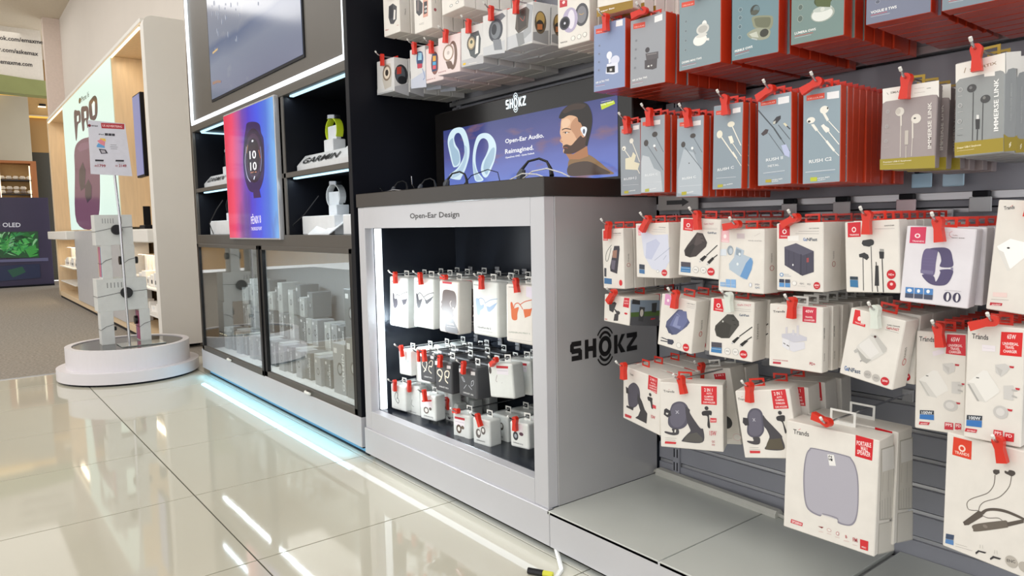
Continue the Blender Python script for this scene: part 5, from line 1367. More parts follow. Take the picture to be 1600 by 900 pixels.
('p','e8e0f0',[(28.7,81.2),(52.5,80.7),(52.2,48.6),(28.4,52.7)]),
 ],
 'T1': [
('l','a8bcc4',2.53,[(-9.2,10.2),(2.9,16.2),(9.5,-1.6),(0.7,-16.5)]),
('l','a8bcc4',2.49,[(26.2,16.5),(17.3,-0.7),(28,-13.2)]),
 ],
 'T3': [
('p','d8d4d4',[(-41.6,47.3),(-19.5,47.4),(-20.1,38.5),(-42.4,37.4)]),
('p','d8d4d4',[(20.8,46),(40.5,45.6),(39.9,36.4),(20.1,36.3)]),
('l','e0d8c8',3.71,[(-7.9,-8.9),(-30.2,8.4),(-27.7,21.2),(-14.8,25.8),(-2.2,16.2),(-11.5,-4.9),(-24,-15.3)]),
('l','e0d8c8',3.71,[(9.5,17.6),(21.8,28.6),(33.1,25.6),(25.8,8.5),(12.8,9.1),(7.9,-4.7),(24.1,-14.9)]),
('t','d0d0d0',4.49,(-22.2,-32.9),(26,-32.3),'OPENFIT PRO'),
 ],
 'T4': [
('p','d8d4d4',[(-46.7,45.9),(-24.9,47.4),(-25.3,34.3),(-47.1,31.8)]),
('p','d8d4d4',[(18.9,40.3),(39.8,41),(39.6,31.6),(18.6,29.2)]),
('l','e8e0cc',4.64,[(-10.6,-5.7),(-31.9,3.8),(-31.6,14.7),(-17.1,20.1),(-6.6,10.1),(-14.3,-10.7),(-25.4,-21.2)]),
('l','e8e0cc',4.64,[(10.6,-6.4),(7.6,12.4),(18.4,21.4),(30.9,19.2),(24.9,0.2),(10.9,2.2),(10.5,-10.8),(24.3,-19.1)]),
('t','d8d8d8',5.2,(-25.9,-39.6),(26.6,-38.8),'OPENFIT PRO'),
 ],
 'T5': [
('p','d8d4d4',[(-47.1,38),(-23.2,39.5),(-24,27.9),(-47.8,26.3)]),
('p','d8d4d4',[(21.5,37.3),(44.2,38),(43.6,27.4),(20.8,25.9)]),
('l','c8ccd4',1.77,[(-34.5,14.1),(-24.2,1.1),(-15.4,0.3),(-29.2,14.8)]),
('l','c8ccd4',1.71,[(23.2,5.9),(34,9.5),(31.9,-2.9),(20.1,-8.7),(23.2,5.9)]),
('l','c8ccd4',1.72,[(-6.5,-8.7),(-22.1,-23.4)]),
('l','c8ccd4',1.72,[(4.3,-9.1),(23.7,-20.4)]),
('t','d8d8d8',5.1,(-26.7,-38.6),(31.1,-39.1),'OPENFIT AIR'),
 ],
 'T6': [
('e','504848',(-41.1,30.1),5.5,11),
('p','c82838',[(-13,44.9),(36.2,44.3),(35.4,37.5),(-13.9,37.2)]),
('p','ecE8f0',[(-12.9,36.5),(36.3,36.7),(34.2,18.5),(-12.8,19.6)]),
('l','908ca0',0.7,[(-10.4,30.1),(31.8,29.8)]),
('l','907880',1.4,[(-12.6,16.6),(-20,0.9),(-15.2,-4.6)]),
('l','a8a0a8',0.93,[(3.4,-7.5),(6.4,-4.7)]),
 ],
 'U1': [
('l','5a6468',2.62,[(-11.2,22.5),(-20.4,4.3),(-17.3,-9.5),(-1.9,-21.4),(5.2,-10.8),(-4.6,-0.4)]),
('l','5a6468',2.6,[(-11.3,20),(-1.4,12),(-9.1,-8.3)]),
('l','b0b8b8',0.99,[(-31.1,-35.8),(16.9,-39.8)]),
 ],
 'U2': [
('l','909498',1.87,[(-4,3.4),(-9.5,-15.8),(5.3,-22.9)]),
('t','8a8a90',4.7,(-18.9,-45.9),(18,-45.8),'SHOKZ'),
 ],
 'U3': [
('p','c82838',[(-30.6,19.6),(22.9,29.4),(22.6,23.1),(-31,14.1)]),
('p','f0e8ee',[(-38.8,13),(25.4,24.4),(24.1,2.5),(-39.9,-5.3)]),
('e','6a605c',(-8.5,-11.6),14.2,11.8),
('e','eceae6',(-8.5,-11.6),8.5,7.3),
('e','6a605c',(14.2,-3.6),7,5.4),
('t','50505a',4.5,(-22.5,-34.1),(27.5,-34.8),'OPENDOTS'),
 ],
 'U4': [
('e','2c2a30',(-11.7,-10.1),9.7,12.1),
('e','8a8a90',(-11.7,-10.1),4.3,6.1),
('e','2c2a30',(5.3,3.5),8.3,8.6),
 ],
 'U5': [
('p','c82838',[(-30.4,32.5),(17.4,34.3),(17.1,26.7),(-30.7,25.7)]),
('p','f4eef4',[(-30.7,24.9),(17.1,25.8),(15.1,4.5),(-31.5,4.3)]),
('l','8a8aa0',0.79,[(-27.3,17),(14.4,18.2)]),
('e','5c4c40',(-11.4,-5.5),12.5,14.5),
('e','f0eee8',(-11.4,-5.5),6.2,7.7),
('e','6c5c50',(6.6,2.1),7.4,5.9),
('t','50505a',4.3,(-27.9,-32.4),(16.3,-32.2),'OPENDOTS'),
 ],
 'U6': [
('l','c8c8cc',1.02,[(-7.9,28.1),(6.9,27.9)]),
('l','c8c8cc',1,[(21.6,28.1),(35.9,21.8)]),
('e','6a6460',(-13.7,-5.4),11.6,14.7),
('e','f2f2f0',(-11.2,-2.9),6.1,7.4),
('e','6a6460',(8.9,6.9),10.3,12.2),
('e','f2f2f0',(8.9,8.1),5.5,6.5),
('t','50505a',4.1,(-23.3,-29.6),(16.1,-29.2),'OPENDOTS'),
 ],
 'U7': [
('p','f0ecf2',[(-22.6,32.9),(15.4,31.1),(14.2,10.3),(-24,10)]),
('e','2c3038',(-14.4,-3.6),10.5,13),
('e','a8b0b8',(-14.4,-3.6),5.3,6.1),
('e','5a3848',(8.8,5),8.3,5.3),
('t','50505a',3.8,(-26.2,-25.6),(14,-27.2),'OPENDOTS'),
 ],
 'SCREEN': [
('s','d8eef8',[(-412.2,72.8),(-397.9,101.7),(-367.5,116.9),(-317.9,114.9),(-290.6,92.4),(-274,50.1),(-275.8,9.7),(-300.1,-33.8),(-325.8,-59.6),(-342.8,-70.1),(-405.7,-59.3),(-400.8,-45.5),(-357.6,-29.7),(-323.3,-4.6),(-305.8,21.4),(-306,53.2),(-319.4,81.9),(-335.1,97.2),(-355.8,97.2),(-369.1,82.4),(-360.2,58.4),(-338,33.3),(-331.5,-4),(-344.6,-19.1),(-365.6,-22.7),(-382.3,-16.3),(-401.4,29.7)]),
('s','a8c4d8',[(-402,69.5),(-377.5,83.3),(-370.4,54.8),(-342.4,29.1),(-338.1,-3.5),(-361.2,-17.9),(-377.7,-9.7),(-392.6,33.6)]),
('s','b8d0e4',[(-304.6,48.5),(-288.9,38),(-294.9,-6.9),(-333.6,-49.9),(-397.2,-59.9),(-332.3,-22.3),(-306.2,12.3)]),
('s','d8eef8',[(-254.8,-1),(-245.4,38.4),(-224.6,71.9),(-193.7,81),(-156.5,75.7),(-127.9,55.4),(-114.5,26.2),(-123.1,-11.8),(-142.4,-40.6),(-169.4,-69.4),(-191.9,-68),(-206.2,-44.9),(-197.6,-18.9),(-174,5.5),(-158.2,30.3),(-164.8,52.7),(-186.8,63.6),(-209.8,57.2),(-230.2,28.1),(-237.3,-11.4),(-225.6,-48),(-192.3,-79),(-238.5,-80.8),(-252.8,-46.1)]),
('s','a8c4d8',[(-190.9,-41.5),(-182.3,-15.7),(-162.9,4.6),(-140,24.2),(-123.3,22.7),(-130.3,-11.2),(-153.4,-39.8),(-172.8,-62.6)]),
('p','b8d0e4',[(-251.3,-10.3),(-242.7,-28.9),(-229.6,-52.2),(-199.9,-78.6),(-234.6,-79.6),(-251,-41.8)]),
('t','ffffff',14.2,(-64.6,34.2),(132.4,33.8),'Open-Ear Audio.'),
('t','ffffff',15.2,(-65.8,-0.4),(81.9,0.5),'Reimagined.'),
('t','ffffff',5.5,(-64.9,-15.7),(85.3,-13.5),'OpenDots ONE - Quiet Default'),
('s','8c6c48',[(244.2,-49.3),(264.1,-35.8),(324.1,-35.3),(371,-59.3),(406.3,-83.7),(431.1,-99),(380.8,-97.9),(323.2,-96.4),(246.2,-92.2),(240.9,-72)]),
('s','4c3c34',[(246.8,-61),(323.8,-55.6),(381,-78.3),(416.2,-96.9),(328.6,-96),(246.2,-92.2)]),
('p','b07850',[(230.4,-23.4),(264.2,-30.1),(324.4,-11.3),(329.3,-41.2),(291.5,-47.4),(247.1,-43.8),(238.8,-33.6)]),
('s','e4b48e',[(210.1,53.3),(207.5,38.3),(211.9,25.5),(207,16.1),(211.6,10.2),(217.3,6.6),(219.4,0.2),(218.2,-5),(222.7,-10),(220.3,-16.7),(224.7,-24),(241.8,-26.2),(269.9,-20.4),(297.6,-8.7),(322,3.7),(329.2,28.7),(325.5,62.2),(299,83.9),(249.4,86.5),(218.1,82.2)]),
('s','c4906c',[(265.9,69.5),(298.9,78.4),(325.4,54.9),(328,17.8),(313.9,0.8),(286.9,7.3),(270.7,27.7),(254.4,48.3)]),
('s','f0c8a4',[(216.2,71.7),(238,78.5),(254.7,67.1),(243.2,53.3),(220.4,52.1)]),
('s','4a3024',[(221.7,-1.5),(236.6,1.7),(256.3,-3.3),(275.9,8.4),(298,21),(309.8,16.1),(324.8,18.2),(324.5,-7.6),(297.4,-19.9),(264.2,-28.2),(236.1,-26.5),(223.6,-22.8),(226.1,-13.4),(221.6,-8.4)]),
('s','1e1612',[(203.8,84.7),(212.7,98.8),(228.4,108.9),(255.6,118.8),(294.1,119.3),(326.1,108.9),(342.7,85.6),(347.6,59.5),(341.9,31),(331,2.8),(325.5,-11.4),(317,-6.9),(322.7,14.7),(314.2,23),(307,42.3),(298.6,57.3),(288.9,62.9),(282.5,76.7),(249.4,85.8),(219.8,79.7)]),
('s','3c2a20',[(221.4,101.5),(249.9,114.7),(288.6,115.6),(320.8,106.7),(304.6,97.9),(266.4,99.3),(232.7,94.4)]),
('l','2a1a14',2.86,[(216.9,46.4),(232.9,49.2),(256.5,43.5)]),
('l','3a2820',1.43,[(220.2,38.4),(235,39.1),(251.9,35)]),
('e','f4f0ea',(236.1,35.9),6.2,1.9),
('e','2a2024',(232.7,36.3),3.4,2.3),
('l','b87a5c',1.93,[(215.3,25.2),(210.5,15.7),(219.6,11)]),
('l','a05848',1.9,[(219.3,-7.4),(230.8,-6.9),(242.1,-10.3)]),
('e','d8a07c',(310.1,30.8),11.8,16.2),
('l','a87050',1.37,[(304.8,42.5),(315.5,37.6),(313.2,23.1),(306.6,19.4)]),
('s','eef4fc',[(298.3,38.8),(304.9,45.5),(319.9,43.8),(325.1,35.8),(319.6,22.4),(314.1,17.1),(306.7,25.3)]),
('e','5a6070',(312.2,32.1),4.8,7.4),
('p','c8d828',[(380.5,100.3),(432.9,103.5),(437.7,94.1),(385.4,84.2)]),
('t','f0f4d0',4.98,(383,95.3),(430.4,98.6),'Dolby Atmos'),
('l','e8ecf4',0.87,[(383.1,106),(422.2,106.1)]),
 ],
 'BRAND': [
('t','e8f6ff',25.71,(-58.6,140.3),(-9.5,139.1),'SH'),
('t','e8f6ff',25.05,(10.4,138.1),(47.1,139.6),'KZ'),
 ],
 'FENIX': [
('s','241c5c',[(-23.3,209.9),(4.5,237.4),(106.2,230.5),(169.1,210.4),(185,171.8),(211.9,136),(208.9,40.8),(188,-31.8),(126.1,-84.6),(57.7,-92.9),(-21,-77.5),(-70.9,-15.9),(-82.4,63.7),(-55.8,155.3)]),
('e','15133a',(67.6,78.5),135,126.2),
('e','3a2848',(67.6,78.5),109.5,103.2),
('e','120f24',(64.8,74.9),88.1,85.5),
('l','d8dcf8',4.65,[(-24.2,128.9),(-53.9,61.4),(-34.2,-10.4),(8.2,-40.1)]),
('l','b8c0f0',2.88,[(165.4,111),(171.9,51.1),(149.4,0.6)]),
('l','d0a060',4.59,[(-4.4,134.7),(-24.3,97.9)]),
('l','e07040',4.34,[(141.8,98.3),(160.1,59.5)]),
('e','f0f0f8',(64.4,147.1),13.4,5.3),
('t','ffffff',38.1,(13.2,67.7),(103.6,64.1),'10'),
('t','ffffff',38.34,(14.1,13.6),(104.7,11.2),'10'),
('t','f0a080',6.23,(16.7,0.3),(98.3,-2),'SAT 10'),
('p','e8f0ff',[(64.6,-16.6),(78.1,-17.4),(62.1,-33.2),(51.1,-31.1)]),
('p','302060',[(36.8,-80.3),(126.6,-80.9),(143,-119.4),(42.4,-119.2)]),
('t','f0e8f8',35.8,(-10.7,-240.2),(126.1,-235.7),'FĒNIX 8'),
('t','f0e8f8',15.76,(-15.5,-271.7),(132.3,-269.3),'THE BOLD PLAY'),
 ],
 'SHOP': [
('t','2c2c34',66.95,(-590.9,683.3),(201.7,691.6),'facebook.com/emaxme'),
('t','2c2c34',67.17,(-602.8,509.4),(126.9,497.1),'twitter.com/askemax'),
('t','2c2c34',67.32,(-574.8,320.4),(35.9,317),'www.emaxme.com'),
 ],
 'OLED': [
('t','f0eef4',69.37,(-391.9,-27.4),(9.7,-34.6),'S95 OLED'),
('p','2c5a38',[(-549.3,-107.7),(236.4,-110.5),(226.3,-536.4),(-576.7,-506.5)]),
('p','3c9a4c',[(-303.8,-302.5),(-123.9,-132),(-49.8,-119),(-135.6,-308.1),(-240,-421.8)]),
('p','58c060',[(-143.5,-425.6),(-34.2,-252.3),(93,-196.5),(196.8,-139.5),(83.2,-345.1),(-49.9,-488.5)]),
('p','2c7838',[(-1.8,-134.8),(97.9,-122.3),(188.9,-258.9),(214.9,-439.7),(135,-317)]),
('p','70c870',[(-430,-414.3),(-296,-186.2),(-220.3,-129.7),(-280,-303.3),(-339.4,-476.3)]),
('p','90d0a0',[(-180.1,-247.9),(-79.2,-191.9),(-115.3,-367.7),(-167.7,-424.6)]),
('p','48a84c',[(31.7,-373),(185,-318.6),(211,-499.6),(96.3,-524.6)]),
('p','1e4a28',[(-550.2,-122),(-414.2,-183),(-500.2,-411.6),(-573.9,-466.3)]),
('p','2e2a34',[(-217.5,-516.7),(-40,-524.6),(-55.4,-571.4),(-211,-564.1)]),
('p','6a6888',[(-579.4,-546.8),(348.2,-541.8),(349.8,-596.4),(-581.8,-581.3)]),
('p','2c3450',[(-445.8,-646.1),(227.4,-635.9),(225.3,-862.3),(-462.6,-892.8)]),
('p','2f5a48',[(-211.6,-717.3),(-12.6,-668.6),(30.9,-760.5),(-146.8,-839.4)]),
 ],
 'PHONE': [
('t','2c2c30',54.12,(-117.9,561.4),(366.7,547.3),'iPhone 16'),
('e','2c2c30',(-195.4,589.3),75.3,28.2),
('s','4c343e',[(-645.3,257.8),(-633.9,527.7),(-394.4,517.3),(-213,481.4),(-224.6,385.7),(-417.2,374.1),(-551.6,248.1)]),
('p','e8fbf0',[(-442.8,467.9),(-327.7,460.2),(-354.7,404.8),(-470.5,411.9)]),
('s','4c343e',[(-153.9,295.7),(-148,498.2),(93.1,495.5),(285.2,456.3),(283.1,359.8),(109.6,345.3),(118.1,364),(1.9,344.9),(-27.5,281.5)]),
('p','e8fbf0',[(28.7,449.7),(153.5,441.5),(145.3,377),(20.8,385.9)]),
('p','4c343e',[(106.6,362.1),(237.2,349.3),(286.4,275.4),(162.9,276.5)]),
('s','4c343e',[(340.9,352.6),(337.2,481.3),(488.5,507.4),(681.7,510.2),(800.3,462.3),(778.4,343.8),(648.6,298.7),(482.3,312.9)]),
('p','e8fbf0',[(504.8,454.8),(627.6,471.8),(674.8,449.7),(630.3,344.4),(516.3,346.5)]),
('s','6c4458',[(-793.9,112.8),(-630.4,188.3),(-287,207.1),(143.3,186.6),(703.8,119),(390.5,-639.5),(-994.4,-620.3),(-846,-66.4)]),
('p','7c5468',[(-553.6,145.3),(-302.7,174.1),(654.4,111.7),(635.7,66.7),(-398.4,96)]),
('p','3a2a34',[(-546.2,-87),(-257.3,-20.3),(-101.7,-117.6),(-232.3,-282),(-530.3,-302.8),(-596.8,-191.5)]),
('p','3a2a34',[(-213.6,-265.6),(18.3,-210.2),(192.7,-286.9),(143.1,-401.2),(-139.3,-441.8),(-260.5,-367.8)]),
 ],
 'SIGN': [
('p','7c2030',[(-168.9,265.3),(-160.5,273.6),(-151.8,269.4),(-152.3,260.5),(-161.6,255.7)]),
('t','30303a',10.7,(-149.1,261.3),(-116.3,261.1),'emax'),
('p','b83038',[(-101.5,283.6),(18.4,285.9),(16.6,255.3),(-99.6,253.8)]),
('t','ffd8d8',12,(-94.7,263.7),(6,263.1),'US ADVERTISING'),
('t','303036',7.19,(-116.4,215.6),(-92.3,215.9),'iPad'),
('p','38363e',[(-85.1,227.1),(-69,226.9),(-69.8,213.6),(-86,213.8)]),
('p','38363e',[(-66.8,227),(-50.5,226.8),(-51.3,213.5),(-67.6,213.7)]),
('p','38363e',[(-48.3,227),(-34.2,226.6),(-35,213.2),(-49.2,213.6)]),
('p','f0c850',[(-112.2,197.3),(-85.5,195.8),(-81,181),(-107.8,182.6)]),
('p','e88c98',[(-126.5,181.5),(-107.2,191.6),(-86.6,177.7),(-90.8,153.4),(-111.6,164.4)]),
('p','68a8dc',[(-131,151.4),(-122,168.6),(-90.8,153.4),(-90.3,142.6),(-128.7,145.5)]),
('p','38343c',[(-121.3,136.9),(-86.5,134.3),(-75.9,113.1),(-110.7,109.1)]),
('p','b8b4bc',[(-112.5,131.3),(-91.2,129.3),(-86.6,116.2),(-106.7,113.5)]),
('l','6a6a72',1.73,[(-59.9,162.2),(-29.3,162.6)]),
('l','6a6a72',1.74,[(-62.8,151.2),(-24.5,150.7)]),
('l','6a6a72',1.71,[(-60.1,140.4),(-27.4,139.6)]),
('p','303036',[(-142.6,76),(-99.8,75.8),(-101.5,66.1),(-143.3,65.8)]),
('t','a02838',15.72,(-132.4,34.9),(-92.7,33.8),'1799'),
('t','a02838',8.42,(-148.3,36.8),(-135.5,36),'AED'),
('p','303036',[(-38.8,78.2),(4.3,78.7),(2.6,68.8),(-40.5,68.4)]),
('t','a02838',16.02,(-24.7,38.4),(15.1,37.3),'2149'),
('t','a02838',8.51,(-43.3,40.3),(-30.2,39.5),'AED'),
('l','8a8a94',0.85,[(-136.3,57.6),(-101,57.7)]),
('l','8a8a94',0.87,[(-31.1,60.2),(6.5,60.3)]),
 ],
}
ORD = 'first second third fourth fifth sixth seventh eighth ninth tenth eleventh twelfth thirteenth fourteenth fifteenth sixteenth seventeenth eighteenth nineteenth twentieth'.split()
# ================================================================== SETTING
floor = B('floor', (-5.19, 2.0, -4.0, 1.9, -0.05, -0.004), GROUT, kind='structure')
tile_cache = {}
X0, Y0 = -2.454, 0.592
for ix in range(-5, 5):
    for iy in range(-6, 2):
        xa, xb, ya, yb = X0+0.6*ix, X0+0.6*(ix+1), Y0+0.6*iy, Y0+0.6*(iy+1)
        xa = max(xa, -5.19)
        if xb <= xa+0.05: continue
        k = (round(xb-xa, 3), round(yb-ya, 3))
        if k not in tile_cache: tile_cache[k] = MB().cbox(0.002, k[0]-0.002, 0.002, k[1]-0.002, -0.004, 0.0, 0.0006).mesh('tile', TILE)
        obj('tile', tile_cache[k], floor, (xa, ya, 0))
B('floor', (-15.2, -5.19, -4.0, 1.9, -0.05, 0.001), CARPET, kind='structure')
B('trim_1', (-5.2, -5.185, -4.0, 1.3, -0.002, 0.004), ALU, kind='structure')
B('ceiling', (-13.9, 1.6, -3.2, 1.7, 4.1, 4.2), CEIL, kind='structure')
B('ceiling', (-16.6, -13.9, -6.0, 3.0, 4.1, 4.2), CEIL, kind='structure')
B('wall_back', (-13.1, -4.56, 1.64, 1.8, 0, 4.1), PLASTER, kind='structure')
B('wall_back', (-4.56, 0.9, 1.66, 1.8, 0, 4.1), PLASTER, kind='structure')
B('wall_left', (-13.25, -13.1, 1.42, 1.8, 0, 4.1), mat('pinkish_plaster', 'e0d0c6', 0.7), kind='structure')
B('wall_left', (-16.5, -16.3, -6.0, 3.0, 0, 4.1), mat('brown_panel_wall', 'a8824c', 0.5, 0, 0.08, 3, stretch=(1, 1, 0.2)), kind='structure')
B('wall_left', (-15.3, -15.2, -1.0, 1.345, 0, 3.22), mat('grey_beige_panel', 'b9b2a0', 0.4, 0, 0.03, 4), kind='structure')
B('trim_2', (-15.21, -15.195, -1.0, 1.345, 1.99, 2.0), GROOVE, kind='structure')
B('wall_left', (-15.6, -15.5, 1.25, 1.95, 0, 2.30), mat('dark_glass_wall', '3c3a30', 0.2), kind='structure')
B('wall_left', (-15.6, -15.5, 1.25, 1.95, 2.30, 2.93), mat('brown_panel_wall', 'a8824c', 0.5, 0, 0.08, 3, stretch=(1, 1, 0.2)), kind='structure')
B('wall_left', (-15.6, -15.45, 1.25, 1.95, 2.93, 3.5), mat('tan_soffit', 'c29e68', 0.6), kind='structure')
# upper sign wall with a curved green band and a glowing cove
def bandpts(y0, y1, bulge, n=14): return [(-14+bulge*math.sin(math.pi*i/n), y0+(y1-y0)*i/n) for i in range(n+1)]
sw = thing('sign_wall', 'white curved upper wall with three web addresses over a green band', 'sign', (-14.0, 1.3, 3.2))
mb = MB(); arc = bandpts(-2.4, 1.48, 0.0); mb.prism([(x+14, y-1.3) for x, y in arc]+[(-0.25, 1.48-1.3), (-0.25, -3.7)], 0.0, 0.9, 'z'); mb.build('upper_panel', mat('sign_wall_white', 'e2ddd4', 0.6), sw)
mb = MB(); pl = [(0.03, -3.7), (0.03, -0.6), (0.03, -0.3), (0.03, 0.0), (0.03, 0.29), (-0.25, 0.29), (-0.25, -3.7)]
n = 12; prof = []
for i in range(n+1):
    y = -3.7+3.99*i/n; t = max(0, (y+1.2)/1.49); dz = -0.16*t*t*(3-2*t)*0.6
    prof.append((y, 0.20+dz*1.0, -0.10+dz*0.35))
vs = []; fs = []
for (y, zt, zb) in prof: vs += [(0.03, y, zt), (0.03, y, zb), (-0.25, y, zb), (-0.25, y, zt)]
for i in range(n): 
    for k in range(4): fs.append((i*4+k, i*4+(k+1) % 4, i*4+4+(k+1) % 4, i*4+4+k))
fs += [(0, 1, 2, 3), tuple(n*4+k for k in (3, 2, 1, 0))]
mb.add(vs, fs); mb.build('green_band', mat('olive_green_band', '8f9660', 0.5, 0, 0.06, 4), sw)
o = obj('lettering', art_mesh('SHOP', 'lettering', INK, step=0.0004, base=0.004), sw); o.rotation_euler = (0, 0, math.radians(90))
cv = thing('cove_light', 'amber light cove glowing between the green band and beige panel', 'light', (-15.25, 0.2, 3.22))
B('diffuser', (-0.04, 0.06, -1.2, 1.16, 0.0, 0.075), glow('amber_cove', 'ffc24c', 1.1), cv, 0.02); B('cove_plate', (-0.06, 0.07, -1.2, 1.18, 0.08, 0.11), CEIL, cv)
cv = thing('cove_light', 'thin amber light line under the tan soffit', 'light', (-15.42, 1.6, 2.90)); B('diffuser', (-0.03, 0.0, -0.3, 0.3, 0.0, 0.03), _M['amber_cove'], cv); B('cove_plate', (-0.03, 0.01, -0.3, 0.3, 0.03, 0.045), CEIL, cv)
cv = thing('spotlight', 'small black and white spotlight on the tan soffit', 'light', (-15.43, 1.58, 3.09)); B('housing', (-0.02, 0.02, -0.05, 0.05, 0.03, 0.06), BLACKL, cv); B('lens', (-0.02, 0.02, -0.07, 0.05, 0, 0.02), glow('spot_glow', 'fff2d8', 1.5), cv)
# far bakery-like shelf cabinet and the big TV display stand
sh = thing('display_cupboard', 'orange-brown wood cupboard with lit shelves above the dark television panel', 'cabinet', (-14.6, 1.0, 1.3))
WOODO = mat('orange_wood', 'a8693c', 0.45, 0, 0.08, 10, stretch=(4, 4, 0.4))
B('side_panel', (-0.2, 0.1, -0.27, -0.19, 0, 0.72), WOODO, sh); B('side_panel', (-0.2, 0.1, 0.25, 0.33, 0, 0.72), WOODO, sh); B('top_panel', (-0.2, 0.1, -0.27, 0.33, 0.72, 0.76), WOODO, sh)
B('back_panel', (-0.22, -0.2, -0.27, 0.33, 0, 0.76), mat('warm_back', 'd8b070', 0.5), sh); B('shelf', (-0.2, 0.08, -0.19, 0.25, 0.43, 0.45), GROOVE, sh); B('shelf', (-0.2, 0.08, -0.19, 0.25, 0.2, 0.215), GROOVE, sh)
B('light_strip', (0.05, 0.08, -0.19, -0.175, 0.03, 0.68), LEDWARM, sh); B('light_strip', (0.05, 0.08, 0.225, 0.24, 0.03, 0.68), LEDWARM, sh)
sm = MB().tube([(0, -.04, 0.02), (0, -.02, .035), (0, 0.02, 0.035), (0, .04, .02)], [0.016, .03, .03, .016], 8).mesh('pastry', mat('cream_pastry', 'd8cbb8', 0.6, 0, 0.2, 40))
sm2 = MB().tube([(0, -.04, 0.02), (0, -.02, .035), (0, 0.02, 0.035), (0, .04, .02)], [0.016, .03, .03, .016], 8).mesh('pastry', mat('brown_pastry', '8a7868', 0.6, 0, 0.2, 40))
for z, nn in ((0.45, 5), (0.215, 5), (0.28, 4)):
    for i in range(nn): obj('shell_ornament', [sm, sm2][i % 2] if z == .215 else sm, None, (-14.56, 0.845+0.095*i, 1.3+z), (0, 0, .2*(i % 3)), 'pale rounded ornament, %s from the left, %s of the far orange-brown cupboard' % (ORD[i], {.45: 'upper shelf', .215: 'lower shelf', .28: 'heap'}[z]), 'ornament', 'pale ornaments in the far cupboard')
tv = thing('television_poster_stand', 'dark purple display panel lettered OLED with a green leaf television picture', 'display', (-13.98, 1.0, 0.0))
B('panel', (-0.12, -0.004, -2.2, 0.41, 0.0, 1.435), mat('indigo_panel', '3a3650', 0.35, 0, 0.1, 2), tv); B('base', (-0.2, 0.02, -2.2, 0.41, 0.0, 0.03), BLACKL, tv)
_r = random.Random(3); LEAF = []
for i in range(70):
    x = _r.uniform(-540, 150); z = _r.uniform(-500, -180); a = _r.uniform(-.9, 2.4); L = _r.uniform(90, 240); w_ = _r.uniform(8, 26); dx, dz = math.cos(a), math.sin(a)
    pt = [(x, z), (x+dx*L*.4-dz*w_, z+dz*L*.4+dx*w_), (x+dx*L*.8-dz*w_*.6, z+dz*L*.8+dx*w_*.6), (x+dx*L, z+dz*L*.8), (x+dx*L*.5+dz*w_*.3, z+dz*L*.5-dx*w_*.3)]
    LEAF.append(('p', _r.choice(['1e5a30', '2f8a42', '4cae50', '7cc874', '163c24', '3c9a58', 'a0dca0']), [(min(225, max(-560, p[0])), min(-112, max(-515, p[1]))) for p in pt]))
o = obj('lettering', art_mesh('OLED', 'lettering', ink('dim_backlit_print', 0.6), extra=LEAF, step=0.0006, base=0.001), tv, (0, 0, 1.0)); o.rotation_euler = (0, 0, math.radians(90))
# ================================================================== oak alcove unit (phones)
ap = thing('alcove_unit', 'white-framed pale oak wall unit with a lit phone poster', 'shop unit', (-8.4, 1.2, 0))
def A(name, x0, x1, y0, y1, z0, z1, m, b=0.004, **kw): return B(name, (x0+8.4, x1+8.4, y0-1.2, y1-1.2, z0, z1), m, ap, b, **kw)
mb = MB()   # white outer side with rounded top and bottom front corner
def rr(y0, y1, z0, z1, r, n=6):
    pts = []
    for cy, cz, a0 in ((y1-0.01, z0+0.01, -90), (y1-0.01, z1-0.01, 0)):
        pts.append((y1, z0) if a0 == -90 else (y1, z1))
    for i in range(n+1): a = math.radians(90+90*i/n); pts.append((y0+r+r*math.cos(a), z1-r+r*math.sin(a)))
    for i in range(n+1): a = math.radians(180+90*i/n); pts.append((y0+r+r*math.cos(a), z0+r+r*math.sin(a)))
    return pts
PW = mat('matt_white_lacquer', 'e2dfd9', 0.5, 0, 0.015, 4)
MB().prism(rr(0.0, 0.27, 0.03, 2.36, 0.06), 2.70, 2.80, 'x').build('side_panel', PW, ap)
A('top_panel', -11.35, -5.7, 1.2, 1.48, 2.33, 2.36, PW); A('front_reveal', -5.705, -5.70, 1.205, 1.47, 0.09, 2.3, OAK)
A('side_panel', -11.40, -11.30, 1.2, 1.48, 0.03, 2.36, OAK); A('back_panel', -11.3, -5.7, 1.46, 1.48, 0.03, 2.33, OAK); A('ceiling_panel', -11.3, -5.7, 1.2, 1.46, 2.31, 2.33, OAK)
A('poster_box', -9.83, -6.83, 1.203, 1.46, 0.9, 2.31, OAK)
A('plinth', -11.35, -5.7, 1.21, 1.48, 0.0, 0.03, BLACKL); A('base_panel', -11.35, -5.7, 1.2, 1.48, 0.03, 0.09, OAK)
A('light_strip', -6.83, -5.75, 1.20, 1.215, 2.295, 2.31, LEDWARM, label='warm light strip under the top'); A('light_strip', -11.3, -9.83, 1.20, 1.215, 2.295, 2.31, LEDWARM)
A('counter_top', -11.25, -9.5, 1.10, 1.46, 0.78, 0.88, PW, 0.01, label='white ledge'); A('counter_top', -6.85, -5.7, 1.16, 1.46, 0.78, 0.88, PW, 0.01); 
A('counter_panel', -9.53, -6.83, 1.185, 1.40, 0.09, 0.88, mat('silver_white_panel', 'c2c2c4', 0.4, 0.2), 0.004, label='silver-white counter panel')
lb = B('poster_screen', (-1.43, 1.57, -0.003, 0.0, 0.89, 2.31), glow('poster_glow', 'e4fbee', 0.92), ap, label='lit pale green poster')
obj('lettering', art_mesh('PHONE', 'lettering', GLOW, step=0.0004, base=0.001, extra=[('t', '4c343e', 250, (-1190, 330), (-120, 330), 'PRO')][:0]), lb, (8.4-8.33, -0.003, 1.6))
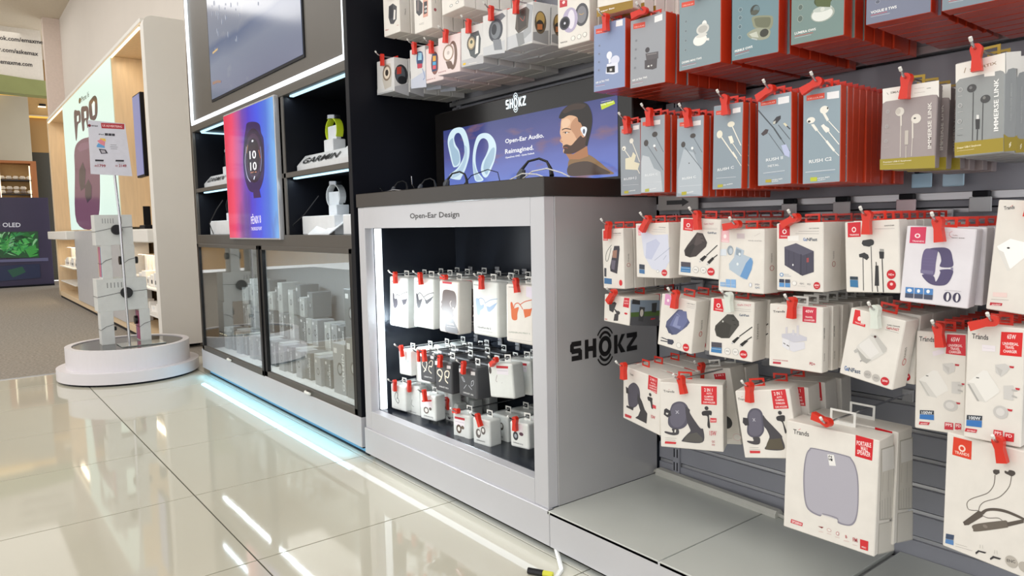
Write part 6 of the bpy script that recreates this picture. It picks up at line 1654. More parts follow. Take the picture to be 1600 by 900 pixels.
for x0, x1 in ((-11.25, -9.9), (-6.8, -5.72)):
    A('shelf', x0, x1, 1.21, 1.46, 0.42, 0.435, PW); A('shelf', x0, x1, 1.21, 1.46, 0.22, 0.235, PW)
    n = 9 if x0 < -9 else 7
    for i in range(n):
        x = x0+0.12+(x1-x0-0.24)*i/(n-1)
        c = B('accessory_card', (-0.05, 0.05, 0, 0.02, -0.17, 0), WHITE, None, loc=(x, 1.34, 0.66), label='white card, %s from the left, hanging under the %s white ledge' % (ORD[i], 'far' if x0 < -9 else 'near'), cat='package', group='white cards hanging in the %s bay' % ('far' if x0 < -9 else 'near'))
        B('hook', (-0.004, 0.004, -0.06, 0.12, 0.005, 0.012), CHROME, c)
        c = B('accessory_box', (-0.05, 0.05, 0, 0.08, 0, 0.07+0.02*(i % 3)), [WHITE, GREYWHITE][i % 2], None, loc=(x, 1.26, 0.435), rot=(0, 0, 0.1*((i*7) % 3-1)), label='small white box, %s from the left, upper shelf of the %s oak bay' % (ORD[i], 'far' if x0 < -9 else 'near'), cat='package', group='small boxes in the %s oak bay' % ('far' if x0 < -9 else 'near'))
        B('label_sticker', (-0.02, 0.02, -0.001, 0.0, 0.02, 0.05), BLACKL, c)
        if x0 > -9: 
            c = B('accessory_box', (-0.05, 0.05, 0, 0.08, 0, 0.05+0.02*(i % 2)), WHITE, None, loc=(x, 1.26, 0.235), rot=(0, 0, 0.15*((i*5) % 3-1)), label='small white box, %s from the left, lowest shelf of the near oak bay' % ORD[i], cat='package', group='small boxes on the lowest shelf')
            B('label_sticker', (-0.02, 0.02, -0.001, 0.0, 0.02, 0.04), GREYWHITE, c)
sn = thing('wall_screen', 'slim lavender-blue screen edge in the near oak bay', 'screen', (-6.2, 1.27, 1.29)); B('frame', (-0.25, 0.02, 0, 0.03, 0, 0.64), BLACKL, sn); B('panel', (-0.24, 0.0, -0.004, 0.0, 0.015, 0.63), glow('lavender_screen', '8e92c4', 0.8), sn)
ph = thing('phone_on_stand', 'small black phone standing open on the white oak-unit ledge', 'phone', (-6.0, 1.22, 0.88)); B('stand', (-0.09, 0.09, -0.03, 0.03, 0, 0.03), BLACKL, ph, 0.008); B('phone', (0.02, 0.03, -0.02, 0.03, 0.03, 0.17), BLACKL, ph); 
# ================================================================== round podium
pd = thing('round_podium', 'white round two-step podium with a mirrored black top', 'podium', (-4.86, 0.85, 0))
MB().disc((0, 0, 0.012), 0.385, 0.063, 72).build('lower_step', PODW, pd, True); MB().disc((0, 0, 0), 0.37, 0.012, 48).build('base', BLACKL, pd); 
mb = MB(); n = 72; ri, ro = 0.30, 0.335
vs = []
for k in range(n):
    c, s_ = math.cos(2*math.pi*k/n), math.sin(2*math.pi*k/n)
    vs += [(c*ro, s_*ro, .075), (c*ro, s_*ro, .195), (c*ri, s_*ri, .195), (c*ri, s_*ri, .075)]
mb.add(vs, [(k*4+j, ((k+1) % n)*4+j, ((k+1) % n)*4+(j+1) % 4, k*4+(j+1) % 4) for k in range(n) for j in range(4)]); mb.build('upper_step', PODW, pd)
MB().disc((0, 0, 0.075), 0.302, 0.115, 72).build('mirror_top', mat('smoked_mirror', '3c3a38', 0.08, 0.5, 0.05), pd, label='dark mirrored disc')
# cartons stacked like a small figure
GW = mat('pale_carton', 'd0d2d0', 0.4); TAG = mat('black_security_tag', '121214', 0.35)
def carton(y0, y1, z0, z1, d, label, tag=None, cable=True, side=None, x=-4.86):
    t = thing('device_carton', label, 'box', (x-d/2, (y0+y1)/2, z0), (0, 0, 0), 'white cartons stacked on the podium'); w = y1-y0; h = z1-z0
    B('carton', (-d/2, d/2, -w/2, w/2, 0, h), GW, t, 0.001)
    if cable: MB().tube([(-d/2-.002, -w/2-.002, h*.45), (d/2+.002, -w/2-.002, h*.45), (d/2+.002, -w*.1, h*.55), (d/2+.002, w/2, h*.6)], 0.0012, 5).build('security_cable', DARKWIRE, t)
    if side: B('device_picture', (-d*.42, d*.42, -w/2-.001, -w/2, h*.05, h*.95), side, t, 0.0003)
    if tag:
        ax, ty, tz, r = tag; c = (d/2, ty-(y0+y1)/2, tz-z0) if ax == 'x' else ((0, -w/2-.018, tz-z0) if ax == 'a' else (0, w/2, tz-z0))
        MB().disc(c, r, 0.018, 24, 'x' if ax == 'x' else 'y').build('security_tag', TAG, t)
    if ax_print(w, h):
        P = Print()
        for i in range(5): P.shape(('p', '8a8c8c', [((-.30+.07*i)*w*1000, .72*h*1000), ((-.28+.07*i)*w*1000, .72*h*1000), ((-.28+.07*i)*w*1000, .88*h*1000), ((-.30+.07*i)*w*1000, .88*h*1000)]))
        o = obj('printed_label', P.mesh('printed_label', INK), t, (d/2, 0, 0)); o.rotation_euler = (0, 0, math.radians(90))
    return t
def ax_print(w, h): return w > h*.9
PINKS = rampmat('pink_device_picture', 'X', [(0, '30508a'), (.4, 'c06088'), (1, 'a02868')], 0, 0.1, 20, lo=-.06, hi=.06); RAIN = rampmat('striped_device_picture', 'X', [(0, 'e0b040'), (.3, '8060a0'), (.6, 'd86060'), (1, '3080a8')], 0, 0.1, 20, lo=-.05, hi=.05)
carton(0.708, 0.778, 0.19, 0.39, 0.09, 'upright white carton forming the left leg of the podium stack', ('b', 0, 0.28, 0.012))
carton(0.918, 0.978, 0.19, 0.39, 0.12, 'upright white carton forming the right leg with a pink device picture', ('a', 0, 0.32, 0.026), True, PINKS)
carton(0.700, 0.970, 0.39, 0.585, 0.13, 'wide white carton with a black tag lying across the two leg cartons', ('x', 0.855, 0.497, 0.033))
carton(0.735, 0.790, 0.585, 0.785, 0.12, 'upright white carton on the left of the second tier, rainbow picture', None, True, RAIN)
carton(0.855, 0.915, 0.585, 0.785, 0.11, 'upright white carton on the right of the second tier, tagged both sides', ('a', 0, 0.69, 0.026))
t = MB().disc((0, 0, 0), 0.022, 0.02, 20, 'y').build('security_tag', TAG, None, loc=(-4.9, 0.915, 0.69), label='round black security tag on the right side of the second-tier carton', cat='security tag')
carton(0.712, 0.912, 0.785, 0.965, 0.12, 'white carton with a black tag topping the podium stack', ('x', 0.824, 0.876, 0.03))
st = thing('price_sign', 'slanted white price sign on a thin steel pole', 'sign', (-4.72, 0.83, 0.19))
B('base_plate', (-0.12, 0.05, -0.05, 0.19, 0.0, 0.006), mat('steel_plate', 'b8bcb8', 0.15, 0.9), st)
MB().tube([(0, 0, 0.006), (0.0, -0.004, 0.3), (0.0, -0.008, 0.75), (0, -0.02, 1.0)], 0.007, 10).build('pole', CHROME, st, True)
MB().tube([(0, -0.008, 0.72), (0, -0.009, 0.76)], 0.009, 10).build('collar', CHROME, st)
MB().prism([(-.135, 1.305), (.052, 1.298), (.073, .996), (-.142+.003, 1.004)], -0.006, 0.0, 'x').build('sign_panel', mat('sign_acrylic', 'dcdce6', 0.3), st)
o = obj('lettering', art_mesh('SIGN', 'lettering', INK, step=0.00005, base=0.0006), st, (0.0, 0.03, 1.01)); o.rotation_euler = (0, 0, math.radians(90))
# ================================================================== watch display cabinet
gc = thing('watch_display_cabinet', 'tall bronze and black cabinet with watch bays over glass doors', 'cabinet', (-3.5, 1.2, 0))
def G(name, x0, x1, y0, y1, z0, z1, m, b=0.0015, parent=gc, **kw): return B(name, (x0+3.5, x1+3.5, y0-1.2, y1-1.2, z0, z1), m, parent, b, **kw)
G('side_panel', -2.478, -2.448, 1.195, 1.65, 0.03, 2.9, BLACKL, label='tall black side panel'); G('side_panel', -4.56, -4.535, 1.2, 1.64, 0.03, 2.9, BRONZE)
G('back_panel', -4.535, -2.478, 1.58, 1.6, 0.1, 2.9, BLACKL); G('header_panel', -4.535, -2.478, 1.21, 1.25, 1.475, 2.9, BRONZE, label='bronze header panel')
for nm, x0, x1, z0, z1 in (('led_frame', -4.53, -2.482, 1.475, 1.495), ('led_frame', -2.492, -2.476, 1.495, 2.9), ('led_frame', -4.536, -4.522, 1.495, 2.9)): G(nm, x0, x1, 1.196, 1.21, z0, z1, LEDW, label='glowing white light frame')
G('top_rail', -4.535, -2.478, 1.20, 1.26, 1.437, 1.475, BRONZE); G('bay_ceiling', -4.535, -2.478, 1.22, 1.58, 1.44, 1.45, BLACKL)
G('shelf', -4.535, -2.478, 1.209, 1.58, 1.085, 1.107, BLACKL); G('shelf_edge', -4.535, -2.478, 1.203, 1.209, 1.085, 1.107, BRONZE); G('counter_rail', -4.535, -2.478, 1.198, 1.58, 0.78, 0.836, BRONZE)
for dx in (-3.93, -3.14): G('divider', dx, dx+.027, 1.209, 1.58, 0.836, 1.44, BLACKL); G('divider_edge', dx, dx+.027, 1.203, 1.209, 0.836, 1.437, BRONZE)
G('side_lining', -4.535, -4.53, 1.215, 1.58, .836, 1.437, BLACKL)
G('light_strip', -3.08, -2.5, 1.222, 1.24, 1.43, 1.437, LEDBAY); G('light_strip', -3.08, -2.5, 1.222, 1.24, 1.078, 1.085, LEDBAY)
G('light_strip', -4.45, -3.95, 1.222, 1.24, 1.43, 1.437, LEDBAY); G('light_strip', -4.45, -3.95, 1.222, 1.24, 1.078, 1.085, LEDBAY); G('light_strip', -4.50, -4.48, 1.24, 1.5, 1.43, 1.437, LEDBAY)
G('cabinet_floor', -4.52, -2.478, 1.21, 1.58, 0.135, 0.15, GREYWHITE); G('inner_back', -4.52, -2.478, 1.565, 1.58, 0.15, 0.78, mat('grey_inner_back', '8c8e90', 0.4))
G('base_fascia', -4.56, -2.446, 1.19, 1.215, 0.035, 0.15, SILVER); G('base_panel', -4.56, -2.446, 1.215, 1.6, 0.10, 0.135, SILVER); G('kick_panel', -4.5, -2.44, 1.216, 1.23, 0.008, 0.10, glow('blue_lit_kick', '62bdf0', 0.55), label='blue-lit kick panel'); G('kick_seal', -4.5, -2.44, 1.214, 1.23, 0.0, 0.008, BLACKL)
for dx0, dx1, lab in ((-4.53, -3.475, 'left sliding glass door'), (-3.475, -2.478, 'right sliding glass door')):
    d = MB().box(dx0+3.5+0.02, dx1+3.5-0.02, -0.004 if dx0 < -4 else 0.004, -0.001 if dx0 < -4 else 0.007, 0.165, 0.78).build('glass_door', GLASS, gc, label=lab)
    yy = (-0.012, 0.006) if dx0 < -4 else (-0.006, 0.012)
    B('door_stile', (dx0+3.5, dx0+3.5+0.032, yy[0], yy[1], 0.15, 0.785), mat('black_anodised', '1c1c1e', 0.3, 0.5), d); B('door_stile', (dx1+3.5-0.026, dx1+3.5, yy[0], yy[1], 0.15, 0.785), _M['black_anodised'], d); B('door_rail', (dx0+3.5, dx1+3.5, yy[0], yy[1], 0.147, 0.176), BRONZE, d); B('door_rail', (dx0+3.5, dx1+3.5, yy[0], yy[1], 0.765, 0.785), BRONZE, d)
    MB().tube([(dx0+3.5+0.5, yy[0]-.002, .160), (dx0+3.5+0.52, yy[0]-.012, .162), (dx0+3.5+0.57, yy[0]-.012, .162)], 0.006, 6).build('lock', WHITEP, d)
# television in the header
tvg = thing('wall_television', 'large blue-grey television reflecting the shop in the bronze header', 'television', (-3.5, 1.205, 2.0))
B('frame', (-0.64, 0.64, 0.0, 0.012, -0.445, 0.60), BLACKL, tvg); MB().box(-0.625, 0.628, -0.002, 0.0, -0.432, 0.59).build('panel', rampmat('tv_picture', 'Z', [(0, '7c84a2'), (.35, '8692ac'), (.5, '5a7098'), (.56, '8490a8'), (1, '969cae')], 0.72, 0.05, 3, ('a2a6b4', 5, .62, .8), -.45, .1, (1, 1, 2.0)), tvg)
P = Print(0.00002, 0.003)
for i in range(70):  # shop reflections painted on the screen as glowing specks
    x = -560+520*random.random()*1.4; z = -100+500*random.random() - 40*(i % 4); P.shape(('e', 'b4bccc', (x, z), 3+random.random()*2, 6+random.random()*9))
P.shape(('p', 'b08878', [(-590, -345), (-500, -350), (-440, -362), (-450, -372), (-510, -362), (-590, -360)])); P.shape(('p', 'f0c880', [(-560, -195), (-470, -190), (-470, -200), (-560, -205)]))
obj('painted_reflections', P.mesh('painted_reflections', ink('tv_reflection_ink', 0.7)), tvg)
# glowing watch poster
fp = thing('poster_screen', 'red to blue glowing poster screen with a big sports watch', 'screen', (-3.51, 1.18, 1.13))
B('frame', (-0.362, 0.352, 0.0, 0.024, -0.315, 0.318), ALU, fp, 0.002)
FEN = rampmat('nebula_picture', 'X', [(0, 'e83058'), (.14, 'f04470'), (.27, 'c05098'), (.40, '7044b0'), (.52, '4838d0'), (.68, '3c58ea'), (.84, '4878e0'), (1, '78b8f4')], 0.95, 0.10, 2.6, ('5a3470', 3.2, .56, .74), -.35, .35, (1, 1, 0.5))
MB().box(-0.355, 0.345, -0.001, 0.0, -0.308, 0.311).build('panel', FEN, fp); obj('lettering', art_mesh('FENIX', 'lettering', GLOW, step=0.00003, base=0.0015), fp, label='watch picture and white lettering')
# watches on white stands
STW = mat('white_acrylic', 'dfe2e6', 0.3); NEON = mat('neon_yellow_rubber', 'c8dc28', 0.45); WBLK = mat('black_rubber', '1e1f22', 0.5); WWHT = mat('white_rubber', 'd8dadc', 0.45); STEEL = mat('watch_steel', '9a9ea4', 0.2, 0.9)
def watch(x, y, z, strap, label, s=1.0):
    t = thing('wrist_watch', label, 'watch', (x, y, z), (0, 0, math.radians(random.uniform(-10, 10))), 'watches displayed in the bays')
    pts = [(0.042*math.cos(a), 0, 0.03+0.042*math.sin(a)) for a in [math.radians(-35+265*i/17) for i in range(18)]]
    mb = MB(); n = len(pts)
    vs = []
    for p in pts:
        for q in ((0, -.012), (0, .012)): vs.append((p[0]*1.0, q[1], p[2]))
    for p in pts:
        for q in ((0, -.012), (0, .012)): vs.append((p[0]*0.93, q[1], 0.03+(p[2]-.03)*0.93))
    fs = []
    for i in range(n-1): a = 2*i; b_ = 2*n+2*i; fs += [(a, a+1, a+3, a+2), (b_, b_+2, b_+3, b_+1), (a, a+2, b_+2, b_), (a+1, b_+1, b_+3, a+3)]
    mb.add([(v[0]*s*1.15, v[1]*s, v[2]*s) for v in vs], fs); mb.build('strap', strap, t)
    MB().disc((0, 0, 0.068*s), 0.023*s, 0.012*s, 24).build('case', STEEL, t, True); MB().disc((0, 0, 0.080*s), 0.019*s, 0.002*s, 24).build('dial', BLACKL, t)
    MB().box(-.034*s, .034*s, -.008*s, .008*s, 0, 0.045*s).build('holder', STW, t); return t
def gstand(x0, x1, z, label, steps, word=True):
    t = thing('display_stand', label, 'display stand', ((x0+x1)/2, 1.25, z), (0, 0, 0), 'white watch stands in the bays'); w = (x1-x0)/2
    if word:
        MB().prism([(0, 0), (.16, 0), (.16, .075), (.04, .075), (0, .03)], -w, w, 'x').build('base', STW, t); P = Print(); P.shape(('t', '202226', 34, (-w*1000+45, 0), (w*1000*.35, 0), 'GARMIN'))
        o = obj('lettering', P.mesh('lettering', INK), t, (0, .0005, .036)); o.rotation_euler = (math.radians(-41), 0, 0)
    else: B('base', (-w, w, 0, .16, 0, .08), STW, t, 0.004)
    for (sx, sw_, sh_) in steps:
        B('step', (sx-sw_, sx+sw_, 0.05, 0.13, 0.07, sh_*.55), STW, t, .003); B('riser', (sx-sw_*.55, sx+sw_*.55, 0.06, 0.12, sh_*.55, sh_), STW, t, .003)
    return t
gstand(-3.10, -2.50, 1.107, 'white slanted stand lettered GARMIN in the upper right bay', [(-.10, .08, .13), (.17, .08, .15)])
watch(-2.90, 1.34, 1.107+.13, NEON, 'sports watch with a neon yellow strap, upper right bay', 1.25); watch(-2.63, 1.34, 1.107+.15, WBLK, 'black sports watch beside the neon one, upper right bay', 1.2)
gstand(-4.53, -4.0, 1.107, 'white slanted stand lettered GARMIN in the upper left bay', [(-.05, .08, .12)]); watch(-4.32, 1.34, 1.107+.12, WBLK, 'dark watch on the stand in the upper left bay', 1.2); watch(-4.14, 1.33, 1.107+.10, WWHT, 'pale strap watch beside the poster, upper left bay', 1.1)
gstand(-3.07, -2.74, .836, 'white block stand in the lower right bay', [(.02, .07, .125)], False); watch(-2.91, 1.34, .836+.125, WWHT, 'white and silver watch on the block stand, lower right bay', 1.25)
gstand(-2.66, -2.48, .836, 'white block stand at the right end of the lower right bay', [(.05, .05, .13)], False); watch(-2.56, 1.34, .836+.13, WWHT, 'watch with a pale strap at the right end of the lower right bay', 1.0)
gstand(-4.46, -4.10, .836, 'white block stand in the lower left bay', [(-.02, .07, .125)], False); watch(-4.30, 1.34, .836+.125, WBLK, 'black strap watch on the block stand, lower left bay', 1.25)
MB().tube([(-4.40, 1.25, .84), (-4.36, 1.22, .90), (-4.28, 1.24, .98), (-4.22, 1.26, 1.03)], .0025, 6).build('security_cable', DARKWIRE, None, label='thin dark cable looping in front of the lower left stand', cat='cable')
MB().tube([(-3.17, 1.24, .845), (-3.10, 1.22, .88), (-3.0, 1.23, .92), (-2.93, 1.27, 1.0)], .0022, 6).build('security_cable', DARKWIRE, None, label='thin dark cable rising from the left of the lower right bay', cat='cable')
for i, (x, a) in enumerate(((-2.86, .5), (-2.76, .45))):
    MB().prism([(0, 0), (.11, .075), (.11, .079), (0, .004)], -0.045, .045, 'x').build('price_card', STW, None, loc=(x, 1.215-0.0, .8365), rot=(0, 0, .25-.3*i), label='tilted white info card, the %s of two before the block stand' % ('left' if i == 0 else 'right'), cat='card', group='info cards in the lower right bay')
# packed watch boxes behind the glass
GB = [mat('mist_card', '989ca0', 0.4), mat('steel_grey_card', '6c7276', 0.4), mat('pale_steel_card', 'acb0b0', 0.4)]
gbm = {}
def gbox(x, y, z, w, d, h, k, word, label, group):
    key = (w, d, h, k, word)
    if key not in gbm:
        P = Print(); W2 = w*500; H = h*1000
        P.shape(('p', 'd8dadc', [(-W2*.8, H*.8), (-W2*.3, H*.8), (-W2*.3, H*.9), (-W2*.8, H*.9)])); P.shape(('e', '3c4044', (W2*.1, H*.5), W2*.42, W2*.5)); P.shape(('e', '9aa0a4', (W2*.1, H*.5), W2*.28, W2*.34))
        if word: P.shape(('t', 'e4e8ea', W2*.34, (W2*.8, H*.08), (W2*.8, H*.82), 'GARMIN'))
        gbm[key] = (MB().cbox(-w/2, w/2, 0, d, 0, h, .001).mesh('boxed_watch', GB[k]), P.mesh('printed_front', INK))
    o = obj('boxed_watch', gbm[key][0], None, (x, y, z), (0, 0, random.uniform(-.03, .03)), label, 'box', group); obj('printed_front', gbm[key][1], o); return o
for i in range(20):
    x = -4.44+.075*i
    gbox(x, 1.30+.015*(i % 3), .15, .066, .09, .13, (i % 3), i % 3 == 1, 'small grey watch box, %s from the left in the front floor row' % ORD[i], 'front row of boxed watches'); 
    if i % 4 != 3: gbox(x, 1.42+.01*(i % 2), .15, .066, .09, .13, 2, False, 'small pale watch box, %s from the left in the second floor row' % ORD[i], 'second row of boxed watches')
    if i % 4 != 3: gbox(x, 1.42, .281, .066, .09, .13, (i+1) % 3, i % 2 == 0, 'small grey watch box, %s from the left, stacked on the second row' % ORD[i], 'stacked boxed watches')
    if i % 5 != 4 and (i < 14): gbox(x, 1.42+.012*(i % 2), .412, .066, .1, .10+.03*(i % 3), 1 if i % 2 else 2, i % 3 == 0, 'watch box topping the rear stack, %s place from the left' % ORD[i], 'topmost boxed watches')
for i, (x, z, h) in enumerate(((-2.86, .15, .22), (-2.73, .15, .26), (-2.60, .15, .22), (-2.73, .411, .2), (-2.60, .371, .26))):
    gbox(x, 1.30, z, .115, .16, h, 1 if i % 2 else 0, True, ['tall grey watch box at the left of the big trio, right door', 'tall grey box with vertical white word, middle of the big trio', 'tall grey box at the far right on the cabinet floor', 'grey box standing on the middle one of the big trio', 'tall grey box stacked at the far right behind glass'][i], 'big watch boxes behind the right door')
# ================================================================== audio cabinet
sc = thing('audio_cabinet', 'silver counter-height cabinet with a black niche of headphone boxes', 'cabinet', (-1.9, 1.2, 0))
def S(name, x0, x1, y0, y1, z0, z1, m, b=0.0015, **kw): return B(name, (x0+1.9, x1+1.9, y0-1.2, y1-1.2, z0, z1), m, sc, b, **kw)
S('front_frame', -2.425, -2.378, 1.2, 1.235, .118, .935, SILVER); S('front_frame', -1.443, -1.388, 1.2, 1.235, .118, .935, SILVER); S('front_frame', -2.378, -1.443, 1.2, 1.235, .86, .935, SILVER, .0005); S('front_frame', -2.378, -1.443, 1.2, 1.235, .118, .186, SILVER, .0005)
S('side_panel', -1.41, -1.386, 1.235, 1.63, .118, .935, SILVERD, .001, label='grey side panel with black lettering'); S('side_panel', -2.425, -2.40, 1.235, 1.63, .118, .935, SILVERD)
S('niche_wall', -2.40, -2.378, 1.235, 1.6, .186, .86, NICHE); S('niche_wall', -1.443, -1.41, 1.235, 1.6, .186, .86, NICHE); S('niche_back', -2.378, -1.443, 1.59, 1.6, .186, .86, NICHE); S('niche_floor', -2.378, -1.443, 1.236, 1.6, .176, .186, NICHE); S('niche_ceiling', -2.378, -1.443, 1.236, 1.6, .86, .87, NICHE)
S('light_strip', -2.378, -2.366, 1.237, 1.262, .188, .858, LEDW, label='vertical white light strip'); S('counter_top', -2.43, -1.383, 1.196, 1.64, .935, .984, COUNTER, .002, label='black-brown counter top')
S('lower_fascia', -2.425, -1.378, 1.193, 1.215, .022, .118, SILVER); S('kick_panel', -2.40, -1.385, 1.222, 1.235, .007, .10, glow('white_lit_kick', 'cfe0f6', 0.5), label='white-lit kick panel'); S('kick_seal', -2.40, -1.385, 1.22, 1.235, 0, .007, BLACKL)
P = Print(); P.shape(('t', '3c3c40', 17, (0, 0), (285, 0), 'Open-Ear Design')); obj('lettering', P.mesh('lettering', INK), sc, (-.153, 0, .890), label='black words Open-Ear Design')
P = Print(); shokz(P, 0, 262, 0, 52, '141214'); o = obj('lettering', P.mesh('lettering', INK), sc, (.5145, 0.082, .500), label='black logo on the side'); o.rotation_euler = (0, 0, math.radians(90))
# light box on the counter
lx = thing('advertising_lightbox', 'wide black light box with earphones and a man in profile', 'light box', (-1.86, 1.5, 0.984))
B('housing', (-.50, .50, 0, .13, 0, .30), mat('black_gloss_housing', '1c1a1a', .2), lx, .003)
SKY = rampmat('dusk_sky_picture', 'Z', [(0, '6c86dc'), (.3, '6a78c4'), (.6, '5a5c9c'), (1, '3c4684')], 0.9, 0.12, 5, ('8c6878', 5.5, .56, .72), 0.0, .235, (1, 1, 3.5))
MB().box(-.44, .445, -.001, 0, .01, .232).build('panel', SKY, lx)
obj('picture', art_mesh('SCREEN', 'picture', GLOW, step=.00003, base=.0014), lx, (0, 0, 1.10-.984), label='earphones, words and a man in profile')
P = Print(); 
s0, s1 = (-330, 0), None
_b = ART['BRAND']; xa = _b[0][3][0]; xb = _b[1][4][0]; za = _b[0][3][1]; 
shokz(P, xa, xb, za+4, 30, 'eafaff'); obj('lettering', P.mesh('lettering', ink('lettering_glow', 1.6)), lx, (0, -.001, 1.10-.984), label='glowing white logo')
# earphones lying on the counter
def wire(name, pts, r, m, label, cat): return MB().tube(pts, r, 6).build(name, m, None, True, label=label, cat=cat)
def hook_phone(x, y, label, s=1.0):
    t = thing('open_ear_headphones', label, 'headphones', (x, y, .984))
    pts = [(-.045, 0, .012), (-.05, 0, .035), (-.035, .01, .055), (-.005, .02, .06), (.025, .02, .05), (.05, .01, .03), (.065, 0, .012)]
    MB().tube([(p[0]*s, p[1]*s, p[2]*s) for p in pts], [.006*s, .0045*s, .003*s, .003*s, .003*s, .0045*s, .006*s], 8).build('neck_band', WBLK, t, True)
    MB().tube([(-.05*s, -.01, .004), (-.045*s, -.008, .02*s), (-.04*s, -.005, .035*s)], [.008*s, .012*s, .007*s], 8).build('ear_piece', mat('grey_rubber', '4c5058', .5), t, True); return t
hook_phone(-2.02, 1.36, 'black ear-hook headphones in the middle of the counter'); hook_phone(-1.60, 1.35, 'grey-black ear-hook headphones near the right end of the counter', 1.15)
hook_phone(-2.20, 1.36, 'black headphones lying under the left earphone picture', .8); hook_phone(-2.36, 1.34, 'black headphones at the far left of the counter', .8)
wire('security_cable', [(-2.47+.06, 1.3, .988), (-2.40, 1.28, 1.006), (-2.36, 1.27, .99), (-2.28, 1.27, .995), (-2.22, 1.27, .99)], .0018, CHROME, 'thin pale cable along the left end of the counter', 'cable')
wire('security_cable', [(-2.05, 1.4, .99), (-2.0, 1.41, 1.03), (-1.92, 1.42, 1.045), (-1.84, 1.4, 1.03), (-1.80, 1.38, .99)], .0015, DARKWIRE, 'thin dark cable arching behind the middle headphones', 'cable')
wire('security_cable', [(-2.24, 1.32, 1.04), (-2.22, 1.31, 1.01), (-2.18, 1.3, .99), (-2.12, 1.3, .99)], .0016, CHROME, 'thin pale cable over the left headphones on the counter', 'cable')
wire('security_cable', [(-1.60, 1.3, .99), (-1.55, 1.3, 1.01), (-1.50, 1.31, 1.015), (-1.45, 1.32, 1.0), (-1.43, 1.33, .988)], .0018, WHITEP, 'thin white cable curling at the right end of the counter', 'cable')
wire('security_cable', [(-1.63, 1.28, .99), (-1.57, 1.28, 1.005), (-1.52, 1.29, 1.0), (-1.49, 1.3, .988)], .0018, WHITEP, 'second white cable curling beside the right headphones', 'cable')
# ================================================================== slat wall and bench
wl = obj('wall_right', None, None, (0, 0, 0), kind='structure')
def Wp(name, x0, x1, y0, y1, z0, z1, m, b=.001): return B(name, (x0, x1, y0, y1, z0, z1), m, wl, b)
XR = 0.85
Wp('backing', -2.448, XR, 1.652, 1.66, .0, 3.0, GROOVE)
z = .098
while z < .89: Wp('slat', -1.386, XR, 1.640, 1.652, z+.006, min(z+.054, .898), SLAT); Wp('groove_strip', -1.386, XR, 1.646, 1.650, z-.006, z+.003, ALU, .0005); z += .06
for z0, z1 in ((.912, 1.196), (1.220, 1.50), (1.52, 1.80), (1.82, 2.4)): Wp('panel', -1.386, XR, 1.640, 1.652, z0, z1, SLAT)
for z0, z1 in ((1.0, 1.330), (1.352, 1.64), (1.66, 2.4)): Wp('panel', -2.448, -1.392, 1.640, 1.652, z0, z1, SLAT)
for zc in (.905, 1.208, 1.51, 1.81): Wp('rail', -1.386, XR, 1.628, 1.652, zc-.007, zc+.009, ALU); 
for zc in (1.341, 1.65): Wp('rail', -2.448, -1.392, 1.628, 1.652, zc-.007, zc+.009, ALU)
for x in (-2.395, -1.318, -.31, .45):
    u = Wp('upright', x-.012, x+.012, 1.632, 1.641, .12, 2.4, SLAT)
    m = MB()
    for i in range(44): m.box(x-.007, x-.004, 1.631, 1.6322, .14+i*.04, .165+i*.04); m.box(x+.004, x+.007, 1.631, 1.6322, .14+i*.04, .165+i*.04)
    m.build('slots', BLACKL, u, kind='stuff')
Wp('rear_panel', -1.39, -1.36, 1.625, 1.645, .985, 1.35, BLACKL)
bn = thing('low_bench', 'low grey bench running under the hanging packages', 'bench', (-.5, 1.2, 0))
def Bn(name, x0, x1, y0, y1, z0, z1, m, b=.001, **kw): return B(name, (x0+.5, x1+.5, y0-1.2, y1-1.2, z0, z1), m, bn, b, **kw)
Bn('front_panel', -1.376, .85, 1.193, 1.21, .022, .116, SILVER); Bn('carcass', -1.385, .85, 1.237, 1.63, .02, .108, SILVERD); Bn('kick_panel', -1.383, .85, 1.222, 1.235, .007, .10, _M['white_lit_kick']); Bn('kick_seal', -1.383, .85, 1.22, 1.235, 0, .007, BLACKL)
Bn('top_panel', -1.385, -1.012, 1.193, 1.638, .108, .118, BENCH); Bn('top_panel', -1.008, -.705, 1.193, 1.638, .108, .1185, BENCH); Bn('top_panel', -.692, .85, 1.193, 1.638, .108, .118, BENCH)
tr = thing('cable_trunking', 'ivory plastic cable cover lying at the back of the bench', 'cable cover', (-1.17, 1.615, .118), (0, 0, math.radians(-3)))
MB().prism([(-.016, 0), (.016, 0), (.016, .008), (.008, .018), (-.010, .018), (-.016, .010)], -.205, .2, 'x').build('cover', TRUNK, tr); MB().tube([(-.225, -.02, .006), (-.215, 0.0, .007), (-.20, .002, .007)], .006, 6).build('cable_end', TRUNK, tr); MB().tube([(.2, 0, .006), (.26, -.01, .006), (.34, -.01, .006)], .005, 6).build('cable_end', TRUNK, tr)
wire('plinth_cable', [(-1.40, 1.222, .03), (-1.36, 1.20, .02), (-1.325, 1.18, .006), (-1.29, 1.155, .005), (-1.27, 1.12, .005), (-1.25, 1.04, .005)], .006, WHITEP, 'white cable trailing from the lit kick panel onto the tiles', 'cable')
t = thing('cable_plug', 'dark plug with a yellow sleeve on the tiles', 'plug', (-1.31, 1.10, .008), (0, 0, .5)); MB().tube([(-.03, 0, 0), (.01, 0, 0)], .008, 8).build('plug_body', DARKWIRE, t); MB().tube([(.01, 0, 0), (.035, 0, 0)], .0075, 8).build('sleeve', mat('yellow_plastic', 'd8d848', .5), t)
sg = thing('direction_sign', 'small grey sign with a black arrow on the slat wall', 'sign', (-1.30, 1.62, .895)); B('panel', (-.07, .07, -.004, 0, 0, .062), mat('light_grey_card', 'a8a8a8', .4), sg)
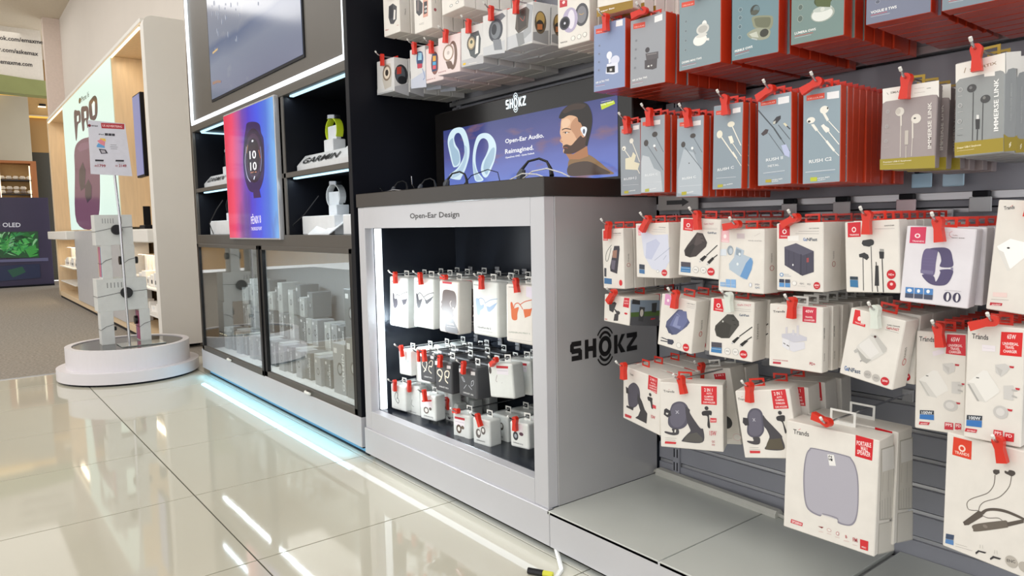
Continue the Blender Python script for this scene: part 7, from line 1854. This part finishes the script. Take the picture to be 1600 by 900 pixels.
P = Print(); P.shape(('t', '202020', 9, (-42, 46), (44, 46), 'START ZONE')); P.shape(('p', '404244', [(-38, 16), (16, 16), (16, 10), (40, 22), (16, 34), (16, 28), (-38, 28)])); obj('lettering', P.mesh('lettering', INK), sg, (0, -.004, 0))
sg = thing('direction_sign', 'small grey start sign behind the earphone boxes', 'sign', (-1.30, 1.62, 1.115)); B('panel', (-.07, .07, -.004, 0, 0, .05), _M['light_grey_card'], sg); P = Print(); P.shape(('t', '202020', 9, (-42, 14), (44, 14), 'START ZONE')); obj('lettering', P.mesh('lettering', INK), sg, (0, -.004, 0))
for i, (x, c) in enumerate(((-.96, 'd8d8dc'), (-.83, 'd0d0d4'), (-.69, 'e0c8d0'), (-.55, 'c8ccd0'), (-.66, 'b8e0ff'), (-.60, 'c0e4ff'))):
    z = .872 if i < 4 else 1.10-.205+.03
    t = thing('price_holder', ['clear price holder behind the first black charger', 'clear price holder between the charger and black earphones', 'pink-tinted price holder above the earphone box', 'clear price holder above the smart band box', 'pale blue price holder left behind the taupe earphone box', 'pale blue price holder right behind the taupe earphone box'][i], 'price holder', (x, 1.615, z), (0, 0, 0), 'price holders on the wall rail')
    B('pocket', (-.02, .02, -.004, 0, 0, .03), mat('holder_'+c, c, .2), t); B('clip', (-.014, .014, -.006, .012, .03, .042), BLACKL, t)
# ================================================================== packages on hooks
tabm = {}
def tab_mesh(w, h, m, key):
    if key not in tabm:
        t = .0012; b = .0045
        tabm[key] = MB().box(-w/2, -w/2+b, 0, t, 0, h).box(w/2-b, w/2, 0, t, 0, h).box(-w/2+b, w/2-b, 0, t, h-b*.9, h).box(-w/2+b, w/2-b, 0, t, 0, h*.25).mesh('hang_tab', m)
    return tabm[key]
def clip_mesh(m):
    pts = [(.0085*math.cos(math.radians(a)), .0085*math.sin(math.radians(a))) for a in range(-20, 201, 20)]+[(-.006, -.012), (-.0075, -.034), (.0075, -.034), (.006, -.012)]
    me = MB().prism(pts, -.006, .006, 'y')
    return me.mesh('security_clip', m)
CLIPR = clip_mesh(REDP); CLIPW = clip_mesh(mat('clear_white_plastic', 'dfe6de', .25))
ORD = ['first', 'second', 'third', 'fourth', 'fifth', 'sixth', 'seventh', 'eighth', 'ninth', 'tenth', 'eleventh', 'twelfth']
body_cache = {}
YW = 1.628
def hang(key, y, x, z, yaw, roll, w, h, nm, short, label, group, bodym, d, nb, gap=.003, tab=(.032, .018), tabmat=REDP, tabkey='r', clip=0.0, clipm=None, bg=None, round_=.0015, yback=YW, side_bg=None, tabdx=0.0, hookup=True, bodykey=''):
    R = Matrix.Rotation(yaw, 4, 'Z') @ Matrix.Rotation(-roll, 4, 'Y')
    c = Vector((x, y, z)); th = tab[1]; px = R @ Vector((tabdx*w, 0, h/2+th*.55)); rod = c+px
    bk = (round(w, 4), round(d, 4), round(h, 4), bodym.name, round_)
    if bk not in body_cache: body_cache[bk] = MB().cbox(-w/2, w/2, 0, d, -h/2, h/2, round_).mesh(nm, bodym)
    tm = tab_mesh(tab[0], th, tabmat, (tab, tabkey))
    fr = art_mesh(key, 'printed_front', bg=bg(w*1000, h*1000) if bg else None)
    sd = None
    if (key+'s') in ART or side_bg:
        sd = art_mesh(key+'s', 'printed_side', bg=side_bg(d*1000, h*1000) if side_bg else None)
    step = (d+gap)/max(.8, math.cos(yaw))
    for i in range(nb+1):
        yi = y+step*i
        if yi+d > yback-.004: break
        Ri = R if i == 0 else Matrix.Rotation(yaw*.5+random.uniform(-.03, .03), 4, 'Z') @ Matrix.Rotation(-roll*.4+random.uniform(-.015, .015), 4, 'Y')
        ci = c if i == 0 else Vector((rod.x, yi+d*.0, rod.z)) - Ri @ Vector((tabdx*w, 0, h/2+th*.55))
        o = obj(nm, body_cache[bk], None, ci, Ri.to_euler(), label if i == 0 else '%s box back behind the %s' % (ORD[i], short), 'box', group)
        obj('hang_tab', tm, o, (tabdx*w, d*.75, h/2-.001))
        if i < 3: obj('printed_front', fr, o)
        if sd and i < 2: s_ = obj('printed_side', sd, o, (w/2, 0, 0)); s_.rotation_euler = (0, 0, math.radians(90))
    # hook with up-turned tip
    t = thing('display_hook', 'silver wire hook carrying the %s' % short, 'hook', (rod.x, yback, rod.z), (0, 0, 0), 'wire hooks of the package wall')
    ty = y-yback-.028
    MB().tube([(0, 0, 0), (0, ty+.012, 0), (0, ty+.004, .002), (0, ty-.004, .007), (0, ty-.010, .013)], .0022, 7).build('rod', CHROME, t, True); B('back_plate', (-.012, .012, -.003, .004, -.018, .01), ALU, t)
    if hookup: MB().tube([(0, ty-.007, .010), (0, ty-.0115, .0148)], .0028, 7).build('tip', WHITEP, t)
    cm = clipm or CLIPR
    o = obj('security_clip', cm, t, (0, ty+.016, 0), (0, math.radians(clip), random.uniform(-.2, .2)), label='white clip' if cm is CLIPW else 'red clip')
def solid(col): return lambda w, h: ('p', col, [(-w/2+.6, -h/2+.6), (w/2-.6, -h/2+.6), (w/2-.6, h/2-.6), (-w/2+.6, h/2-.6)])
def sidesolid(col): return lambda d, h: ('p', col, [(.5, -h/2+.6), (d-.5, -h/2+.6), (d-.5, h/2-.6), (.5, h/2-.6)])
def scaled(v, y1):  # the same view of a box moved back or forth along the sight line
    y, x, z, yaw, roll, w, h = v; k = y1/y; return (y1, x*k, .867+(z-.867)*k, yaw, roll, w*k, h*k)
TABR = dict(tabmat=REDP, tabkey='r'); TABW = dict(tabmat=WHITEP, tabkey='w', tab=(.030, .024)); TABG = dict(tabmat=GOLDP, tabkey='g', tab=(.034, .022))
gA, gB_, gC, gD, gE, gF, gG, gH = 'white smart watch boxes in the topmost row', 'silver and pink smart watch boxes', 'blue-grey and red earbud boxes in the top row', 'tall blue-grey and red earphone boxes', 'gold-footed earphone boxes', 'white accessory boxes, upper row', 'white charger boxes, middle row', 'white car holder boxes, bottom row'
SPEC = [
 ('A1', 'watch_box', 'white box with a dark band watch', 'white box with a dark band watch, topmost row far left', gA, WHITE, .044, 6, {}),
 ('A2', 'watch_box', 'white box showing time 09 02', 'white box with a dark watch and a time display reading 09 02', gA, WHITE, .041, 6, {}),
 ('A3', 'watch_box', 'white box cut off above the round silver watch', 'white box in the top row with two pale icons at its foot', gA, WHITE, .044, 6, {}),
 ('A5', 'watch_box', 'white box with lilac and black round watches', 'white box with a lilac and a black round watch', gA, WHITE, .03, 8, {}),
 ('A6', 'earphone_box', 'gold-footed white box left of the earbuds', 'white box with a gold foot in the top row above blue-grey earbuds', gE, WHITE, .038, 6, TABG),
 ('B1', 'watch_box', 'silver box with a beige watch at far left', 'silver-white box with a beige watch, leftmost of its row', gB_, GREYWHITE, .058, 4, {}),
 ('B2', 'watch_box', 'bluish box with a blue screen watch', 'bluish white box with a tall blue screen watch, second from left', gB_, GREYWHITE, .058, 4, dict(y1=1.335)),
 ('B3', 'watch_box', 'pale pink box with a colourful watch', 'pale pink box with a colourful square watch', gB_, PINKC, .058, 4, dict(y1=1.335)),
 ('B4', 'watch_box', 'pink box with a round brown watch', 'pink box with a round watch on a brown strap', gB_, PINKC, .058, 4, {}),
 ('B5', 'watch_box', 'silver box with a grey-green watch', 'silver-white box with a grey-green watch and cream dial', gB_, GREYWHITE, .058, 4, {}),
 ('B6', 'watch_box', 'silver box with a steel chronograph', 'silver-white box with a round steel chronograph on a link bracelet', gB_, GREYWHITE, .058, 4, {}),
 ('B7', 'watch_box', 'silver box with a square dark watch', 'silver-white box with a big square dark watch and a gold one on its side', gB_, GREYWHITE, .06, 4, {}),
 ('C1', 'earbud_box', 'blue box with white case earbuds', 'blue box with white earbuds in a case with a black window', gC, REDC, .036, 8, dict(bg='8e9ec4')),
 ('C2', 'earbud_box', 'grey box with a dark earbud case', 'grey box with a dark grey earbud case', gC, REDC, .036, 8, dict(bg='9ea2aa', clip=80)),
 ('C3', 'earbud_box', 'grey-blue box with round white earbud case', 'grey-blue box with an open round white earbud case', gC, REDC, .036, 8, dict(bg='889aa2')),
 ('C4', 'earbud_box', 'teal-grey box with olive ear-hook buds', 'teal-grey box with olive ear-hook buds in an open case', gC, REDC, .036, 8, dict(bg='74909a')),
 ('C5', 'earbud_box', 'green-grey box with olive and silver earbuds', 'green-grey box with olive and silver earbuds in a case', gC, REDC, .036, 8, dict(bg='788f8c')),
 ('C6', 'earbud_box', 'slate box lettered VOGUE', 'slate-blue box whose foot reads VOGUE II TWS', gC, REDC, .036, 8, dict(bg='7c8298')),
 ('C7', 'earbud_box', 'slate box at the top right corner', 'slate-blue box cut off at the top right corner', gC, REDC, .036, 8, dict(bg='82909c')),
 ('D1', 'earphone_box', 'grey box with tangled cream earphones', 'narrow grey box with cream stem earphones, leftmost of the row', gD, REDC, .021, 10, dict(bg='98a0aa', y1=1.325)),
 ('D2', 'earphone_box', 'first grey box with dark in-ear earphones', 'narrow grey box with dark in-ear earphones, second from left', gD, REDC, .021, 10, dict(bg='9ca6b0')),
 ('D3', 'earphone_box', 'second grey box with dark in-ear earphones', 'narrow grey box with dark in-ear earphones, third from left', gD, REDC, .021, 10, dict(bg='9aa6b2')),
 ('D4', 'earphone_box', 'blue-grey box with white in-ear earphones', 'narrow blue-grey box with white in-ear earphones', gD, REDC, .021, 10, dict(bg='909eaa')),
 ('D5', 'earphone_box', 'blue-grey box with dark metal earphones', 'narrow blue-grey box with dark metal earphones lettered RUSH II METAL', gD, REDC, .021, 10, dict(bg='96a5b2', clip=65)),
 ('D6', 'earphone_box', 'blue-grey box with white stem earphones', 'narrow blue-grey box with white stem earphones lettered RUSH C2', gD, REDC, .021, 10, dict(bg='92a4b0', clip=65)),
 ('E1', 'earphone_box', 'taupe box with white stem earphones', 'taupe box with white stem earphones, gold foot and IMMERSE LINK', gE, TAUPE, .03, 5, dict(TABG, gap=.02)),
 ('E2', 'earphone_box', 'grey box with dark ball earphones', 'grey box with dark ball earphones, gold foot and IMMERSE LINK', gE, SLATE, .034, 5, dict(TABG, gap=.012)),
 ('F1', 'power_bank_box', 'narrow white box with a dark power bank', 'narrow white box with a dark power bank on a loop, far left', gF, WHITE, .035, 6, dict(clip=10)),
 ('F2', 'charger_box', 'white box with a pale charger and cables', 'white glare-washed box with a pale charger and cables', gF, WHITE, .04, 6, dict(clip=35)),
 ('F3', 'charger_box', 'white box with a black plug and two cables', 'white box with a black wall charger and two cables, upper row', gF, WHITE, .05, 5, {}),
 ('F4', 'charger_box', 'white box with a pale blue travel adapter', 'white box with a pale blue travel adapter', gF, WHITE, .047, 5, dict(clip=80)),
 ('F5', 'charger_box', 'white box with a cube-shaped dark charger', 'white box with a cube-shaped dark travel charger', gF, WHITE, .062, 4, dict(clip=65)),
 ('F6', 'earphone_box', 'white box with black wired earphones', 'white box with black wired earphones', gF, WHITE, .03, 8, {}),
 ('F7', 'smart_band_box', 'tilted white box with a purple watch band', 'white tilted box with a purple fabric watch band', gF, mat('cool_white_card', 'e6e3ea', .4), .04, 6, {}),
 ('F8', 'charger_box', 'tall white box at the right edge', 'tall white box with a white charger at the right edge, upper row', gF, WHITE, .04, 5, {}),
 ('G1', 'car_mount_box', 'small white box with a photo side', 'small wide white box with a phone mount and a road photo on its side', gG, WHITE, .11, 1, dict(clip=40)),
 ('G2', 'charger_box', 'tilted white box with a blue-grey travel adapter', 'tilted white box with a blue-grey travel adapter', gG, WHITE, .049, 5, {}),
 ('G3', 'charger_box', 'white box with a dark plug under a white clip', 'white box with a dark wall charger and two cables, under a white clip', gG, WHITE, .054, 4, dict(clipm='w')),
 ('G4', 'charger_box', 'white box with a three-pin 40W charger', 'white box with a white three-pin charger and a red 40W label', gG, WHITE, .026, 8, dict(tabmat=WHITEP, tabkey='w2', gap=.012)),
 ('G5', 'charger_box', 'strongly tilted white box with a white charger', 'strongly tilted white box with a white charger and white clip', gG, WHITE, .05, 5, dict(clipm='w')),
 ('G6', 'charger_box', 'left tall white 65W box', 'tall white 65W travel charger box, left of the two', gG, WHITE, .032, 7, dict(y1=1.345)),
 ('G7', 'charger_box', 'right tall white 65W box', 'tall white 65W travel charger box, right of the two', gG, WHITE, .032, 7, dict(clip=70)),
 ('H1', 'car_mount_box', 'left white 2 IN 1 phone mount box', 'white 2 IN 1 phone mount box turned away, leftmost', gH, WHITE, .06, 3, dict(clip=0, tabdx=-.3)),
 ('H2', 'car_mount_box', 'front white 2 IN 1 phone mount box', 'white 2 IN 1 phone mount box facing straight out', gH, WHITE, .062, 0, dict(clip=-15, tabdx=-.15)),
 ('H3', 'car_mount_box', 'half-hidden tilted mount box', 'tilted white mount box half hidden between two 2 IN 1 boxes', gH, WHITE, .06, 1, dict(y1=1.44, tabmat=WHITEP, tabkey='w2')),
 ('H4', 'car_mount_box', 'right tilted 2 IN 1 phone mount box', 'tilted white 2 IN 1 phone mount box, left of the wall speaker', gH, WHITE, .062, 3, dict(tabdx=-.2)),
 ('I1', 'speaker_box', 'big white wall speaker box', 'big white box with a rounded lavender-grey wall speaker', 'speaker boxes on the lowest hook', WHITE, .064, 1, dict(tabmat=WHITEP, tabkey='w3', tab=(.05, .03), clip=100, gap=.012)),
 ('I2', 'headphone_box', 'white box with brown neckband headphones', 'white box with brown neckband headphones at the bottom right corner', 'neckband headphone boxes', WHITE, .035, 5, dict(clip=-12)),
]
for key, nm, short, label, group, bm_, d, nb, kw in SPEC:
    kw = dict(kw); v = BOX[key]
    if 'y1' in kw: y1 = kw.pop('y1'); v2 = scaled(v, y1); k = y1/v[0]; ART[key] = [tuple([s[0], s[1]]+([[(p[0]*k, p[1]*k) for p in s[2]]] if s[0] in 'ps' else [s[2]*k, [(p[0]*k, p[1]*k) for p in s[3]]] if s[0] == 'l' else [(s[2][0]*k, s[2][1]*k), s[3]*k, s[4]*k] if s[0] == 'e' else [s[2]*k, (s[3][0]*k, s[3][1]*k), (s[4][0]*k, s[4][1]*k), s[5]])) for s in ART[key]]; v = v2
    if 'bg' in kw: kw['bg'] = solid(kw['bg'])
    if kw.get('clipm') == 'w': kw['clipm'] = CLIPW
    if key[0] == 'D': kw.setdefault('tab', (.026, .018))
    if 'clip' not in kw: kw['clip'] = random.uniform(-8, 8)
    hang(key, *v, nm, short, label, group, bm_, d, nb, **kw)
gS, gT, gU = 'white headphone boxes, upper niche row', 'headphone boxes, middle niche row', 'small white earbud boxes, lowest niche row'
BOX['T2'] = (1.30, -2.17, .362, .1, .01, .085, .10); 
NSPEC = [
 ('S1', 'headphone_box', 'first grey headphone box in the niche', 'white box with grey bone headphones, leftmost in the niche', gS, WHITE2, .05, 3, {}),
 ('S2', 'headphone_box', 'second dark headphone box in the niche', 'white box with dark grey headphones, second in the niche', gS, WHITE2, .05, 3, {}),
 ('S3', 'headphone_box', 'brown head silhouette box', 'white box with a brown head silhouette in profile', gS, WHITE, .057, 3, dict(clip=90)),
 ('S4', 'headphone_box', 'pale blue headphone box', 'white box with pale blue headphones', gS, WHITE2, .045, 3, {}),
 ('S5', 'headphone_box', 'orange headphone box', 'white box with orange headphones at the right of the niche', gS, WHITE, .05, 3, {}),
 ('T1', 'headphone_box', 'white ear-hook box, middle row left', 'white box with faint ear-hook earphones, left of the middle row', gT, WHITE2, .05, 3, {}),
 ('T2', 'headphone_box', 'second white ear-hook box, middle row', 'white box with faint earphones beside the first black box', gT, WHITE2, .05, 3, {}),
 ('T3', 'headphone_box', 'first black ear-hook box', 'black box with silver ear-hook earphones, left of three', gT, BLACKC, .05, 3, {}),
 ('T4', 'headphone_box', 'second black ear-hook box', 'black box with silver ear-hook earphones, middle of three', gT, BLACKC, .05, 3, {}),
 ('T5', 'headphone_box', 'third black box with thin silver hooks', 'black box with thin silver hooks, right of three', gT, BLACKC, .055, 3, dict(clip=10)),
 ('T6', 'headphone_box', 'wide white box with a red price sticker', 'wide white box with a red price sticker in the middle row', gT, WHITE2, .05, 3, dict(clip=55)),
 ('U1', 'earbud_box', 'white box with dark ring earbuds at left', 'small white box with dark loop earbuds, leftmost of the lowest row', gU, WHITE2, .04, 3, {}),
 ('U2', 'earbud_box', 'second small white box, lowest row', 'small white box with a faint earbud, second of the lowest row', gU, WHITE2, .04, 3, dict(y1=1.30)),
 ('U3', 'earbud_box', 'third small white box with red sticker', 'small white box with a red sticker and bronze earbuds, third of the row', gU, WHITE2, .045, 3, {}),
 ('U4', 'earbud_box', 'white box with black clip earbuds, partly hidden', 'small white box with black clip earbuds, partly hidden', gU, WHITE2, .045, 3, dict(y1=1.35)),
 ('U5', 'earbud_box', 'white box with red sticker at the front', 'small white box with a red sticker, foremost of the lowest row', gU, WHITE2, .05, 0, dict(clip=80)),
 ('U6', 'earbud_box', 'rounded white box with grey clip earbuds', 'rounded small white box with grey clip earbuds', gU, WHITE2, .05, 3, dict(clip=-25)),
 ('U7', 'earbud_box', 'white box with black earbuds at right', 'small white box with black clip earbuds at the right end', gU, WHITE2, .05, 3, {}),
]
for key, nm, short, label, group, bm_, d, nb, kw in NSPEC:
    kw = dict(kw); v = BOX[key]
    if 'y1' in kw: y1 = kw.pop('y1'); v = scaled(v, y1)
    for a, b_ in (('tabmat', WHITEP), ('tabkey', 'w'), ('tab', (.026, .022)), ('gap', .022), ('yback', 1.585), ('round_', .006)): kw.setdefault(a, b_)
    if 'clip' not in kw: kw['clip'] = random.uniform(-14, 14)
    hang(key, *v, nm, short, label, group, bm_, d, nb, **kw)
